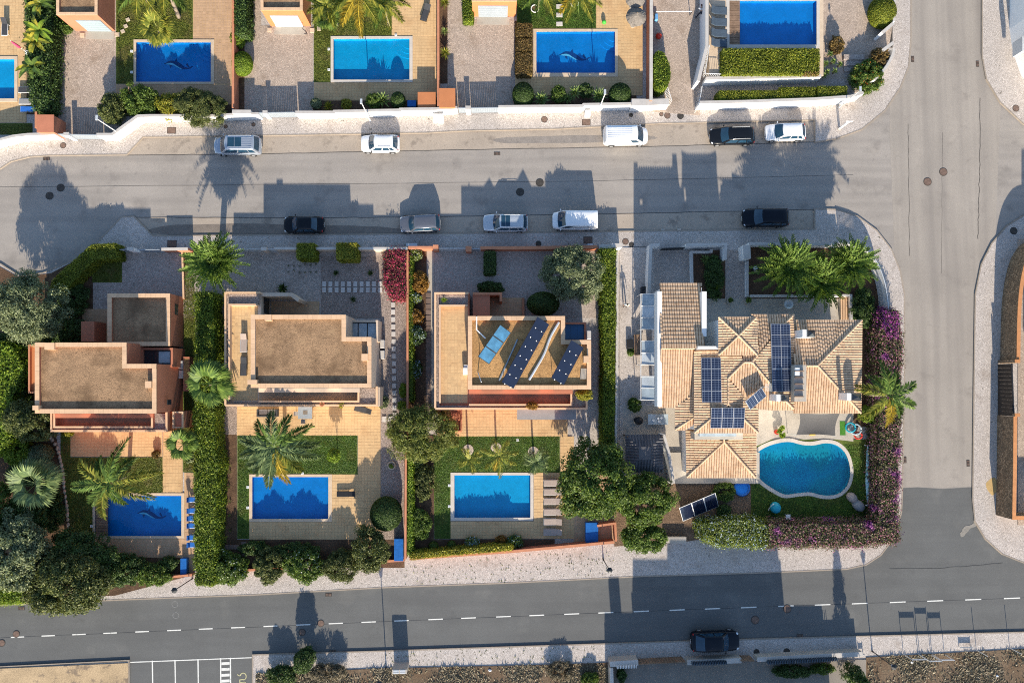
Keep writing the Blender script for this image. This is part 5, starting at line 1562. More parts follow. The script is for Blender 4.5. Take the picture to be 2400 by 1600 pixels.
# ---- tiled corner house
PX = 0.0455
SL = 0.19
def rplane(poly, face, ref, he):
    """roof plane: height grows from the eave line at ref (photo pixels) against the facing direction"""
    out = []
    for x, y in poly:
        d = {'S': ref - y, 'N': y - ref, 'E': ref - x, 'W': x - ref}[face] * PX * 0.93
        out.append(P(x, y, he + SL * d))
    return out
def tile_roof(parent, poly, face, m, under, pitch=0.25, step=0.40, rad=0.105, name='roof_plane'):
    """barrel tiles course by course over a planar outline"""
    vs = [Vector(p) for p in poly]
    n = len(vs)
    cen = sum(vs, Vector()) / n
    A_ = np.array([[p.x - cen.x, p.y - cen.y, 1] for p in vs])
    k = np.linalg.lstsq(A_, np.array([p.z for p in vs]), rcond=None)[0]
    zf = lambda x, y: k[0] * (x - cen.x) + k[1] * (y - cen.y) + k[2]
    b = MB()
    tri = tessellate_polygon([[Vector((p.x, p.y, 0)) for p in vs]])
    fs = []
    for t in tri:
        a = [vs[i] for i in t]
        s_ = (a[1] - a[0]).xy.cross((a[2] - a[0]).xy)
        fs.append(tuple(t) if s_ > 0 else tuple(t[::-1]))
    b.add([(p.x, p.y, zf(p.x, p.y) - .03) for p in vs], fs)
    base = b.build(name, under, parent)
    ns = face in 'NS'
    U = [(p.x if ns else p.y) for p in vs]
    Wc = [(p.y if ns else p.x) for p in vs]
    low_first = face in 'SW'
    T = MB()
    u = min(U) + pitch / 2
    prof = [(math.cos(a) * rad, math.sin(a) * rad * .62) for a in np.linspace(PI, 0, 5)]
    while u < max(U):
        cuts = []
        for i in range(n):
            u0, u1, w0, w1 = U[i], U[(i + 1) % n], Wc[i], Wc[(i + 1) % n]
            if (u0 > u) != (u1 > u):
                cuts.append(w0 + (w1 - w0) * (u - u0) / (u1 - u0))
        cuts.sort()
        for a, c in zip(cuts[::2], cuts[1::2]):
            L = c - a
            kk = max(1, round(L / step))
            st = L / kk
            for j in range(kk):
                if low_first: w0, w1 = a + st * j - .03, a + st * (j + 1)
                else: w0, w1 = c - st * j + .03, c - st * (j + 1)
                V = []
                for (w_, r_, dz) in ((w0, 1.08, .028), (w1, .9, 0.0)):
                    for pu, pz in prof:
                        x, y = (u + pu * r_, w_) if ns else (w_, u + pu * r_)
                        V.append((x, y, zf(x, y) + pz * r_ + dz - .02))
                fs = [(q, q + 1, q + 6, q + 5) for q in range(4)] + [(0, 1, 2, 3, 4)]
                e1, e2 = Vector(V[1]) - Vector(V[0]), Vector(V[5]) - Vector(V[0])
                if e1.cross(e2).z < 0: fs = [f[::-1] for f in fs]
                T.add(V, fs)
        u += pitch
    if T.v:
        tag(T.build('roof_tiles', m, base), kind='stuff')
    return zf
def ridge(parent, a, b, m, r=0.1):
    d = (b - a)
    n = max(1, int(d.length / .42))
    T = MB()
    for i in range(n):
        p, q = a + d * i / n, a + d * (i + 1.08) / n
        T.tube([p + Vector((0, 0, .02)), q + Vector((0, 0, .0))], [r * 1.05, r * .9], 7)
    tag(T.build('ridge_caps', m, parent), kind='stuff')
h4 = hroot('tiled corner house with many small hipped roofs, right of the side lane', 1800, 860)
def wallblock(x0, y0, x1, y1, h, nm='wall'):
    box_on(h4, nm, x0, y0, x1, y1, 0, h, white, bottom=False)
wallblock(1552, 674, 1645, 948, 4.8); wallblock(1632, 826, 1770, 1008, 6.0); wallblock(1690, 748, 1770, 828, 7.1); wallblock(1766, 745, 1856, 955, 6.0)
wallblock(1854, 756, 2012, 960, 5.6); wallblock(1615, 1000, 1762, 1110, 3.0)
RP = [  # outline in the photo, facing, eave line, eave height
    ([(1546, 664), (1643, 664), (1652, 816), (1550, 816)], 'N', 664, 5.3),
    ([(1550, 817), (1627, 817), (1627, 922), (1582, 955), (1543, 955)], 'S', 955, 5.0),
    ([(1582, 955), (1626, 923), (1626, 978), (1582, 1006)], 'W', 1582, 5.0),
    ([(1582, 1008), (1626, 978), (1626, 994), (1606, 1008)], 'S', 1008, 5.0),
    ([(1627, 820), (1733, 820), (1743, 850), (1707, 886), (1707, 947), (1627, 1014)], 'W', 1627, 6.1),
    ([(1627, 1014), (1707, 947), (1777, 1014)], 'S', 1014, 6.1),
    ([(1708, 888), (1756, 944), (1777, 958), (1777, 1014), (1708, 948)], 'E', 1777, 6.1),
    ([(1709, 886), (1745, 850), (1763, 849), (1806, 900), (1806, 961), (1779, 958), (1757, 944)], 'S', 960, 6.1),
    ([(1763, 848), (1807, 795), (1807, 900)], 'E', 1830, 6.4),
    ([(1733, 820), (1775, 832), (1763, 848), (1744, 849)], 'N', 737, 6.1),
    ([(1684, 743), (1773, 743), (1731, 786)], 'N', 743, 7.3),
    ([(1684, 743), (1731, 787), (1684, 831)], 'W', 1684, 7.3),
    ([(1684, 832), (1731, 788), (1775, 831)], 'S', 832, 7.3),
    ([(1774, 744), (1775, 830), (1732, 787)], 'E', 1774, 7.3),
    ([(1760, 737), (1860, 737), (1808, 790), (1776, 830), (1775, 745)], 'N', 737, 6.1),
    ([(1861, 738), (1861, 958), (1808, 905), (1808, 792)], 'E', 1861, 6.1),
    ([(1807, 905), (1860, 958), (1860, 961), (1807, 961)], 'S', 961, 6.1),
    ([(1862, 750), (2020, 750), (1916, 857), (1862, 857)], 'N', 750, 5.7),
    ([(2020, 751), (2018, 967), (1917, 857)], 'E', 2019, 5.7),
    ([(1862, 858), (1916, 858), (2017, 968), (1860, 968)], 'S', 968, 5.7),
    ([(1607, 1006), (1655, 1006), (1697, 1036), (1609, 1118)], 'W', 1607, 3.1),
    ([(1609, 1119), (1697, 1037), (1771, 1119)], 'S', 1119, 3.1),
    ([(1741, 1006), (1772, 1006), (1772, 1118), (1698, 1036)], 'E', 1772, 3.1),
]
ZF = []
for p_, f_, r_, e_ in RP:
    ZF.append(tile_roof(h4, rplane(p_, f_, r_, e_), f_, rooft, roofbase))
def rl(a, b, ia):
    """ridge cap line in the photo, lying on roof plane number ia"""
    pts = []
    for x, y in (a, b):
        h_ = 6.0
        for _ in range(5):
            q = P(x, y, h_)
            h_ = ZF[ia](q.x, q.y)
        pts.append(P(x, y, h_ + .06))
    ridge(h4, pts[0], pts[1], rooft)
for a, b, i in [((1550, 816), (1627, 816), 1), ((1684, 743), (1731, 787), 11), ((1773, 743), (1731, 787), 13), ((1684, 832), (1731, 787), 12), ((1775, 832), (1731, 787), 12),
                ((1707, 886), (1743, 850), 4), ((1707, 886), (1707, 947), 4), ((1627, 1014), (1707, 947), 5), ((1777, 1014), (1707, 947), 5), ((1763, 849), (1806, 900), 7), ((1744, 849), (1763, 849), 7),
                ((1861, 737), (1808, 791), 15), ((1860, 958), (1808, 905), 15), ((2020, 750), (1916, 857), 18), ((2018, 968), (1916, 857), 18), ((1890, 857), (1916, 857), 19),
                ((1609, 1118), (1697, 1036), 21), ((1771, 1119), (1697, 1036), 21), ((1697, 1037), (1697, 1028), 21), ((1775, 832), (1763, 848), 9), ((1582, 1007), (1626, 978), 3)]:
    rl(a, b, i)
box_on(h4, 'white_parapet', 1541, 683, 1551, 953, 4.6, 5.9, white)
box_on(h4, 'white_parapet', 1645, 683, 1656, 788, 4.6, 6.3, white)
box_on(h4, 'white_parapet', 1636, 811, 1684, 818, 5.4, 7.0, white)
box_on(h4, 'concrete_lintel', 1628, 1014, 1741, 1030, 3.0, 4.6, concrete)
box_on(h4, 'clerestory', 1640, 1015, 1726, 1022, 4.6, 5.1, glass_l)
box_on(h4, 'roof_terrace', 1862, 855, 1890, 941, 6.4, 7.25, concrete)
for k in range(5):
    box_on(h4, 'terrace_beam', 1864, 868 + k * 15, 1885, 870 + k * 15, 7.25, 7.5, wood)
box_on(h4, 'terrace_seat', 1864, 862, 1874, 880, 7.25, 7.45, plastic_w)
for (x0, y0, x1, y1, h_) in [(1881, 772, 1910, 790, 7.5), (1820, 924, 1850, 940, 7.7), (1985, 921, 2019, 938, 7.3)]:
    c0 = box_on(h4, 'chimney', x0, y0, x0 + 9, y1, 5.5, h_ + .35, plastic_w)
    s0 = box_on(h4, 'skylight', x0 + 11, y0 + 1, x1, y1, 5.5, h_ - .1, plastic_w)
    p = ccw(PP(rect(x0 + 11, y0 + 1, x1, y1), h_ - .1))
    cx, cy = sum(q.x for q in p) / 4, sum(q.y for q in p) / 4
    MB().add([(q.x, q.y, h_ - .09) for q in p] + [(cx, cy, h_ + .25)], [(i, (i + 1) % 4, 4) for i in range(4)]).build('glass_pyramid', glass_d, s0)
window(h4, P(1575, 955, 3) + Vector((0, .25, -1.4)), 2, 1.9, -PI / 2, mull=2)
window(h4, P(1700, 1112, 2.2) + Vector((-.5, .2, -.7)), 2.6, 2.0, -PI / 2, mull=3)
window(h4, P(1940, 962, 3) + Vector((-2.0, .25, -1.6)), 3.0, 2.1, -PI / 2, mull=3)
box_on(h4, 'rear_terrace', 1545, 1060, 1780, 1133, 0, .42, concrete)
box_on(h4, 'front_steps', 1953 + 17, 693, 1990, 752, .1, .5, concrete)
for k in range(5):
    box_on(h4, 'porch_louvre', 1971 + k * 4, 694, 1973.5 + k * 4, 750, .5, .62, capstone)
# ---- dark gazebo
gz = thing('gazebo', 'dark slate-roofed gazebo beside the big dark tree', 'gazebo', tuple(P(1512, 1050, 0)))
SL = 0.5
gp_ = [(1466, 1018), (1554, 1018), (1554, 1106), (1466, 1106)]
for p_, f_, r_ in [([(1466, 1018), (1554, 1018), (1525, 1048), (1498, 1048)], 'N', 1018), ([(1466, 1018), (1498, 1048), (1498, 1076), (1466, 1106)], 'W', 1466),
                   ([(1554, 1018), (1554, 1106), (1525, 1076), (1525, 1048)], 'E', 1554), ([(1466, 1106), (1498, 1076), (1525, 1076), (1554, 1106)], 'S', 1106), ]:
    tile_roof(gz, rplane(p_, f_, r_, 2.3), f_, roof_dk, roof_dk, 0.3, .5, .1)
box_on(gz, 'roof_lantern', 1497, 1047, 1526, 1077, 2.7, 3.0, roof_dk)
for x, y in gp_:
    c = P(x + (4 if x < 1500 else -4), y + (4 if y < 1060 else -4), 2.3)
    MB().tube([(c.x, c.y, 0), (c.x, c.y, 2.55)], .07, 6).build('post', wood_d, gz)
wall('white screen wall right of the gazebo', [(1556, 1018), (1568, 1060), (1579, 1132)], 0.22, 2.3, white, white_top)
wall('white low wall below the gazebo', [(1482, 1116), (1577, 1132)], 0.22, 1.5, white, white_top)
# ---- glazed lean-to along the lane side of the tiled house
ln = thing('glazed_pergola', 'white framed glass pergola along the lane side of the tiled house', 'pergola', tuple(P(1520, 800, 0)))
clear = mat('milky_polycarbonate', (0.45, 0.50, 0.54), rough=0.3, var=0.12, scale=1)
for k in range(9):
    y0, y1 = 690 + k * 27.5, 690 + (k + .93) * 27.5
    a = [P(1504, y0, 2.3), P(1504, y1, 2.3), P(1533, y1, 3.0), P(1533, y0, 3.0)]
    if k in (3, 6): continue
    MB().add(a + [p - Vector((0, 0, .03)) for p in a], [(0, 1, 2, 3), (7, 6, 5, 4), (0, 4, 5, 1), (1, 5, 6, 2), (2, 6, 7, 3), (3, 7, 4, 0)]).build('roof_pane', clear if k % 2 else glass_l, ln)
for k in range(10):
    y0 = 689 + k * 27.5
    MB().tube([P(1502, y0, 2.32), P(1534, y0, 3.05)], .035, 5).build('rafter', plastic_w, ln)
    if k % 3 == 0:
        p = P(1502, y0, 2.3)
        MB().tube([(p.x, p.y, 0), p], .04, 5).build('post', plastic_w, ln)
MB().tube([P(1502, 688, 2.3), P(1502, 938, 2.3)], .045, 6).build('gutter', plastic_w, ln)
# ------------------------------------------------------------------ cars
def paint_mat(name, col, metal=0.0):
    dk = max(col) < .05
    return mat(name, col, rough=0.25, var=0.03, scale=0.5, fine=0, spec=0.12 if dk else 0.5, metal=metal, coat=0.2 if dk else 0.8)
tyre = mat('tyre_rubber', (0.018, 0.018, 0.018), rough=0.85, var=0.1)
alloy = mat('alloy_rim', (0.45, 0.46, 0.48), rough=0.35, var=0.05, metal=0.6)
headl = mat('headlamp_glass', (0.62, 0.66, 0.70), rough=0.12, var=0.1, scale=5, fine=0, spec=0.6)
taill = mat('tail_lamp', (0.30, 0.012, 0.012), rough=0.2, var=0.1, scale=5, fine=0, spec=0.5)
carglass = mat('tinted_car_glass', (0.014, 0.045, 0.08), rough=0.05, var=0.15, scale=1.5, fine=0, spec=0.5)
plate = mat('number_plate', (0.7, 0.7, 0.68), rough=0.5, var=0.02)
TYPES = {  # bonnet end / screen base, screen top, roof end, rear screen base, belt fraction, roof half-width fraction, nose height fraction
    'hatch': (0.24, 0.40, 0.83, 0.955, 0.60, 0.74, 0.50), 'mpv': (0.17, 0.32, 0.90, 0.975, 0.57, 0.80, 0.50), 'estate': (0.25, 0.39, 0.88, 0.965, 0.60, 0.75, 0.50),
    'sedan': (0.25, 0.40, 0.70, 0.84, 0.61, 0.72, 0.50), 'coupe': (0.26, 0.41, 0.73, 0.93, 0.60, 0.74, 0.54), 'van': (0.13, 0.29, 0.965, 0.99, 0.55, 0.86, 0.46)}
def car(label, px, py, head, L, W, Hh, typ, pm, sunroof=None, rails=False, dark_roof=False, ribs=0, z=0.02, arrow=None, group='parked cars and vans'):
    wb_, wt_, rt_, rb_, belt, topw, nose = TYPES[typ]
    c = P(px, py, 0.8)
    t = thing('parked_van' if typ == 'van' else 'parked_car', label, 'van' if typ == 'van' else 'car', (0, 0, 0), group)
    X = lambda s: L / 2 - L * s
    hw = W / 2
    zb, zn = Hh * belt, Hh * nose
    S = [0, .012, .035, .08, .16, wb_, .4, .6, .8, .9, .955, .985, 1.0]
    wf = [.60, .74, .86, .945, .985, 1, 1, 1, 1, .98, .94, .86, .76]
    def ztop(s):
        if s <= wb_: return zn * .80 + (zb - zn * .80) * (min(1, (s + .02) / (wb_ + .02)) ** .42)
        if typ == 'sedan' and s > rb_: return zb * (1.04 - .10 * (s - rb_) / (1 - rb_))
        if s > .95: return zb * (1.0 - .16 * ((s - .95) / .05) ** 2)
        return zb
    b = MB()
    secs = []
    for s, w_ in zip(S, wf):
        zt, w2 = ztop(s), hw * w_
        zl = .24 if 0.03 < s < .97 else .34
        half = [(w2 * .88, zl), (w2 * .985, zl + .12), (w2, zt * .62), (w2 * .985, zt * .80), (w2 * .93, zt * .93), (w2 * .78, zt * .99), (w2 * .4, zt * 1.012), (0, zt * 1.018)]
        sec = [(X(s), y, zz) for y, zz in half] + [(X(s), -y, zz) for y, zz in half[-2::-1]]
        secs.append(sec)
    n = len(secs[0])
    V = [p for sec in secs for p in sec]
    fs = []
    for i in range(len(S) - 1):
        fs += [(i * n + k, i * n + k + 1, (i + 1) * n + k + 1, (i + 1) * n + k) for k in range(n - 1)]
        fs.append((i * n + n - 1, i * n, (i + 1) * n, (i + 1) * n + n - 1))
    fs += [tuple(range(n))[::-1], tuple((len(S) - 1) * n + k for k in range(n))]
    b.add(V, [f[::-1] for f in fs])
    body = auto_smooth(b.build('body', pm, t), 50)
    # cabin
    wbt, wtp = hw * .93, hw * topw
    bow_f, bow_r = (.16, .07) if typ != 'van' else (.12, .03)
    zr = Hh
    def edge(s0, s1, bow, u, v, sign):
        x = X(s0 + (s1 - s0) * v) + sign * bow * (1 - u * u) * (1 - .35 * v)
        y = u * (wbt + (wtp - wbt) * v)
        zz = (zb - .04) + (zr - zb + .04) * (v ** .92) - .035 * (abs(u) ** 3) * v
        return Vector((x, y, zz))
    us = np.linspace(-1, 1, 9)
    rings = []
    for v in (0, .5, .93, 1.0):
        vv = v if v < 1 else 1.0
        r = [edge(wb_, wt_, bow_f, u, vv, 1) for u in us] + [edge(rb_, rt_, bow_r, u, vv, -1) for u in us[::-1]]
        if v == 1.0:
            r = [Vector((p.x * 1.0, p.y * .95, p.z + .015)) for p in r]
            r = [Vector((p.x - (.06 if i < 9 else -.05), p.y, p.z)) for i, p in enumerate(r)]
        rings.append(r)
    cm = Vector((sum(p.x for p in rings[-1]) / 18, 0, zr + .04))
    b = MB()
    m_ = 18
    V = [p for r in rings for p in r] + [Vector((cm.x + (p.x - cm.x) * .6, p.y * .6, zr + .035)) for p in rings[-1]] + [cm]
    fs = []
    for i in range(4):
        fs += [(i * m_ + k, i * m_ + (k + 1) % m_, (i + 1) * m_ + (k + 1) % m_, (i + 1) * m_ + k) for k in range(m_)]
    fs += [(4 * m_ + k, 4 * m_ + (k + 1) % m_, 5 * m_) for k in range(m_)]
    b.add(V, fs)
    auto_smooth(b.build('cabin', pm, t), 50)
    def pane(name, f, nu, nv, nrm, parent=None):
        V = [f(i / nu, j / nv) + nrm for j in range(nv + 1) for i in range(nu + 1)]
        q = MB().add(V, [(j * (nu + 1) + i, j * (nu + 1) + i + 1, (j + 1) * (nu + 1) + i + 1, (j + 1) * (nu + 1) + i) for j in range(nv) for i in range(nu)])
        return auto_smooth(q.build(name, carglass, t), 60)
    pane('windscreen', lambda a, v: edge(wb_, wt_, bow_f, -.9 + 1.8 * a, .04 + .88 * v, 1), 8, 3, Vector((.022, 0, .02)))
    if typ != 'van':
        pane('rear_window', lambda a, v: edge(rb_, rt_, bow_r, -.84 + 1.68 * a, .12 + .78 * v, -1), 8, 3, Vector((-.022, 0, .02)))
    side = [(.07, .42), (.46, .74), (.77, .93)] if typ != 'van' else [(.05, .25)]
    for sg in (-1, 1):
        for (a0, a1) in side:
            def f(a, v, sg=sg, a0=a0, a1=a1):
                s = a0 + (a1 - a0) * a
                v2 = .12 + .72 * v
                x = X((wb_ + (rb_ - wb_) * s) * (1 - v2) + (wt_ + (rt_ - wt_) * s) * v2)
                e = edge(wb_, wt_, 0, sg, v2, 1)
                return Vector((x, e.y, e.z))
            pane('side_window', f, 3, 2, Vector((0, sg * .02, .012)))
    if sunroof:
        s0, s1, ww = sunroof
        k = 2
        for j in range(k):
            xa, xb = X(s0 + (s1 - s0) * (j + .02) / k), X(s0 + (s1 - s0) * (j + .96) / k)
            MB().box(xb, xa, -hw * ww, hw * ww, zr - .02, zr + .052).build('sunroof', carglass, t)
    if rails:
        for sg in (-1, 1):
            y = sg * wtp * .90
            MB().tube([(X(wt_ + .06), y, zr + .0), (X(wt_ + .09), y, zr + .06), (X(rt_ - .07), y, zr + .06), (X(rt_ - .04), y, zr)], .022, 6).build('roof_rail', metal_l if not dark_roof else metal_d, t)
    for k in range(ribs):
        y = (-.6 + 1.2 * k / max(1, ribs - 1)) * wtp
        MB().box(X(rt_ - .03), X(.62 if typ == 'mpv' else wt_ + .1), y - .03, y + .03, zr, zr + .05).build('roof_rib', pm, t)
    for sg in (-1, 1):
        MB().ball((X(wb_ + .045), sg * (hw + .09), zb + .06), (.07, .12, .07), 8, 6).build('mirror', pm if not dark_roof else metal_d, t, smooth=True)
        MB().ball((X(.045), sg * hw * .72, zn * .88), (.16, .16, .075), 10, 6).build('headlight', headl, t, smooth=True)
        MB().ball((X(.965), sg * hw * .80, zb * .90), (.07, .13, .12), 8, 6).build('tail_light', taill, t, smooth=True)
        for s in (.17, .81):
            x = X(s)
            w = MB().add([(x + .31 * math.cos(a), sg * (hw - .2 + .215 * q), .31 + .31 * math.sin(a)) for q in (0, 1) for a in np.linspace(0, 2 * PI, 16, endpoint=False)],
                         [(k, (k + 1) % 16, 16 + (k + 1) % 16, 16 + k) if sg < 0 else (16 + k, 16 + (k + 1) % 16, (k + 1) % 16, k) for k in range(16)] + [tuple(range(16)), tuple(range(16, 32))])
            wo = w.build('wheel', tyre, t)
            r = MB().add([(x + .2 * math.cos(a), sg * (hw + .018), .31 + .2 * math.sin(a)) for a in np.linspace(0, 2 * PI, 14, endpoint=False)], [tuple(range(14))])
            r.build('rim', alloy, wo)
            ar = MB().tube([(x + .37 * math.cos(a), sg * (hw - .0), .31 + .37 * math.sin(a)) for a in np.linspace(.15, PI - .15, 9)], .035, 5)
            ar.build('wheel_arch', plastic_k, t)
        for s in (.45, .66):
            MB().box(X(s), X(s) + .16, sg * hw * .985 - .015, sg * hw * .985 + .02, zb * .8, zb * .8 + .03).build('door_handle', pm, t)
    MB().box(X(0) - .02, X(0) + .012, -.26, .26, .42, .53).build('front_plate', plate, t)
    MB().box(X(1) - .012, X(1) + .02, -.26, .26, .55, .66).build('rear_plate', plate, t)
    MB().box(X(.02), X(0) + .02, -hw * .5, hw * .5, .56, .66).build('grille', plastic_k, t)
    t.location = (c.x, c.y, z)
    t.rotation_euler = (0, 0, math.radians(head))
    return t
p_white, p_silver = paint_mat('white_car_paint', (0.72, 0.73, 0.74)), paint_mat('silver_car_paint', (0.36, 0.40, 0.46), .45)
p_silver2, p_black = paint_mat('pale_silver_car_paint', (0.46, 0.50, 0.54), .3), paint_mat('black_car_paint', (0.008, 0.010, 0.014))
p_grey, p_navy = paint_mat('grey_car_paint', (0.13, 0.14, 0.165), .45), paint_mat('black_blue_car_paint', (0.006, 0.009, 0.015))
car('silver people carrier with a dark glass roof on the upper street', 557, 341, 180.5, 4.9, 1.95, 1.8, 'mpv', p_silver, sunroof=(.36, .66, .5), rails=True, ribs=5)
car('small white hatchback with black roof bars below the turquoise pool', 891, 336, 180, 4.1, 1.85, 1.52, 'hatch', p_white, rails=True, dark_roof=True)
car('white van facing right on the upper street', 1466, 319, 1.5, 4.8, 1.9, 1.88, 'van', p_white, ribs=6)
car('black estate car parked left of a white hatchback on the upper street', 1717, 318, 181.5, 4.85, 1.88, 1.55, 'estate', p_black, rails=True)
car('white hatchback at the right end of the upper parking row', 1842, 309, 182, 4.4, 1.85, 1.48, 'hatch', p_white)
car('small black saloon car, leftmost in the lower parking row', 712, 526, 180, 4.2, 1.75, 1.45, 'sedan', p_black)
car('dark grey hatchback standing slightly askew in the lower parking row', 985, 523, 183.5, 4.3, 1.85, 1.5, 'estate', p_grey)
car('silver car with a dark glass roof in the lower parking row', 1185, 522, 180, 4.75, 1.88, 1.65, 'estate', p_silver2, sunroof=(.40, .60, .62), rails=True)
car('white van facing left in the lower parking row', 1348, 517, 180, 4.85, 1.95, 1.95, 'van', p_white)
car('large black car at the right end of the lower parking row', 1795, 510, 181, 5.0, 1.98, 1.7, 'estate', p_navy)
car('black fastback parked half on the pavement of the lower street', 1676, 1502, 1.0, 5.0, 2.02, 1.65, 'coupe', p_navy, z=.07)
# ------------------------------------------------------------------ raised plot E, right and lower neighbours
POOLS['e'] = rect(1709, 3, 1913, 106)
ter = MB().prism(PP(rect(1662, -120, 1930, 178), 1.3), 0, 1.3, 0, None, [PP(grow(POOLS['e'], 2), 1.3)]).build('terrace_block', [coping_t], origin=(0, 0, 0))
tag(ter, kind='structure')
ter.name = 'terrace'
pool('rectangular royal blue pool on the raised white terrace', 'e', (1702, -5, 1921, 113), pool_deep, coping_w, z=1.12, cover=(1709, 3, 1734, 106, 18, False))
surf('gravel_yard', [(1930, -120), (2092, -120), (2092, 60), (2080, 130), (2040, 190), (1930, 190)], drive)
surf('side_path', [(1640, 190), (2030, 185), (2025, 215), (1640, 245)], pave_grey)
wall('tall bluish white lane wall of the raised terrace', [(1657, -120), (1657, 108), (1637, 190)], 0.3, 2.3, white, white_top)
wall('white retaining wall under the raised light green hedge', [(1655, 184), (1925, 178)], 0.3, 1.7, white, white_top)
wall('white front wall of the raised terrace plot along the street', [(1640, 240), (1745, 238), (1800, 236), (1910, 232), (1995, 226), (2024, 217)], 0.26, 1.9, white, white_top)
wall('white corner wall beside the orange flowered shrub', smooth_pts([(2050, 187), (2075, 160), (2092, 130), (2096, 112)], 4, False), 0.22, 1.6, white, white_top)
wall('white stub wall below the dark garden opening', [(2070, 118), (2094, 100)], 0.3, 1.8, white, white_top)
wall('white stub wall below the round hedge', [(2068, 77), (2095, 54)], 0.3, 1.8, white, white_top)
wall('white wall at the round hedge by the side street', [(2096, 50), (2098, -120)], 0.22, 1.7, white, white_top)
for k in range(4):
    slab('garden_step', rect(1978, 128 + k * 14, 2026, 140 + k * 14), .2 + .12 * (3 - k), pave_grey)
slab('dark_opening', rect(2072, 62, 2092, 112), .15, castiron)  # flat dark slab standing in for the dark garden opening
rl_ = thing('terrace_railing', 'white balustrade at the stair corner of the raised terrace', 'railing', tuple(P(1655, 140, 1.3)))
pts = [P(1663, 106, 2.2), P(1653, 172, 2.2), P(1690, 174, 2.2)]
MB().tube(pts, .03, 6).build('rail', plastic_w, rl_)
for a, b, n_ in ((pts[0], pts[1], 14), (pts[1], pts[2], 9)):
    for k in range(n_):
        p = a.lerp(b, (k + .5) / n_)
        MB().tube([(p.x, p.y, 1.25), (p.x, p.y, 2.2)], .018, 4).build('baluster', plastic_w, rl_)
gt = thing('lane_gate', 'white barred gate beside the raised terrace wall', 'gate', tuple(P(1642, 225, .1)))
for k in range(11):
    a = P(1646 - k * .9, 202 + k * 5, 1.7)
    MB().tube([(a.x, a.y, .15), (a.x, a.y, 1.7)], .02, 5).build('bar', plastic_w, gt)
MB().tube([P(1646, 202, 1.7), P(1637, 252, 1.7)], .03, 5).build('rail', plastic_w, gt)
# right hand neighbours
ne = thing('white_building', 'tall bluish white corner building cut by the right edge', 'building', tuple(P(2450, 60, 0)))
pl_ = [P(x, y, 0).xy for x, y in [(2366, -150), (2364, 70), (2372, 125), (2390, 175), (2420, 215), (2700, 330), (2700, -150)]]
MB().prism(pl_, 0, 4.6).build('wall', white, ne)
MB().prism(inset(pl_, -.08), 4.6, 4.72, 0, bottom=True).build('roof_coping', white_top, ne)
box_on(ne, 'window', 2396, 86, 2404, 120, 1.2, 2.6, metal_l)
wall('curved rubble stone wall with orange brick cap at the right edge', smooth_pts([(2600, 545), (2460, 556), (2420, 585), (2400, 640), (2390, 720), (2387, 850)], 4, False), 0.34, 2.5, stone_w, brick_o)
wall('straight rubble stone wall with orange brick cap at the right edge', [(2380, 976), (2379, 1100), (2377, 1213), (2600, 1216)], 0.34, 2.5, stone_w, brick_o)
sg_ = thing('sliding_gate', 'dark brown sliding gate between the two rubble stone walls', 'gate', tuple(P(2355, 912, .1)))
for k in range(13):
    a = P(2373, 852 + k * 9.4, 2.2), P(2373, 861.2 + k * 9.4, 2.2)
    MB().box(a[0].x - .04, a[0].x + .04, a[1].y, a[0].y, .14, 2.2).build('gate_board', wood_d, sg_)
MB().box(P(2373, 912, 2.2).x - .06, P(2373, 912, 2.2).x + .06, P(2373, 973, 2.2).y, P(2373, 851, 2.2).y, 2.2, 2.28).build('gate_rail', metal_d, sg_)
for a in ((2394, 846), (2394, 972)):
    pillar('brown stone gate post %s the sliding gate' % ('above' if a[1] < 900 else 'below'), a[0] - 9, a[1], .5, .3, 2.6, stone_w, brick_o)
nb = thing('neighbour_house', 'stone house beyond the right edge seen only as courtyard and shade', 'house', tuple(P(2520, 800, 0)))
MB().prism([P(x, y, 0).xy for x, y in [(2440, 700), (2700, 700), (2700, 1100), (2440, 1100)]], 0, 6.2).build('wall', white, nb)
MB().prism([P(x, y, 0).xy for x, y in [(2432, 690), (2710, 690), (2710, 1110), (2432, 1110)]], 6.2, 6.4, bottom=True).build('roof', roofbase, nb)
for k in range(3):
    window(nb, (P(2440, 0, 0).x, P(2440, 760 + 110 * k, 0).y, 1.6), 1.6, 1.4, PI, mull=2)
# lower neighbour: big house whose shade falls over the dark road
sh = thing('neighbour_house', 'pale house below the lower edge shading the dark street', 'house', tuple(P(1640, 1750, 0)))
MB().prism([P(x, y, 0).xy for x, y in [(1512, 1690), (1862, 1690), (1862, 1960), (1512, 1960)]], 0, 6.7).build('wall', white, sh)
MB().prism([P(x, y, 0).xy for x, y in [(1604, 1694), (1858, 1694), (1858, 1940), (1604, 1940)]], 6.7, 8.0).build('upper_floor', white, sh)
MB().prism([P(x, y, 0).xy for x, y in [(1452, 1692), (1476, 1692), (1476, 1716), (1452, 1716)]], 4.4, 6.0).build('chimney', white, sh)
MB().prism([P(x, y, 0).xy for x, y in [(1436, 1690), (1512, 1690), (1512, 1900), (1436, 1900)]], 0, 4.4).build('side_wing', white, sh)
MB().prism([P(x, y, 0).xy for x, y in [(1862, 1660), (1948, 1660), (1948, 1850), (1862, 1850)]], 0, 4.2).build('garage_wing', white, sh)
MB().prism([P(x, y, 0).xy for x, y in [(1600, 1690), (1862, 1690), (1862, 1944), (1600, 1944)]], 8.0, 8.15, bottom=True).build('roof', capstone, sh)
for k in range(3):
    window(sh, (P(1520 + 110 * k, 1690, 0).x, P(1500, 1690, 0).y, 4.5), 1.6, 1.4, PI / 2, mull=2)
wall('pale corner wall with dark slats at the lower edge', [(1430, 1556), (1496, 1552)], 0.5, 1.5, concrete, white_top)
wall('pale side wall running off the lower edge', [(1433, 1565), (1440, 1760)], 0.3, 1.6, concrete, white_top)
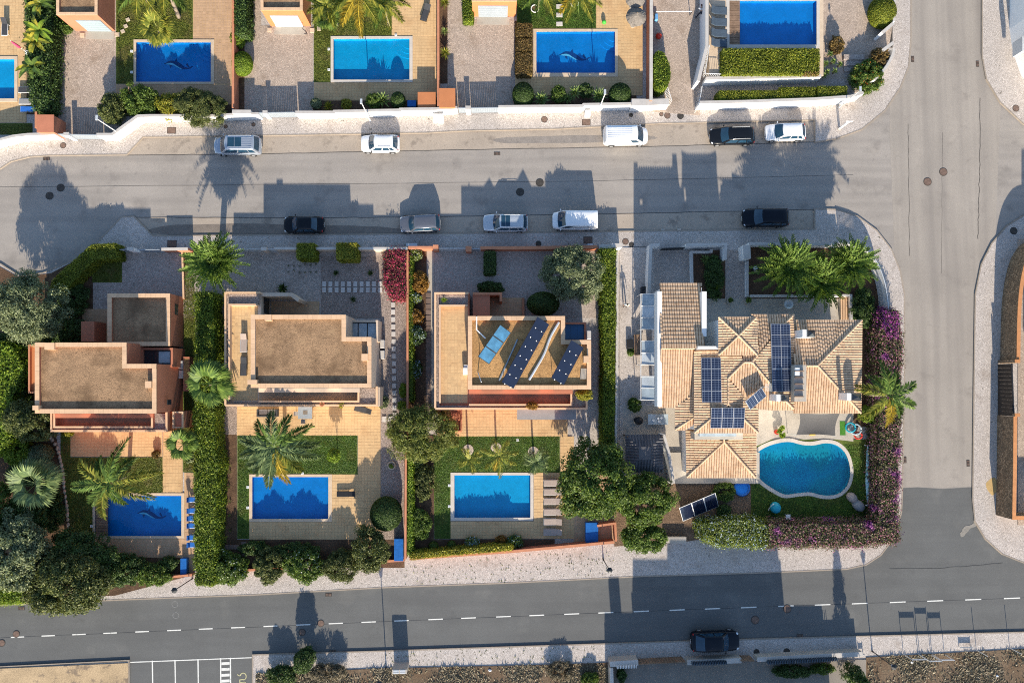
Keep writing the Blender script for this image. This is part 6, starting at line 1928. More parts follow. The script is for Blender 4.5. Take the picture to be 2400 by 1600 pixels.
wall('pale low plinth wall under the blue slatted fence', [(1611, 1552), (1738, 1547)], 0.45, 1.2, concrete, white_top)
wall('pale plinth wall below the dark fence near the cypress', [(1775, 1545), (2022, 1532)], 0.4, 1.2, concrete, white_top)
t = thing('timber_gate', 'brown boarded driveway gate at the lower edge', 'gate', tuple(P(1555, 1555, .1)))
for k in range(16):
    a = P(1500 + k * 6.9, 1556 - k * .35, 1.5)
    MB().box(a.x - .14, a.x + .14, a.y - .04, a.y + .04, .14, 1.5).build('gate_board', wood, t)
t = thing('timber_gate', 'narrow brown boarded gate right of the blue slatted fence', 'gate', tuple(P(1755, 1547, .1)))
for k in range(4):
    a = P(1741 + k * 8, 1548, 1.5)
    MB().box(a.x - .16, a.x + .16, a.y - .04, a.y + .04, .14, 1.5).build('gate_board', wood, t)
for lab, x0, x1, y0, y1, n_, m_ in [('blue slatted fence on the low plinth at the lower edge', 1622, 1705, 1556, 1553, 22, fabric_bg), ('dark slatted fence beside the cypress', 1800, 1965, 1553, 1545, 42, fabric_bg),
                                    ('short white slatted fence at the pale corner wall', 1445, 1493, 1563, 1561, 13, plastic_w)]:
    t = thing('slatted_fence', lab, 'fence', tuple(P((x0 + x1) / 2, y0, 1)))
    for k in range(n_):
        u = (k + .5) / n_
        a = P(x0 + (x1 - x0) * u, y0 + (y1 - y0) * u, 1.7)
        MB().obox((a.x, a.y, 1.35), (.05, .3, .75), 0).build('slat', m_, t)
    MB().tube([P(x0, y0, 1.0), P(x1, y1, 1.0)], .03, 5).build('rail', metal_d, t)
cb = thing('utility_cabinet', 'grey utility cabinet with vents in the dry scrub', 'cabinet', tuple(P(936, 1570, .1)))
c = P(936, 1575, 1.9)
MB().box(c.x - .75, c.x + .75, c.y - .15, c.y + .3, 0, 1.9).build('cabinet', concrete, cb, bevel=.02)
for k in range(4):
    MB().box(c.x - .6 + .66 * (k % 2), c.x - .05 + .66 * (k % 2), c.y - .1 + .2 * (k // 2), c.y + .03 + .2 * (k // 2), 1.89, 1.93).build('vent', metal_l, cb)
def board(label, x0, x1, y, h):
    t = thing('street_sign', label, 'sign', tuple(P((x0 + x1) / 2, y, .1)))
    for x in (x0, x1):
        p = P(x, y, .1)
        MB().tube([(p.x, p.y, 0), (p.x, p.y, h)], .035, 6).build('post', metal_l, t)
    a, b = P(x0, y, .1), P(x1, y, .1)
    MB().box(a.x - .03, b.x + .03, a.y - .02, a.y + .02, h - .28, h - .05).build('panel', metal_l, t)
board('left two-post street board in the dry scrub', 2117, 2151, 1531, 1.75)
board('tall middle street board in the dry scrub', 2155, 2181, 1533, 1.95)
board('right two-post street board in the dry scrub', 2184, 2213, 1532, 1.75)
board('small low rack at the pavement edge', 2247, 2274, 1514, .55)
board('small rack beside the cypress wall', 2012, 2022, 1530, .6)
for lab, x, y in (('thin steel post in the scrub right of the street boards', 2288, 1522), ('rightmost thin steel post in the scrub', 2366, 1517)):
    p = P(x, y, .1)
    tag(MB().tube([(p.x, p.y, 0), (p.x, p.y, 1.75)], .035, 6).build('steel_post', metal_l), lab, 'post')
for lab, x, y in (('white bag lying in the scrub at lower right', 2337, 1583), ('small white bin lid in the scrub', 1148, 1570), ('white litter near the street boards', 2137, 1551)):
    p = P(x, y, .2)
    tag(MB().ball(p, (.16, .13, .1), 9, 6, jit=.2).build('litter', plastic_w), lab, 'litter')
# ------------------------------------------------------------------ garden furniture
def lounger(label, px, py, ang, fr, fb, z=0.17, L=1.9, W=.62, back=28, group=None, cushion=0.05):
    c = P(px, py, z + .3)
    t = thing('sun_lounger', label, 'sun lounger', (0, 0, 0), group)
    bl = L * .34
    ca, sa = math.cos(math.radians(back)), math.sin(math.radians(back))
    f = MB()
    for s in (-1, 1):
        f.tube([(-L / 2, s * W / 2, .28), (L / 2 - bl, s * W / 2, .28)], .025, 5)
    f.tube([(-L / 2, -W / 2, .28), (-L / 2, W / 2, .28)], .025, 5)
    f.build('frame', fr, t)
    for x in (-L / 2 + .15, L / 2 - bl - .05):
        for s in (-1, 1):
            MB().tube([(x, s * W / 2, 0), (x, s * W / 2, .28)], .022, 5).build('leg', fr, t)
    MB().box(-L / 2 + .02, L / 2 - bl, -W / 2 + .03, W / 2 - .03, .27, .29 + cushion).build('seat', fb, t, bevel=.02)
    q = MB().obox((L / 2 - bl + bl / 2 * ca, 0, .30 + bl / 2 * sa), (bl, W - .04, .03 + cushion), M=Matrix.Rotation(-math.radians(back), 3, 'Y'))
    q.build('backrest', fb, t, bevel=.02)
    t.location = (c.x, c.y, z)
    t.rotation_euler = (0, 0, math.radians(ang))
    return t
lounger('white framed lounger with a dark seat at the far left terrace', 11, 63, 90, plastic_w, fabric_d)
lounger('white framed lounger partly under the banana plants, uppermost', 64, 211, 0, plastic_w, fabric_d)
lounger('grey lounger under the banana plants, between a white and a blue one', 66, 238, 0, plastic_w, fabric_lg)
lounger('blue lounger under the banana plants, lowest', 69, 256, 0, metal_l, fabric_b)
lounger('black folding lounger on the tan terrace right of the yellow palms', 998, 30, 72, metal_d, fabric_d, W=.7)
for k, y in enumerate((25, 52, 78, 101)):
    lounger(['dark lounger on the raised terrace, uppermost of four', 'dark lounger on the raised terrace, second from the top', 'dark lounger on the raised terrace, third from the top', 'dark lounger on the raised terrace, lowest of four'][k],
            1683, y, 178, metal_d, fabric_bg, z=1.32, W=.9, back=35, group='dark loungers on the raised terrace')
for k, (y, sh_) in enumerate(((1131, 0), (1152, 1), (1174, 2), (1199, 3), (1222, 4), (1246, 5))):
    lounger(['taupe lounger nearest the lawn in the row of six', 'taupe lounger second from the lawn in the row of six', 'taupe lounger third from the lawn in the row of six', 'taupe lounger fourth from the lawn in the row of six', 'taupe lounger fifth from the lawn in the row of six', 'taupe lounger farthest from the lawn in the row of six'][k],
            1296, y, 0, metal_l, fabric_t, W=.68, back=22, group='taupe loungers beside the pool', cushion=.09)
for k, y in enumerate((1170, 1196, 1214, 1231, 1259, 1276)):
    lounger(['blue chair by the tall hedge, uppermost of six', 'blue chair by the tall hedge, second from the top', 'blue chair by the tall hedge, third from the top', 'blue chair by the tall hedge, fourth from the top', 'blue chair by the tall hedge, fifth from the top', 'blue chair by the tall hedge, lowest of six'][k],
            448, y, 180, plastic_w, fabric_b, L=.95, W=.55, back=55, group='blue chairs by the tall hedge')
lounger('black folding lounger lying askew at the second house balcony', 852, 960, -15, metal_d, fabric_d, W=.6)
lounger('black lounger on the shaded terrace right of the plain blue pool', 811, 1157, 0, metal_d, plastic_k, W=.58, back=6)
lounger('dark lounger on the upper terrace of the cream house, upper one', 571, 803, 90, metal_l, fabric_t, z=3.04, W=.65, back=20)
lounger('dark lounger on the upper terrace of the cream house, lower one', 571, 858, 90, metal_d, fabric_d, z=3.04, W=.65, back=10)
# sofa, table and chairs at the second house
c = P(627, 967, .5)
t = thing('garden_sofa', 'grey rattan garden sofa on the tan terrace of the cream house', 'sofa', (c.x, c.y, .16))
MB().box(c.x - .95, c.x + .95, c.y - .38, c.y + .38, .16, .52).build('base', fabric_d, t, bevel=.03)
MB().box(c.x - .95, c.x + .95, c.y - .42, c.y - .25, .5, .85).build('backrest', fabric_d, t, bevel=.03)
for k in range(2):
    MB().box(c.x - .85 + .87 * k, c.x - .02 + .87 * k, c.y - .22, c.y + .36, .5, .62).build('cushion', fabric_g, t, bevel=.04)
for s in (-1, 1):
    MB().box(c.x + s * .98 - .1, c.x + s * .98 + .1, c.y - .4, c.y + .4, .16, .7).build('armrest', fabric_d, t, bevel=.03)
c = P(716, 967, .75)
t = thing('dining_table', 'square dark dining table on the tan terrace of the cream house', 'table', (c.x, c.y, .16))
MB().box(c.x - .72, c.x + .72, c.y - .62, c.y + .62, .86, .9).build('tabletop', metal_g, t)
MB().box(c.x - .22, c.x + .25, c.y - .16, c.y + .22, .9, .93).build('tray', straw, t)
for sx in (-1, 1):
    for sy in (-1, 1):
        MB().tube([(c.x + sx * .65, c.y + sy * .55, .16), (c.x + sx * .65, c.y + sy * .55, .86)], .03, 5).build('leg', metal_d, t)
def chair(label, px, py, ang, m, z=.16, group=None):
    c = P(px, py, .5)
    t = thing('garden_chair', label, 'chair', (0, 0, 0), group)
    MB().box(-.22, .22, -.22, .22, .42, .46).build('seat', m, t, bevel=.01)
    MB().box(-.24, -.19, -.22, .22, .44, .88).build('backrest', m, t, bevel=.01)
    for sx in (-.2, .2):
        for sy in (-.2, .2):
            MB().tube([(sx, sy, 0), (sx, sy, .43)], .018, 5).build('leg', metal_d, t)
    t.location, t.rotation_euler = (c.x, c.y, z), (0, 0, math.radians(ang))
chair('grey chair at the left side of the dining table', 697, 969, 0, fabric_g)
chair('grey chair below the dining table', 711, 987, 90, fabric_g)
# thatched parasols, closed parasol, ball
for lab, x, y in (('grey thatched parasol on the tan terrace, the complete one', 1492, 37), ('grey thatched parasol cut by the upper edge', 1490, -6)):
    c = P(x, y, 2.2)
    t = thing('thatched_parasol', lab, 'parasol', (c.x, c.y, .16))
    MB().tube([(c.x, c.y, 0), (c.x, c.y, 2.5)], .05, 7).build('pole', wood, t)
    b = MB()
    for r0, r1, z0, z1 in ((1.08, .72, 1.95, 2.25), (.8, .42, 2.2, 2.5), (.5, .03, 2.45, 2.78)):
        n_ = 40
        b.add([(c.x + r0 * (1 + random.uniform(-.03, .03)) * math.cos(2 * PI * k / n_), c.y + r0 * (1 + random.uniform(-.03, .03)) * math.sin(2 * PI * k / n_), z0 + random.uniform(-.03, .03)) for k in range(n_)] +
              [(c.x + r1 * math.cos(2 * PI * k / n_), c.y + r1 * math.sin(2 * PI * k / n_), z1) for k in range(n_)], [(k, (k + 1) % n_, n_ + (k + 1) % n_, n_ + k) for k in range(n_)])
    b.add([(c.x, c.y, 2.8)], [])
    b.build('thatch', straw, t)
    MB().cyl((c.x, c.y, .1), .28, .12, 14).build('foot', concrete, t)
b_, h_ = P(64, 124, .16), P(27, 95, 2.6)
t = thing('closed_parasol', 'folded pink parasol standing beside the left edge pool', 'parasol', (b_.x, b_.y, .16))
MB().tube([(b_.x, b_.y, .1), (b_.x, b_.y, 2.75)], .028, 6).build('pole', plastic_w, t)
MB().tube([(b_.x, b_.y, 1.2), (b_.x, b_.y, 1.5), (b_.x, b_.y, 2.3), (b_.x, b_.y, 2.7)], [.05, .16, .12, .02], 10).build('folded_canopy', pinkf, t)
MB().cyl((b_.x, b_.y, .1), .25, .12, 14).build('foot', plastic_w, t)
p = P(1416, 52, .45)
tag(MB().ball((p.x, p.y, .42), (.24, .24, .24), 14, 10).build('ball', greenp, smooth=True), 'bright green ball on the tan terrace', 'ball')
# air conditioners
for lab, x, y, m_ in (('white air conditioner on the salmon house side wall, upper one', 425, 855, 0), ('white air conditioner on the salmon house side wall, lower one', 425, 877, 0), ('white air conditioner on the cream house wall, upper one', 896, 806, 0), ('white air conditioner on the cream house wall, lower one', 896, 831, 0), ('white air conditioner at the blue window of the solar house', 1381, 788, 2)):
    c = P(x, y, 1.0)
    t = thing('air_conditioner', lab, 'air conditioner', (c.x, c.y, .3))
    if m_ == 2: c = P(1380, 785, 3.2)
    z_ = .3 if m_ != 2 else 2.6
    MB().box(c.x - .2, c.x + .2, c.y - .42, c.y + .42, z_ + .12, z_ + .85).build('casing', plastic_w, t, bevel=.02)
    MB().box(c.x - .19, c.x + .19, c.y - .4, c.y + .4, z_ + .85, z_ + .87).build('lid', white_top, t)
    MB().box(c.x - .17, c.x + .17, c.y - .38, c.y - .3, .12 if m_ != 2 else 2.4, z_ + .12).build('bracket', metal_d, t)
    MB().box(c.x - .17, c.x + .17, c.y + .3, c.y + .38, .12 if m_ != 2 else 2.4, z_ + .12).build('bracket', metal_d, t)
# ------------------------------------------------------------------ solar equipment
def pv(label, corners, hs, nx, ny, cm, fm, posts=False, name='solar_array', clips=False, rim=.03):
    """corners: four photo pixels in order (u0v0,u1v0,u1v1,u0v1) with their heights"""
    q = [P(x, y, h) for (x, y), h in zip(corners, hs)]
    o = (q[0] + q[1] + q[2] + q[3]) / 4
    u = ((q[1] + q[2]) - (q[0] + q[3])) / 2
    v = ((q[3] + q[2]) - (q[0] + q[1])) / 2
    Lu, Lv = u.length, v.length
    u.normalize()
    if u.cross(v).z < 0: v = -v
    n = u.cross(v).normalized()
    v = n.cross(u)
    t = thing(name, label, 'solar panel', (0, 0, 0))
    for i in range(nx):
        for j in range(ny):
            x0, x1 = -Lu / 2 + Lu * i / nx, -Lu / 2 + Lu * (i + 1) / nx
            y0, y1 = -Lv / 2 + Lv * j / ny, -Lv / 2 + Lv * (j + 1) / ny
            m_ = MB().box(x0 + .008, x1 - .008, y0 + .008, y1 - .008, -.02, .02).build('panel', fm, t)
            MB().box(x0 + rim, x1 - rim, y0 + rim, y1 - rim, .0, .026).build('cells', cm, m_)
            if clips:
                for yy in (-Lv * .25, Lv * .25):
                    MB().box(x0 - .05, x0 + .05, yy - .05, yy + .05, .02, .05).build('clip', plastic_w, m_)
    if posts:
        for sx in (-.45, .45):
            for sy in (-.42, .42):
                w_ = o + u * Lu * sx + v * Lv * sy
                R_ = Matrix((u, v, n))
                a = Vector((Lu * sx, Lv * sy, -.02))
                b = R_ @ (Vector((w_.x, w_.y, posts)) - o)
                MB().tube([a, b], .03, 5).build('strut', metal_g, t)
    t.rotation_mode = 'QUATERNION'
    t.rotation_quaternion = Matrix((u, v, n)).transposed().to_quaternion()
    t.location = o
    return t
pv('long row of black solar panels across the golden gravel roof', [(1174, 896), (1259, 745), (1288, 757), (1205, 910)], [6.6, 6.6, 5.75, 5.75], 7, 1, pv_black, pv_black, posts=5.5, clips=True, rim=.01)
pv('short row of black solar panels near the blue window of the solar house', [(1291, 888), (1338, 798), (1369, 813), (1322, 899)], [6.6, 6.6, 5.75, 5.75], 4, 1, pv_black, pv_black, posts=5.5, clips=True, rim=.01)
pv('three pale blue solar water collectors on the golden gravel roof', [(1120, 835), (1172, 760), (1198, 779), (1146, 854)], [6.5, 6.5, 5.8, 5.8], 3, 1, thermal, metal_d, posts=5.5, name='solar_collector', rim=.06)
pv('blue solar array of eight modules on the west tile slope', [(1644, 943), (1690, 943), (1691, 838), (1645, 838)], [6.40, 6.80, 6.80, 6.40], 2, 4, pv_cell, pv_frame)
pv('tall blue solar array of twelve modules on the east tile slope', [(1807, 917), (1853, 917), (1855, 759), (1809, 759)], [6.75, 6.36, 6.36, 6.75], 2, 6, pv_cell, pv_frame)
pv('wide solar array of six modules above the lower hipped roof', [(1664, 1003), (1743, 1003), (1747, 955), (1668, 955)], [6.4, 6.4, 6.82, 6.82], 3, 2, pv_cell, pv_frame)
pv('small tilted solar panel beside the roof aerial', [(1760, 959), (1798, 926), (1783, 909), (1745, 942)], [6.9, 6.9, 7.5, 7.5], 2, 1, pv_cell, pv_frame, posts=6.3)
pv('three dark solar water panels standing in the brown gravel yard', [(1601, 1221), (1683, 1186), (1678, 1154), (1591, 1190)], [.5, .5, 1.5, 1.5], 3, 1, pv_black, pv_frame, posts=.1, name='solar_collector', rim=.05)
tag(MB().tube([P(1170, 892, 5.55), P(1213, 795, 5.55)], .09, 5).build('cable_tray', metal_g), 'grey cable tray left of the long black solar row', 'cable tray')
p0 = smooth_pts([(1310, 755), (1290, 790), (1275, 830), (1255, 865), (1240, 890)], 5, False)
tag(MB().tube([P(x, y, 5.6) for x, y in p0], .13, 7).build('insulated_pipe', metal_l), 'silvery insulated pipe between the two black solar rows', 'pipe')
tag(MB().tube([P(1117, 742, 5.9), P(1117, 772, 5.7), P(1138, 793, 5.7)], .07, 7).build('white_pipe', plastic_w), 'white pipe bent over the corner of the golden gravel roof', 'pipe')
tag(MB().tube([P(1120, 872, 5.5), P(1128, 895, 6.6)], .05, 6).build('vent_pipe', metal_l), 'grey vent pipe on the golden gravel roof', 'pipe')
t = thing('roof_planks', 'stack of pale planks on the golden gravel roof corner', 'planks', tuple(P(1367, 876, 5.5)))
for k in range(5):
    a = P(1361 + k * 3, 888, 5.6), P(1363 + k * 3, 863, 5.6)
    MB().tube([a[0], a[1]], .06, 4).build('plank', concrete, t)
t = thing('roof_aerial', 'slender roof aerial lying towards the small tilted panel', 'aerial', tuple(P(1775, 905, 6.9)))
MB().tube([P(1777, 906, 7.0), P(1777, 906, 7.0) + Vector((0, 0, 2.6))], .025, 5).build('mast', metal_l, t)
q = P(1777, 906, 7.0) + Vector((0, 0, 2.5))
for k in range(8):
    MB().tube([q + Vector((-.3, .1 * k - .4, 0)), q + Vector((.3, .1 * k - .4, 0))], .01, 4).build('element', metal_l, t)
# ------------------------------------------------------------------ corner garden furniture
q = [P(1874, 967, 2.6), P(1969, 967, 2.6), P(1958, 1021, 2.3), P(1866, 1019, 2.3)]
t = thing('shade_sail', 'pale grey shade sail between the tiled roof and the kidney pool', 'shade sail', tuple(P(1918, 995, .2)))
V, N_ = [], 8
for j in range(N_ + 1):
    for i in range(N_ + 1):
        u, v = i / N_, j / N_
        p = q[0].lerp(q[1], u).lerp(q[3].lerp(q[2], u), v)
        cx_ = q[0].lerp(q[2], .5)
        pull = (u * (1 - u) * 4 * (abs(v - .5) * 2) ** 4 + v * (1 - v) * 4 * (abs(u - .5) * 2) ** 4) * .10
        p = p.lerp(Vector((cx_.x, cx_.y, p.z)), pull) - Vector((0, 0, .25 * 16 * u * (1 - u) * v * (1 - v)))
        V.append(p)
b = MB().add(V, [(j * 9 + i, (j + 1) * 9 + i, (j + 1) * 9 + i + 1, j * 9 + i + 1) for j in range(8) for i in range(8)])
b.add([p - Vector((0, 0, .012)) for p in V], [(j * 9 + i, j * 9 + i + 1, (j + 1) * 9 + i + 1, (j + 1) * 9 + i) for j in range(8) for i in range(8)])
b.build('sail', mat('grey_sail_cloth', (.085, .083, .083), rough=.95, var=.04), t, smooth=True)
for p in q[2:]:
    MB().tube([(p.x, p.y, .1), (p.x, p.y, p.z)], .035, 6).build('post', metal_l, t)
t = thing('pool_cover_roller', 'light blue pool cover rolled on a reel beside the bougainvillea', 'pool cover', tuple(P(2034, 1112, .15)))
rp = [P(2034, 1044 + 138 * k / 10, .45) for k in range(11)]
MB().tube(rp, [.06, .13, .15, .17, .19, .22, .24, .22, .17, .13, .06], 10).build('rolled_cover', mat('pale_blue_cover', (0.30, 0.52, 0.62), var=.1, scale=2), t, smooth=True)
for y in (1043, 1183):
    a = P(2034, y, .3)
    MB().box(a.x - .35, a.x + .2, a.y - .04, a.y + .04, .12, .5).build('stand', plastic_w, t)
for lab, x, y, rx, ry, m_, ang, h_ in [('beige covered lounge chair near the rolled pool cover', 1996, 1165, .62, .5, fabric_t, -.7, .8), ('pale grey covered lounge chair near the rolled pool cover', 2011, 1184, .75, .55, fabric_lg, -.75, .75)]:
    c = P(x, y, .4)
    t = thing('covered_chair', lab, 'chair', (c.x, c.y, .14))
    bb = MB().ball((0, 0, .3), (rx, ry, h_ * .62), 14, 9, jit=.03)
    R_ = Matrix.Rotation(ang, 3, 'Z')
    bb.v = [tuple(R_ @ Vector((x_, y_, max(z_, 0))) + Vector((c.x, c.y, .14))) for x_, y_, z_ in bb.v]
    bb.build('fabric_cover', m_, t, smooth=True)
c = P(1815, 1188, .5)
t = thing('egg_chair', 'teal egg shaped chair on the shaded lawn', 'chair', (c.x, c.y, .14))
bb = MB().ball((c.x, c.y, .75), (.55, .62, .6), 14, 9)
bb.build('shell', teal, t, smooth=True)
MB().tube([(c.x - .5, c.y - .45, .14), (c.x - .55, c.y - .1, .5), (c.x - .4, c.y + .5, 1.3)], .05, 6).build('frame', plastic_w, t)
MB().cyl((c.x, c.y, .1), .4, .08, 14).build('foot', plastic_w, t)
c = P(1846, 1210, .4)
t = thing('garden_stool', 'small white stool beside the teal egg chair', 'stool', (c.x, c.y, .14))
MB().box(c.x - .24, c.x + .24, c.y - .24, c.y + .24, .5, .55).build('seat', plastic_w, t)
for sx in (-.2, .2):
    for sy in (-.2, .2):
        MB().box(c.x + sx - .02, c.x + sx + .02, c.y + sy - .02, c.y + sy + .02, .12, .5).build('leg', plastic_w, t)
c = P(1739, 1143, .3)
t = thing('paddling_pool', 'small round bright blue paddling pool behind the lower hipped roof', 'paddling pool', (c.x, c.y, .14))
MB().tube([(c.x + .78 * math.cos(a), c.y + .78 * math.sin(a), .3) for a in np.linspace(0, 2 * PI, 25)], .11, 8).build('inflated_ring', bluep, t, smooth=True)
MB().cyl((c.x, c.y, .1), .74, .14, 22).build('pool_floor', mat('light_blue_vinyl', (0.02, .2, .62), rough=.3), t)
c = P(2003, 1008, .6)
t = thing('pool_toys', 'clear and teal inflatable float leaning by the patio corner', 'inflatable', (c.x, c.y, .14))
for dx, dy, rr, m_ in ((-.35, .3, .42, teal), (.2, .1, .48, glass_l), (.45, -.55, .3, redp)):
    MB().tube([(c.x + dx + rr * math.cos(a), c.y + dy + rr * 1.15 * math.sin(a), .45 + .2 * math.cos(a)) for a in np.linspace(0, 2 * PI, 17)], .09, 7).build('float_ring', m_, t, smooth=True)
c = P(1975, 1003, .2)
tag(MB().box(c.x - .3, c.x + .3, c.y - .75, c.y + .75, .13, .2).build('artificial_turf_mat', mat('turf_mat', (.05, .17, .02), var=.2, scale=8)), 'small bright green turf mat beside the shade sail', 'mat')
tag(MB().box(P(1904, 1017, .3).x - .3, P(1904, 1017, .3).x + .3, P(1904, 1017, .3).y - .1, P(1904, 1017, .3).y + .1, .14, .4).build('toy_crate', mat('yellow_plastic', (.6, .38, .03), var=.1), bevel=.03), 'yellow toy crate at the lower edge of the shade sail', 'crate')
c = P(1821, 1012, .5)
t = thing('potted_plant', 'colourful pot with green leaves on the kidney pool patio', 'plant', (c.x, c.y, .14))
MB().cyl((c.x, c.y, .14), .2, .4, 14, .26).build('pot', redp, t)
fast_mesh('leaves', clump_leaves(np.array([[c.x + .1, c.y + .1, .9], [c.x + .3, c.y + .45, 1.1], [c.x + .45, c.y - .3, .8]]), .35, 26, .5, .45), 4, [lf_bright], t)
# lane side clutter of the tiled house
c = P(1496, 985, .5)
t = thing('covered_barbecue', 'black covered barbecue beside the gazebo', 'barbecue', (c.x, c.y, .12))
MB().ball((c.x, c.y, .6), (.5, .42, .55), 12, 8, jit=.08).build('cover', plastic_k, t)
MB().box(c.x - .3, c.x + .3, c.y - .25, c.y + .25, .1, .4).build('trolley', metal_d, t)
c = P(1518, 982, .5)
t = thing('glass_table', 'pale glass topped table with pots beside the gazebo', 'table', (c.x, c.y, .12))
MB().box(c.x - .05, c.x + 2.1, c.y - .55, c.y + .55, .8, .84).build('tabletop', glass_l, t)
for k, (dx, dy) in enumerate(((.5, -.1), (1.1, -.2), (1.35, .15), (1.0, .1))):
    MB().cyl((c.x + dx, c.y + dy, .84), .11, .16, 12, .13).build('pot', plastic_w, t)
for dx in (.05, 2.0):
    for dy in (-.45, .45):
        MB().tube([(c.x + dx, c.y + dy, .1), (c.x + dx, c.y + dy, .8)], .03, 5).build('leg', metal_l, t)
for lab, x, y, m_ in (('dark covered box on the side lane beside the wooden rack', 1476, 806, plastic_k), ('dark bin in the side lane shade', 1508, 683, metal_d)):
    c = P(x, y, .4)
    tag(MB().box(c.x - .28, c.x + .28, c.y - .5, c.y + .5, .12, .75).build('lane_bin', m_, bevel=.06), lab, 'bin')
c = P(1488, 806, .7)
t = thing('wooden_rack', 'weathered wooden shelf rack on the side lane', 'rack', (c.x, c.y, .12))
for k in range(6):
    MB().box(c.x - .1 + .14 * k, c.x + .0 + .14 * k, c.y - 1.2, c.y + 1.0, .9, .94).build('slat', wood, t)
for dy in (-1.1, .9):
    MB().box(c.x - .1, c.x + .74, c.y + dy - .04, c.y + dy + .04, .12, .9).build('end_frame', wood, t)
for lab, x, y in (('left planter box with a fern on the palms patio', 1708, 706), ('right planter box with a fern on the palms patio', 1750, 706)):
    c = P(x, y, .3)
    t = thing('planter_box', lab, 'planter', (c.x, c.y, .14))
    MB().box(c.x - .28, c.x + .22, c.y - .25, c.y + .25, .14, .55).build('box', concrete, t, bevel=.02)
    fast_mesh('leaves', clump_leaves(np.array([[c.x + .05, c.y + .1, .75]]), .42, 60, .4, .25), 4, [lf_green], t)
c = P(1770, 634, .3)
t = thing('potted_stone', 'black round pot with white stones beside the three palms', 'pot', (c.x, c.y, .14))
MB().cyl((c.x, c.y, .14), .36, .3, 16, .4).build('pot', plastic_k, t)
MB().ball((c.x, c.y - .1, .45), (.2, .17, .12), 9, 6, jit=.1).build('stone', stone, t)
MB().obox((c.x - .05, c.y + .25, .46), (.42, .3, .1), .3).build('stone', plastic_w, t)
c = P(1840, 715, .4)
t = thing('satellite_dish', 'wire satellite dish on the patio wall behind the tiled house', 'satellite dish', (c.x, c.y, .14))
MB().tube([(c.x, c.y, .1), (c.x, c.y, 1.1)], .03, 6).build('mast', metal_l, t)
b = MB()
for r in range(4):
    for k in range(16):
        pass
b.add([(c.x + .5 * rr * math.cos(a), c.y + .5 * rr * math.sin(a) , 1.1 + .22 * rr * rr) for rr in (.05, .4, .75, 1.0) for a in np.linspace(0, 2 * PI, 16, endpoint=False)],
      [(r * 16 + k, r * 16 + (k + 1) % 16, (r + 1) * 16 + (k + 1) % 16, (r + 1) * 16 + k) for r in range(3) for k in range(16)])
b.build('dish', metal_l, t)
# lane clutter by the thatched parasol plot
c = P(1543, 87, .3)
t = thing('red_buoy', 'red ball ornament in the lane beside the pale wall', 'ornament', (c.x, c.y, .14))
MB().ball((c.x, c.y, .5), (.34, .34, .34), 12, 8).build('ball', redp, t, smooth=True)
MB().cyl((c.x, c.y, .1), .2, .1, 12).build('foot', metal_d, t)
c = P(1537, 42, .3)
tag(MB().box(c.x - .15, c.x + .18, c.y - .4, c.y + .35, .14, .6).build('water_butt', mat('sky_blue_plastic', (.12, .32, .6), var=.1), bevel=.08), 'sky blue plastic butt against the lane wall', 'container')
p0, p1 = P(1537, 28, 1.0), P(1622, 27, 1.0)
t = thing('lane_barrier', 'steel barrier bar across the top of the lane', 'barrier', tuple(P(1580, 28, .1)))
MB().tube([p0, p1], .05, 7).build('bar', metal_l, t)
for p in (p0, p1):
    MB().tube([(p.x, p.y, 0), p], .05, 7).build('post', metal_d, t)
c = P(652, 58, .3)
tag(MB().box(c.x - .28, c.x + .28, c.y - .18, c.y + .18, .14, .55).build('white_bin', plastic_w, bevel=.05), 'small white box in front of the pale garage door', 'box')
c = P(709, 53, .3)
tag(MB().tube([P(709, 53, 1.0), P(712, 60, .25), P(709, 68, .18), P(716, 74, .18), P(720, 80, .18), P(713, 80, .18)], .02, 5).build('garden_hose', plastic_k), 'dark garden hose hanging at the pale garage corner', 'hose')
# stepping stones, pavers, edging stones
def pavers(label, pts, w, h, m, name='stepping_path', z=.15, rot=0.0):
    o = None
    c = P(*pts[0], z)
    t = thing(name, label, 'path', (c.x, c.y, z))
    for (x, y) in pts:
        p = P(x, y, z)
        MB().obox((p.x, p.y, z + .02 + random.uniform(0, .006)), (w, h, .09), random.uniform(-.04, .04) + rot).build('paving_slab', m, t)
    return t
pavers('double row of pale slabs leading to the red bougainvillea', [(760 + 14.6 * k, y) for k in range(11) for y in (665.5, 679.5)], .40, .56, slabm, z=.2)
pavers('line of square stepping stones right of the cream house', [(921 + k * .25, 697 + 17.2 * k) for k in range(18)], .42, .50, slabm, z=.2)
pavers('three stepping stones turning left below the cream house gravel', [(901, 982), (914, 982), (926, 982)], .44, .58, slabm, z=.2)
pavers('brown square pavers beside the solar house west wall', [(1004, 692 + 13.2 * k) for k in range(21)], .54, .5, slab_b, z=.2)
pavers('three pale slabs on the vivid lawn above the dolphin pool', [(1311, 16), (1311, 36), (1311, 57)], .68, .45, slabm, z=.2)
pavers('three rough stones on the lawn beside the top left garage', [(300, 47), (295, 62), (288, 74)], .4, .35, stone, z=.2, rot=.4)
pavers('two round stones beside the pale garage door', [(752, 52), (748, 68)], .4, .45, stone, z=.2)
pavers('pale slabs in the dark corner below the tall hedge', [(530 + 12 * k, 1281) for k in range(3)] + [(572, 1274), (573, 1285), (573, 1297)], .5, .45, slab_b, z=.2)
t = thing('stone_edging', 'curving line of pale edging stones between lawn and shrubs', 'edging', tuple(P(150, 1120, .14)))
for (x, y) in smooth_pts([(119, 1024), (134, 1050), (142, 1080), (148, 1110), (150, 1140), (155, 1175), (158, 1205), (161, 1240), (163, 1262)], 3, False):
    p = P(x, y, .2)
    MB().ball((p.x, p.y, .2), (.17 * random.uniform(.8, 1.2), .26 * random.uniform(.8, 1.2), .12), 7, 5, jit=.12).build('edging_stone', stone, t)
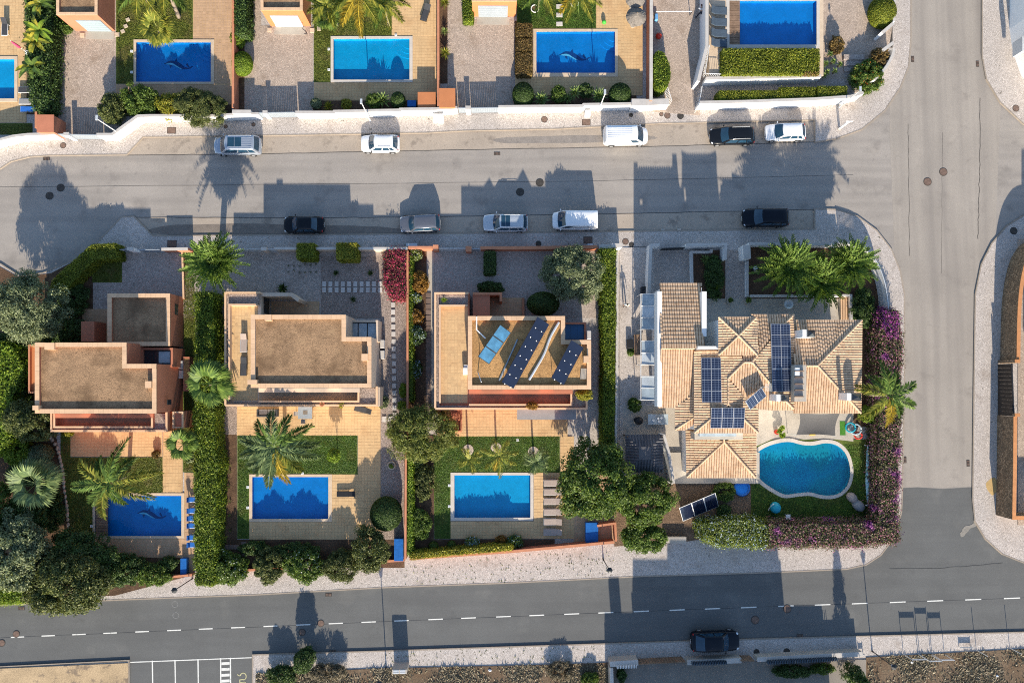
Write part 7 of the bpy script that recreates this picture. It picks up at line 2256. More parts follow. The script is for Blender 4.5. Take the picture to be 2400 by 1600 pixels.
for lab, x, y, r_ in (('ringed round planter on the shaded gravel beside the cream house', 918, 1090, .38),):
    c = P(x, y, .2)
    t = thing('ring_planter', lab, 'planter', (c.x, c.y, .14))
    MB().tube([(c.x + r_ * math.cos(a), c.y + r_ * math.sin(a), .25) for a in np.linspace(0, 2 * PI, 21)], .07, 6).build('stone_ring', stone, t)
    fast_mesh('leaves', clump_leaves(np.array([[c.x, c.y - .05, .4]]), .28, 40, .22, .5), 4, [lf_bright], t)
for k, (lab, x, y) in enumerate((('left white pebble tree ring on the solar house lawn', 1097, 1054), ('middle white pebble tree ring on the solar house lawn', 1163, 1050), ('right white pebble tree ring on the solar house lawn', 1250, 1059))):
    c = P(x, y, .2)
    tag(MB().cyl((c.x, c.y, .12), .58, .1, 22).build('pebble_ring', mat('white_pebbles%d' % k, A(226, 208, 190), cells=(14, A(120, 104, 92), .12, .4), var=.05)), lab, 'tree ring')
for lab, x, y in (('left round white planter ring on the vivid lawn', 1254, 20), ('right round white planter ring on the vivid lawn', 1347, 8)):
    c = P(x, y, .3)
    t = thing('ring_planter', lab, 'planter', (c.x, c.y, .14))
    MB().tube([(c.x + .42 * math.cos(a), c.y + .42 * math.sin(a), .25) for a in np.linspace(0, 2 * PI, 21)], .05, 6).build('rim', plastic_w, t)
    MB().cyl((c.x, c.y, .12), .38, .08, 18).build('soil', bed, t)
for k, (lab, x, y) in enumerate((('left paving plate before the top left garage', 193, 83), ('right paving plate before the top left garage', 276, 82), ('left paving plate before the pale garage door', 632, 71), ('right paving plate before the pale garage door', 732, 72))):
    c = P(x, y, .16)
    tag(MB().box(c.x - .23, c.x + .23, c.y - .23, c.y + .23, .12, .215).build('paving_plate', coping_t), lab, 'slab')
# ------------------------------------------------------------------ plants
# lawns
VIV = [rect(1213, -100, 1396, 66), [(558, 1022), (836, 1022), (836, 1109), (582, 1109), (582, 1260), (558, 1260)], [(1018, 1024), (1310, 1024), (1310, 1105), (1054, 1105), (1054, 1260), (1020, 1260)]]
DRY = [[(274, -100), (450, -100), (450, 91), (311, 91), (311, 195), (274, 195)], [(737, -100), (916, -100), (916, 83), (773, 83), (773, 191), (737, 191)], rect(-60, 291, 74, 314), rect(218, 610, 284, 660), rect(431, 588, 456, 1104),
       [(144, 1012), (163, 1012), (163, 1072), (379, 1072), (382, 1153), (215, 1153), (215, 1298), (170, 1298), (160, 1200), (152, 1110)]]
grass_blades('vivid_lawn_grass', 'vivid green lawn grass beside the middle and upper pools', VIV, .17, grass_v, 330)
grass_blades('dry_lawn_grass', 'yellowish lawn grass in the left hand gardens', DRY, .17, grass_l, 330)
grass_blades('shaded_lawn_grass', 'dark lawn grass round the kidney pool', [[(1762, 1050), (2063, 1040), (2063, 1246), (1762, 1232)]], .19, grass_v, 260, holes=[grow(KID, 9)])
grass_blades('dry_scrub', 'dry brown scrub on the waste ground along the lower edge', [[(600, 1578), (880, 1566), (1425, 1556), (1425, 1660), (600, 1660)], [(2035, 1540), (2400, 1522), (2560, 1516), (2560, 1660), (2035, 1660)]], .15, dry_l, 110, .16, tuft=.30, cat='scrub', patchy=-.4)
grass_blades('pavement_weeds', 'small green weeds sprouting between the lower pavement cobbles', [[(930, 1330), (1200, 1300), (1440, 1290), (1440, 1348), (1200, 1362), (930, 1372)], [(900, 1527), (1400, 1512), (1400, 1548), (900, 1560)]], .13, lf_olive, 3.0, .10, tuft=.16, cat='weeds')
# big trees
tree('olive_tree', 'big silvery olive tree at the left edge beside the curved hedge', 68, 722, 82, 78, 6.0, lf_silver, .20, dens=.9)
tree('olive_tree', 'round grey-green olive tree in the solar house front yard', 1337, 640, 68, 66, 4.2, lf_silver, .18, dens=.9)
tree('shade_tree', 'big dark green shade tree between the loungers and the gazebo', 1398, 1128, 86, 92, 6.5, lf_tree, .28, trunk_r=.25)
tree('shade_tree', 'lighter green tree right of the big dark shade tree', 1500, 1170, 62, 62, 4.5, lf_green, .24)
tree('shade_tree', 'bright green tree overhanging the lower pavement', 1512, 1258, 62, 34, 3.4, lf_green, .22)
tree('pepper_tree', 'wispy grey-green tree straddling the slim terracotta wall', 985, 1012, 78, 68, 4.0, lf_wisp, .32, aspect=.2, dens=.8)
tree('carob_tree', 'big grey-green tree in the lower left corner', 45, 1300, 74, 92, 6.0, lf_silver, .24, trunk_r=.25)
tree('carob_tree', 'big olive-green tree leaning over the dark road at lower left', 165, 1365, 115, 84, 5.5, lf_olive, .24, trunk_r=.25)
tree('carob_tree', 'dark green tree behind the lower left corner trees', 180, 1300, 90, 58, 4.0, lf_dark, .22)
tree('garden_tree', 'olive-green tree left of the salmon house balcony', 72, 985, 58, 52, 4.2, lf_olive, .2)
cb_ = P(1985, 1568, .1)
t = thing('cypress_tree', 'dark cypress at the lower edge beside the pale wall', 'tree', (cb_.x, cb_.y, .1))
MB().tube([(cb_.x, cb_.y, 0), (cb_.x, cb_.y, 4.6)], [.12, .02], 7).build('trunk', bark, t)
hh_ = rng.uniform(.02, 1, 170) ** .8
aa_ = rng.uniform(0, 2 * PI, 170)
rr_ = 1.0 * (1 - hh_) ** .75 * rng.uniform(.5, 1, 170)
fast_mesh('crown', clump_leaves(np.column_stack([cb_.x + rr_ * np.cos(aa_), cb_.y + rr_ * np.sin(aa_), .3 + hh_ * 4.6]), .26, 60, .18, .45), 4, [lf_dark], t)
tree('small_tree', 'thin young tree on the vivid lawn of the cream house', 783, 1067, 15, 16, 2.6, lf_bright, .17, trunk_r=.04, zc=.75)
tree('garden_tree', 'feathery grey tree at the foot of the cream house terrace', 870, 1285, 42, 58, 3.4, lf_olive, .2, dens=.7)
tree('garden_tree', 'dark tree between the fan palm and the lower left trees', 60, 1215, 52, 50, 4.0, lf_dark, .22)
tree('garden_tree', 'mid green tree filling the lower left corner edge', -5, 1190, 50, 70, 4.2, lf_green, .22)
bush('dark undergrowth beside the edging stones', 125, 1200, 28, 50, 1.5, lf_dark)
bush('dark undergrowth below the olive tree', 150, 790, 52, 46, 1.8, lf_dark)
bush('dark undergrowth behind the curved clipped hedge', 170, 700, 40, 44, 1.4, lf_dark)
bush('deep green shrub left of the salmon house wing', 45, 900, 26, 60, 2.0, lf_dark)
bush('dark shrub under the fan palm left of the lawn', 60, 1110, 44, 34, 1.4, lf_dark)
bush('dark green shrub filling the gap left of the lower terrace', 240, 1345, 50, 40, 2.2, lf_dark)
bush('dark low shrub row behind the cream house oleanders', 600, 1285, 40, 18, 1.3, lf_dark)
# clipped round bushes
topiary('large dark clipped dome right of the plain blue pool', 905, 1203, 37, 40, 2.6, lf_dark)
topiary('dark clipped dome left of the olive tree in the solar yard', 1273, 712, 38, 28, 2.3, lf_dark)
topiary('round clipped hedge by the opening on the side street', 2067, 30, 31, 36, 2.2, lf_hedge)
topiary('grey-green clipped mound left of the salmon house lawn', 95, 1063, 29, 24, 1.8, lf_silver)
topiary('dark round clipped bush near the white street lamp and turquoise pool', 933, 236, 17, 19, 1.7, lf_dark)
topiary('left dark round bush behind the white wall of the thatched parasol plot', 1226, 223, 25, 29, 1.9, lf_dark)
topiary('right dark round bush behind the white wall of the thatched parasol plot', 1453, 222, 26, 26, 1.9, lf_dark)
topiary('left small green ball in the solar house border', 1016, 1279, 12, 11, .8, lf_green)
topiary('right small green ball in the solar house border', 1058, 1276, 10, 10, .8, lf_green)
topiary('bright green clipped ball beside the brown dividing wall', 568, 150, 24, 28, 1.6, lf_bright)
topiary('grey round bush left of the spiky plants on the upper wall', 741, 243, 13, 12, 1.2, lf_silver)
# hedges
hedge('curved clipped hedge along the left bulb of the street', [(112, 690), (125, 655), (180, 605), (214, 574), (270, 571), (275, 606), (225, 608), (190, 640), (150, 684)], 1.8, lf_hedge)
hedge('tall narrow ficus hedge between the salmon and cream houses', [(457, 690), (500, 690), (505, 1000), (512, 1100), (500, 1372), (458, 1372), (455, 1000)], 2.3, lf_hedge2, .17, rough=.12, wav=3.5)
hedge('tall green hedge between the solar house and the white lane wall', [(1408, 585), (1442, 583), (1440, 820), (1438, 1050), (1412, 1050), (1414, 820)], 1.9, lf_hedge2, .16, rough=.1, wav=2)
hedge('left clipped yellow-green cube on the cream house front wall', rect(696, 571, 736, 606), 2.0, lf_hedge)
hedge('right clipped yellow cube on the cream house front wall', rect(789, 570, 836, 608), 1.9, lf_yell)
hedge('dark clipped block in the solar house yard', rect(1136, 590, 1160, 641), 1.6, lf_dark)
hedge('big clipped light green hedge on the raised terrace', rect(1694, 115, 1920, 174), 2.1, lf_hedge, .16, z0=1.2, mats2=(lf_rusty, lambda x, y: x > P(1880, 140, 2).x and y < P(0, 150, 2).y, .7))
for k, (a, b, y0, y1) in enumerate(((1685, 1736, 213, 239), (1739, 1826, 213, 236), (1829, 1910, 205, 231), (1916, 1985, 203, 228))):
    hedge(['first low hedge block from the lane behind the white front wall', 'second low hedge block from the lane behind the white front wall', 'third low hedge block from the lane behind the white front wall', 'fourth low hedge block from the lane behind the white front wall'][k], rect(a, y0, b, y1), 1.7, lf_hedge, group='low hedge blocks behind the white front wall')
for k, (y0, y1) in enumerate(((56, 86), (92, 119), (124, 174))):
    hedge(['uppermost rusty hedge block left of the dolphin pool', 'middle rusty hedge block left of the dolphin pool', 'lowest rusty hedge block left of the dolphin pool'][k], rect(1211, y0, 1246, y1), 1.1, lf_rusty)
hedge('green clipped strip left of the grey garage door', rect(1086, -60, 1108, 48), 1.2, lf_hedge2)
hedge('dense shrub hedge bulging into the lane', smooth_pts([(1535, 128), (1552, 122), (1568, 150), (1570, 180), (1560, 205), (1540, 208), (1533, 170)], 3), 1.9, lf_hedge2, .16)
hedge('maroon bougainvillea hedge along the side street with purple patches', [(2058, 728), (2105, 728), (2112, 800), (2108, 1000), (2104, 1270), (2056, 1270), (2058, 1000)], 2.0, lf_bougM, .18, rough=.22, wav=4, name='bougainvillea_hedge')
hedge('maroon bougainvillea hedge along the lower pavement', [(1800, 1228), (2056, 1226), (2104, 1240), (2085, 1268), (2040, 1278), (1800, 1279)], 2.0, lf_bougM, .18, rough=.22, wav=3, name='bougainvillea_hedge')
hedge('bright purple bougainvillea top at the corner of the side street', [(2062, 727), (2098, 727), (2106, 745), (2104, 800), (2075, 790), (2062, 770)], 2.15, lf_bougP, .17, rough=.25, wav=5, name='bougainvillea_hedge')
hedge('green hedge with pale blue flowers behind the lower pavement', [(1640, 1225), (1700, 1218), (1760, 1217), (1802, 1228), (1800, 1279), (1690, 1279), (1645, 1262)], 1.9, lf_blue, .17, rough=.2, wav=4, flowers=(fl_blue, .12), name='plumbago_hedge')
hedge('crimson bougainvillea bank beside the slim terracotta wall', smooth_pts([(906, 590), (930, 584), (953, 590), (950, 640), (954, 690), (934, 700), (914, 690), (902, 655), (908, 625)], 3), 1.5, lf_bougR, .17, rough=.22, name='bougainvillea_bank')
hedge('ivy running along the lower orange wall of the solar house', [(962, 1296), (1060, 1287), (1200, 1276), (1200, 1288), (1060, 1300), (962, 1310)], 1.5, lf_yell, .15, rough=.08, name='ivy')
hedge('ivy on the slim terracotta wall beside the dark border', [(957, 1060), (968, 1060), (966, 1300), (955, 1300)], 1.4, lf_bright, .15, rough=.08, name='ivy')
hedge('ivy strip on the slim terracotta wall above the wispy tree', [(958, 600), (966, 600), (968, 940), (959, 940)], 1.2, lf_hedge2, .15, rough=.08, name='ivy')
hedge('bushy green mass along the left edge below the olive tree', [(-60, 800), (28, 810), (60, 860), (30, 930), (28, 1040), (0, 1060), (-60, 1060)], 2.2, lf_bright, .2, rough=.25, name='shrubbery')
hedge('low bright shrubs at the lower left road edge', [(-60, 1360), (20, 1352), (60, 1385), (55, 1412), (-60, 1418)], 1.3, lf_bright, .17, rough=.15, name='shrubbery')
hedge('dark shrub strip between the left edge plot and the driveway', [(60, -60), (126, -60), (124, 80), (118, 260), (80, 262), (66, 160)], 1.6, lf_dark, .2, rough=.25, name='shrubbery')
hedge('dark shrubs right of the shaded dolphin pool wall', [(552, -60), (576, -60), (578, 75), (553, 78)], 2.0, lf_dark, .17, rough=.12)
# shrubs
B = bush
B('olive shrub left of the bent white wall', 266, 256, 30, 34, 2.4, lf_olive)
B('dark green shrub beside the bent white wall', 333, 236, 40, 38, 2.3, lf_green, .18)
B('yellowish shrub between two shrubs at the white wall', 398, 250, 32, 30, 2.1, lf_yell, .16, dens=.7)
B('large feathery olive bush over the white wall', 474, 250, 56, 44, 2.6, lf_olive, .18, aspect=.3)
B('small yellow-green shrub under the round clipped ball', 560, 92, 18, 22, 1.2, lf_bright)
B('bright bush beside the top left garage', 155, 64, 18, 16, 1.0, lf_green)
B('green shrub left of the spiky plant near the white lamp', 875, 235, 18, 18, 1.6, lf_green)
B('yellow flowered shrub behind the long white wall', 812, 244, 14, 12, .9, lf_yell)
B('dark shrub between two agaves behind the white wall', 1308, 222, 17, 20, 1.5, lf_green)
B('dark shrub left of the palm behind the white wall', 1372, 210, 15, 15, 1.3, lf_dark)
B('orange flowered shrub at the street corner', 2030, 178, 40, 38, 1.9, lf_green, .17, flowers=(fl_orange, .03))
B('brown dry bush above the orange flowered shrub', 2060, 135, 24, 26, 1.9, lf_rusty, .16, dens=.6)
B('reddish brown bush beside the pale agave cluster', 1960, 108, 16, 18, 1.4, lf_rusty)
B('bright green bush below the left edge shrubs', 42, 1060, 36, 34, 2.0, lf_bright, .18)
B('dark purple shrub under the left edge olive tree', 22, 800, 32, 22, 1.6, lf_dark)
B('oleander at the lower left terrace corner', 290, 1335, 55, 42, 2.2, lf_dark, .18)
B('yellow-green oleander beside the blue tarpaulin', 360, 1345, 42, 28, 2.0, lf_green, .18)
B('dark round shrub on the first house terrace edge', 395, 1320, 20, 20, 1.3, lf_dark)
B('white flowered oleander below the tall hedge', 532, 1332, 48, 42, 2.3, lf_green, .18, flowers=(fl_white, .03))
B('grey-green shrub at the rear of the cream house', 630, 1322, 38, 42, 2.2, lf_olive)
B('white flowered oleander in the middle of the rear border', 715, 1325, 52, 40, 2.3, lf_green, .18, flowers=(fl_white, .035))
B('olive shrub right in the rear border', 800, 1325, 44, 36, 2.2, lf_olive)
B('dark shrub above the rear border oleanders', 690, 1290, 60, 20, 1.5, lf_dark)
B('blue flowered shrub in the solar house border', 1105, 1272, 18, 16, 1.1, lf_blue, flowers=(fl_blue, .2))
B('bronze shrub in the solar house border', 1175, 1266, 14, 11, .9, lf_orange)
B('blue-green shrub at the right end of the solar house border', 1205, 1270, 20, 18, 1.1, lf_green, flowers=(fl_blue, .1))
B('light green shrubs in the narrow border beside the solar lawn', 992, 1130, 22, 44, 1.6, lf_olive)
B('leafy green shrub above the ivy corner', 985, 1225, 26, 34, 1.5, lf_green)
B('dark shrub at the top of the narrow border', 980, 1085, 16, 26, 1.3, lf_dark)
B('pale flowered shrub at the top of the narrow border', 976, 596, 17, 16, 1.3, lf_blue, flowers=(fl_white, .12))
B('bronze orange shrub beside the slim terracotta wall', 984, 662, 20, 26, 1.6, lf_orange)
B('blue flowered shrub below the bronze orange shrub', 972, 696, 18, 15, 1.2, lf_blue, flowers=(fl_blue, .2))
B('dark bronze shrub in the middle of the narrow border', 974, 742, 18, 20, 1.4, lf_orange, flowers=(fl_white, .03))
B('pale blue flowered shrub beside the brown pavers', 978, 784, 19, 22, 1.4, lf_dark, flowers=(fl_blue, .15))
B('dark blue flowered shrub low in the narrow border', 976, 864, 15, 20, 1.2, lf_dark, flowers=(fl_blue, .15))
B('upper bright green shrub on the gravel by the slim wall', 945, 915, 9, 18, 1.1, lf_bright)
B('lower bright green shrub on the gravel by the slim wall', 943, 950, 11, 12, 1.0, lf_bright)
B('pale grey shrub at the corner of the cream balcony', 898, 942, 12, 15, 1.0, lf_silver)
B('dark shrubs behind the terracotta porch wall', 1150, 674, 34, 14, 1.2, lf_dark)
B('yellow leaved plant on the balcony corner of the solar house', 1366, 926, 22, 14, 4.4, lf_yell, z0=3.2)
B('bronze plant in the balcony planter of the solar house', 1247, 950, 14, 10, 4.1, lf_orange, z0=3.3)
B('dark shrubs between the curved wall and the tiled house', 2022, 722, 30, 50, 1.7, lf_dark)
B('round pale green shrub beside the shade sail', 2036, 972, 21, 20, 1.9, lf_bright)
B('dark shrub beside the standing solar water panels', 1698, 1195, 18, 17, 1.0, lf_dark)
B('green shrubs beside the paddling pool', 1695, 1152, 32, 22, .9, lf_green)
B('dark yucca thicket filling the white street planter', 1674, 645, 24, 52, 1.5, lf_dark, .3, aspect=.2)
B('leafy shrub in the side lane shade', 1486, 950, 14, 18, 1.3, lf_green)
B('small plant pot shrub on the side lane', 1478, 826, 8, 8, .8, lf_green)
B('dark bush under the lower fence', 1855, 1572, 52, 14, 1.2, lf_dark)
B('pale green bush under the lower fence', 1925, 1566, 28, 12, 1.1, lf_green)
B('dark green bush at the lower pale corner', 1456, 1582, 12, 18, 1.2, lf_dark)
B('green bush in the bare orange soil at the lower edge', 1385, 1592, 22, 18, 1.0, lf_green)
B('dark tall bush growing through the scrub onto the road edge', 712, 1545, 26, 30, 2.6, lf_dark)
B('low green brush at the scrub edge', 660, 1580, 40, 22, 1.7, lf_dark)
B('dry twiggy bush in the scrub', 770, 1572, 44, 20, 1.5, dry_l, .2, aspect=.2, dens=.7)
B('dry brown bush in the scrub near the bare soil', 1310, 1570, 36, 22, 1.0, dry_l, .2, aspect=.2, dens=.7)
B('grass clump beside the leftmost terrace edge', 160, 1015, 12, 8, .6, lf_yell)
B('small dark potted shrub on the first house terrace', 366, 1063, 9, 9, .8, lf_rusty)
B('fern under the first house palm', 445, 1068, 14, 13, 1.0, lf_silver)
# feather palms
q = pm_green
palm('tall feather palm with five great fronds over the first house lawn', (255, 1132), (303, 1108), 6.0, [(78, 1.25, q), (150, 1.1, pm_mix), (185, 1.15, q), (15, 1.3, pm_mix), (-20, 1.2, pm_mix), (-105, 1.0, pm_mix), (120, .75, q), (230, .8, q), (50, .9, q), (-60, .7, q)], L=3.6, leaf_len=.72, leaf_w=.07, nleaf=62)
palm('big silvery feather palm above the plain blue pool', (645, 1050), (668, 1040), 5.2, [(100, 1.1, pm_grey), (70, 1.0, q), (35, 1.2, q), (5, 1.2, pm_grey), (-15, 1.25, pm_grey), (-40, 1.0, pm_mix), (-75, 1.1, pm_yell), (-100, 1.2, pm_grey), (-130, 1.0, pm_grey), (165, 1.15, pm_grey), (190, 1.1, pm_grey), (130, 1.0, q), (215, 1.0, pm_grey)], L=3.4, leaf_len=.75, leaf_w=.075, nleaf=60)
palm('feather palm leaning over the side street', (2082, 925), (2036, 925), 6.2, [(165, 1.15, pm_mix), (20, 1.1, q), (-25, 1.05, q), (-135, 1.15, pm_mix), (-85, 1.0, pm_yell), (95, 1.1, q), (130, .8, q), (60, .8, q), (-55, .8, q)], L=3.2, leaf_len=.65, leaf_w=.065, nleaf=58)
palm('yellowing feather palm in the middle of three by the turquoise pool', (842, -15), (862, 30), 6.0, [(-90, 1.3, pm_yell), (-60, 1.0, pm_mix), (-120, 1.1, pm_yell), (-150, 1.1, pm_mix), (-25, 1.0, pm_mix), (10, .9, q), (170, 1.0, q), (60, .8, q), (120, .8, q)], L=3.2, leaf_len=.7, leaf_w=.07, nleaf=58)
palm('green feather palm right of the turquoise pool lawn', (900, 5), (912, 60), 5.4, [(-80, 1.0, pm_mix), (-45, 1.0, pm_mix), (-110, 1.0, q), (-150, .9, q), (0, 1.0, pm_mix), (40, .9, q), (90, .9, q), (140, .9, q), (190, .9, q)], L=2.6, leaf_len=.6, leaf_w=.065, nleaf=50)
palm('feather palm with grey leaves left of the yellowing palm', (765, 15), (790, 60), 4.2, None, m=pm_mix, L=2.4, n=13, leaf_len=.55, leaf_w=.06, nleaf=46)
palm('double stemmed feather palm at the top of the left lawn, left stem', (330, -25), (362, 38), 5.4, [(-100, 1.0, pm_mix), (-60, 1.1, pm_mix), (-140, 1.1, q), (-20, 1.0, pm_mix), (180, 1.0, pm_mix), (30, .9, q), (120, .9, q), (80, .9, q)], L=2.9, leaf_len=.6, leaf_w=.065, nleaf=50)
palm('double stemmed feather palm at the top of the left lawn, right stem', (392, -28), (420, 42), 5.4, [(-100, 1.0, pm_mix), (-50, 1.0, q), (-140, 1.1, pm_mix), (-10, 1.0, q), (170, .9, q), (60, .9, q), (110, .9, q)], L=2.6, leaf_len=.6, leaf_w=.065, nleaf=50)
palm('yellow feather palm over the vivid lawn, left one', (1268, -22), (1262, 18), 3.6, [(-60, 1.1, pm_mix), (-100, 1.0, q), (-140, 1.0, q), (-20, 1.1, pm_mix), (30, .9, q), (160, 1.0, q), (90, .8, q)], L=2.6, leaf_len=.6, leaf_w=.065, nleaf=50)
palm('yellow feather palm over the vivid lawn, right one', (1352, -18), (1347, 12), 3.6, [(-60, 1.2, pm_mix), (-110, 1.2, pm_mix), (-130, 1.0, pm_yell), (-25, 1.1, pm_mix), (20, .9, q), (170, 1.0, q), (90, .8, q), (-85, .9, q)], L=2.7, leaf_len=.6, leaf_w=.065, nleaf=50)
palm('slim young palm in the middle pebble ring', (1170, 1068), (1163, 1050), 3.4, [(-85, 1.2, pm_mix), (10, 1.0, pm_mix), (160, 1.1, pm_mix), (60, .9, pm_mix), (110, .9, pm_mix), (-30, 1.0, pm_mix), (-140, 1.0, pm_mix), (-110, .8, pm_yell)], L=2.0, leaf_len=.42, leaf_w=.04, nleaf=26, trunk_r=.09)
palm('slim young palm in the left pebble ring', (1100, 1078), (1097, 1055), 3.0, None, m=pm_mix, kind='feather', L=1.5, n=10, leaf_len=.34, leaf_w=.035, nleaf=22, trunk_r=.09)
palm('slim young palm in the right pebble ring', (1258, 1082), (1250, 1060), 3.0, None, m=pm_grey, kind='feather', L=1.5, n=12, leaf_len=.4, leaf_w=.04, nleaf=22, trunk_r=.09)
# stiff date palms
palm('broad leaved palm at the head of the tall hedge', (503, 616), (518, 640), 4.2, None, m=q, kind='date', L=3.2, n=58, leaf_len=.42, leaf_w=.10, nleaf=24, trunk_r=.28)
palm('date palm left of the three in the corner garden', (1846, 628), (1825, 640), 4.0, None, m=q, kind='date', L=3.4, n=54, leaf_len=.42, leaf_w=.085, nleaf=28, trunk_r=.28)
palm('date palm in the middle of the three in the corner garden', (1920, 660), (1900, 668), 3.6, None, m=q, kind='date', L=3.1, n=52, leaf_len=.42, leaf_w=.085, nleaf=28, trunk_r=.28)
palm('date palm right of the three in the corner garden', (1985, 622), (1955, 635), 4.2, None, m=q, kind='date', L=3.1, n=52, leaf_len=.42, leaf_w=.085, nleaf=28, trunk_r=.28)
# fan palms
palm('fan palm left of the edging stones', (86, 1132), (115, 1122), 3.6, None, m=pm_grey, kind='fan', L=2.6, n=20, nleaf=22, leaf_w=.085)
palm('fan palm at the corner of the first house path', (430, 1040), (447, 1036), 2.8, None, m=q, kind='fan', L=1.7, n=16, nleaf=20, leaf_w=.085, trunk_r=.13)
palm('fan palm standing in the tall hedge', (492, 900), (512, 900), 4.0, None, m=q, kind='fan', L=2.5, n=16, nleaf=20, leaf_w=.085)
palm('fan palm beside the shaded dolphin pool', (370, 70), (386, 98), 2.6, None, m=pm_mix, kind='fan', L=1.9, n=18, nleaf=20, leaf_w=.085, trunk_r=.12)
palm('fan palm left of the yellowing palms', (765, 40), (775, 58), 2.4, None, m=q, kind='fan', L=1.7, n=14, nleaf=18, leaf_w=.085, trunk_r=.12)
# rosettes
for a in [('spiky palm-like agave left behind the white parasol wall', 1268, 234, 1.15, .5), ('spiky agave in the middle behind the white parasol wall', 1346, 218, 1.0, .4), ('yellow spiky agave beside the middle one', 1330, 232, .8, .2), ('spiky agave behind the white lamp post', 1402, 226, 1.2, .6),
          ('spiky rosette near the white lamp above the hatchback', 897, 236, 1.2, .5), ('uppermost yucca in the strip beside the slim wall', 1042, 8, .8, .3), ('middle aloe in the strip beside the slim wall', 1042, 75, .6, .2), ('lower yucca in the strip beside the slim wall', 1043, 126, .85, .3),
          ('yucca cluster in the white planter, upper', 1678, 620, .75, .4), ('yucca cluster in the white planter, lower', 1676, 648, .85, .5), ('blue agave at the top of the white planter', 1652, 608, .7, .1), ('dark yucca at the foot of the white planter', 1672, 676, 1.0, .4)]:
    rosette(a[0], a[1], a[2], a[3], agave_m if 'yucca' not in a[0] else pm_mix if 'strip' in a[0] else pm_green, 38, stem_h=a[4], wid=.075, z0=.15)
for k, (x, y) in enumerate(((787, 640), (868, 640), (828, 702))):
    rosette(['left dark agave above the double slab row', 'right dark agave above the double slab row', 'dark agave below the double slab row'][k], x, y, .45, lf_dark, 30, z0=.16)
rosette('dark spiky plant beside the cream porch wall', 663, 676, .75, lf_dark, 36, z0=.16)
rosette('yellow spiky clump behind the long white wall', 770, 250, .75, lf_yell, 34, z0=.15)
rosette('yucca in the balcony planter of the cream house', 800, 950, .5, lf_yell, 26, z0=3.35)
rosette('red pot plant in the balcony planter of the cream house', 756, 946, .25, lf_rusty, 14, z0=3.35, pot=.25)
rosette('spiky plant in the corner planter of the solar house terrace', 1040, 703, .5, lf_bright, 22, z0=3.35)
rosette('small yucca beside the cream terrace corner', 528, 690, .5, lf_yell, 24, z0=.2)
for k in range(9):
    x, y = [(1922, 130), (1935, 150), (1952, 145), (1938, 170), (1956, 168), (1925, 160), (1968, 152), (1945, 128), (1930, 178)][k]
    rosette('pale agave rosette of the cluster beside the raised hedge', x, y, .5, agave_m, 20, z0=.5, stem_h=.3, wid=.14, group='pale agave cluster beside the raised hedge')
for k in range(12):
    rosette('small dark tuft in the bare border below the tall hedge', 527 + 12 * (k % 2) + random.uniform(-4, 4), 1055 + k * 17, .28, lf_dark, 14, z0=.15, group='dark tufts in the bare border')
for k in range(12):
    rosette('tiny plant in the square gravel border of the cream house', 676 + (k % 6) * 13, 622 + 14 * (k // 6) + random.uniform(-3, 3), .2, lf_dark, 12, z0=.15, group='tiny plants in the square gravel border')
banana('banana plant with yellow leaves at the upper end of the shrub strip', 96, 75, 2.8, lf_bright)
banana('banana plant leaning over the leftmost driveway', 88, 100, 2.4, lf_yell)
banana('banana plant in the middle of the shrub strip', 80, 160, 2.4, lf_green)
banana('banana plant at the top edge of the shrub strip', 98, 12, 2.6, lf_green)
B('white flowered shrub at the lower end of the shrub strip', 100, 230, 26, 30, 1.9, lf_dark, flowers=(fl_white, .02))
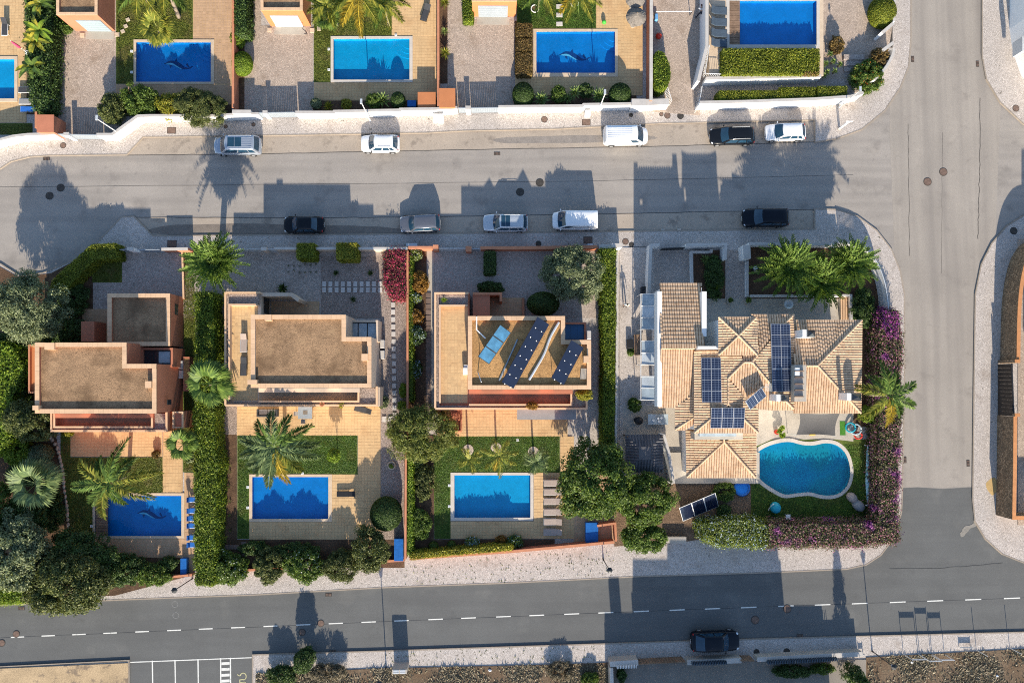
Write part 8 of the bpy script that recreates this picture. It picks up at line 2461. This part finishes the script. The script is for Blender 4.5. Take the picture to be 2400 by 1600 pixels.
# ------------------------------------------------------------------ people
skin_m = mat('skin', (0.42, 0.25, 0.17), rough=0.6, var=0.05)
def skin_mesh(name, V, E, R, m, parent, root=0, sub=1):
    me = bpy.data.meshes.new(name)
    me.from_pydata(V, E, [])
    o = link_mesh(name, me, m, parent)
    md = o.modifiers.new('skin', 'SKIN')
    md.use_smooth_shade = True
    sv = me.skin_vertices[0].data
    for i, r in enumerate(R):
        sv[i].radius = (r, r) if not isinstance(r, tuple) else r
        sv[i].use_root = i == root
    s = o.modifiers.new('subdivision', 'SUBSURF')
    s.levels = s.render_levels = sub
    return o
def person(label, px, py, ang, J, shirt, trousers, hair, z=.155, short=True):
    """J: joint positions in metres; one continuous body with clothes over it"""
    c = P(px, py, z)
    t = thing('person', label, 'person', (0, 0, 0))
    names = ['pelvis', 'waist', 'chest', 'neck', 'jaw', 'crown']
    V, R, E, ix = [], [], [], {}
    def add(n, p, r, par=None):
        ix[n] = len(V)
        V.append(tuple(p)); R.append(r)
        if par: E.append((ix[par], ix[n]))
    rad = {'pelvis': .125, 'waist': .115, 'chest': .135, 'neck': .055, 'jaw': .075, 'crown': .085}
    for k, n in enumerate(names):
        add(n, J[n], rad[n], names[k - 1] if k else None)
    for s in 'lr':
        for n, par, r in (('shoulder', 'chest', .065), ('elbow', 'shoulder', .045), ('wrist', 'elbow', .03), ('palm', 'wrist', .036)):
            add(n + s, J[n + s], r, par if par == 'chest' else par + s)
        a, b = Vector(J['wrist' + s]), Vector(J['palm' + s])
        d = (b - a).normalized()
        sd = d.cross(Vector((0, 1, 0))).normalized() if abs(d.y) < .9 else Vector((1, 0, 0))
        fw = d.cross(sd)
        for f in range(4):
            ln = (.068, .08, .075, .058)[f]
            base = b + fw * (-.03 + .02 * f) + d * .025
            add('f%d%s' % (f, s), base, .009, 'palm' + s)
            add('g%d%s' % (f, s), base + d * ln * .6 + sd * .008, .0085, 'f%d%s' % (f, s))
            add('h%d%s' % (f, s), base + d * ln + sd * .02, .008, 'g%d%s' % (f, s))
        th = a.lerp(b, .6) + fw * -.035
        add('t0' + s, th, .011, 'palm' + s)
        add('t1' + s, th + fw * -.025 + d * .04, .009, 't0' + s)
        for n, par, r in (('hip', 'pelvis', .09), ('knee', 'hip', .06), ('ankle', 'knee', .04), ('toe', 'ankle', .038)):
            add(n + s, J[n + s], r, par if par == 'pelvis' else par + s)
    skin_mesh('body', V, E, R, skin_m, t)
    def cloth(name, chain, m, grow_):
        vs, es, rs, jx = [], [], [], {}
        for n, par, r in chain:
            jx[n] = len(vs)
            vs.append(tuple(J[n])); rs.append(r * grow_)
            if par: es.append((jx[par], jx[n]))
        skin_mesh(name, vs, es, rs, m, t)
    cloth('shirt', [('waist', None, .135), ('chest', 'waist', .15), ('shoulderl', 'chest', .085), ('elbowl', 'shoulderl', .06), ('shoulderr', 'chest', .085), ('elbowr', 'shoulderr', .06)], shirt, 1.05)
    cloth('trousers', [('pelvis', None, .135), ('waist', 'pelvis', .125), ('hipl', 'pelvis', .10), ('kneel', 'hipl', .075), ('anklel', 'kneel', .06), ('hipr', 'pelvis', .10), ('kneer', 'hipr', .075), ('ankler', 'kneer', .06)], trousers, 1.06)
    h = Vector(J['crown'])
    up = (h - Vector(J['jaw'])).normalized()
    b = MB().ball(h + up * .035, (.095, .105, .075), 12, 8)
    b.build('hair', hair, t, smooth=True)
    f = Vector(J['jaw']).lerp(h, .45)
    fwd = Vector(J.get('face', (0, 1, 0))).normalized()
    MB().ball(f + fwd * .09 - up * .01, (.016, .02, .022), 7, 5).build('nose', skin_m, t, smooth=True)
    sd = fwd.cross(up).normalized()
    for s in (-1, 1):
        MB().ball(f + fwd * .078 + sd * s * .034 + up * .03, (.012, .012, .01), 7, 5).build('eye', plastic_k, t)
        MB().ball(f + sd * s * .085, (.02, .02, .032), 7, 5).build('ear', skin_m, t)
        MB().ball(Vector(J['toe' + 'lr'[s > 0]]).lerp(Vector(J['ankle' + 'lr'[s > 0]]), .35) + Vector((0, 0, .0)), (.05, .13, .055), 9, 6).build('shoe', plastic_k, t)
    t.location, t.rotation_euler = (c.x, c.y, z), (0, 0, math.radians(ang))
    return t
stand = dict(pelvis=(0, 0, .93), waist=(0, .01, 1.08), chest=(0, 0, 1.32), neck=(0, .01, 1.47), jaw=(0, .03, 1.55), crown=(0, .02, 1.66), shoulderl=(-.19, 0, 1.39), elbowl=(-.29, -.02, 1.12), wristl=(-.36, .04, .9),
             palml=(-.375, .06, .83), shoulderr=(.19, 0, 1.39), elbowr=(.26, -.02, 1.12), wristr=(.29, .05, .9), palmr=(.295, .07, .83), hipl=(-.1, 0, .88), kneel=(-.13, .02, .5), anklel=(-.15, -.02, .09), toel=(-.16, .13, .04),
             hipr=(.1, 0, .88), kneer=(.13, .02, .5), ankler=(.15, -.02, .09), toer=(.16, .13, .04), face=(0, 1, 0))
person('person in a pale top standing on the side lane with arms held out', 1464, 717, 175, stand, mat('pale_shirt', (.55, .60, .58), var=.05), mat('dark_trousers', (.05, .055, .07), var=.1), mat('dark_hair', (.025, .018, .014), var=.1), z=.165)
bend = dict(pelvis=(0, 0, .88), waist=(0, .14, .96), chest=(0, .38, 1.02), neck=(0, .53, 1.04), jaw=(0, .60, 1.01), crown=(0, .70, 1.04), shoulderl=(-.19, .42, 1.0), elbowl=(-.25, .55, .76), wristl=(-.14, .70, .56),
            palml=(-.12, .74, .50), shoulderr=(.19, .42, 1.0), elbowr=(.25, .55, .76), wristr=(.14, .70, .56), palmr=(.12, .74, .50), hipl=(-.11, -.02, .84), kneel=(-.2, .02, .47), anklel=(-.36, -.16, .09), toel=(-.38, -.01, .04),
            hipr=(.1, -.02, .84), kneer=(.14, .06, .47), ankler=(.14, -.1, .09), toer=(.15, .05, .04), face=(0, .5, -.9))
person('person in a white shirt and dark trousers bending down beside the tall lane wall', 1638, 40, 0, bend, mat('white_shirt', (.62, .64, .66), var=.05), mat('navy_trousers', (.02, .025, .04), var=.1), mat('reddish_hair', (.10, .025, .018), var=.1), z=.16)
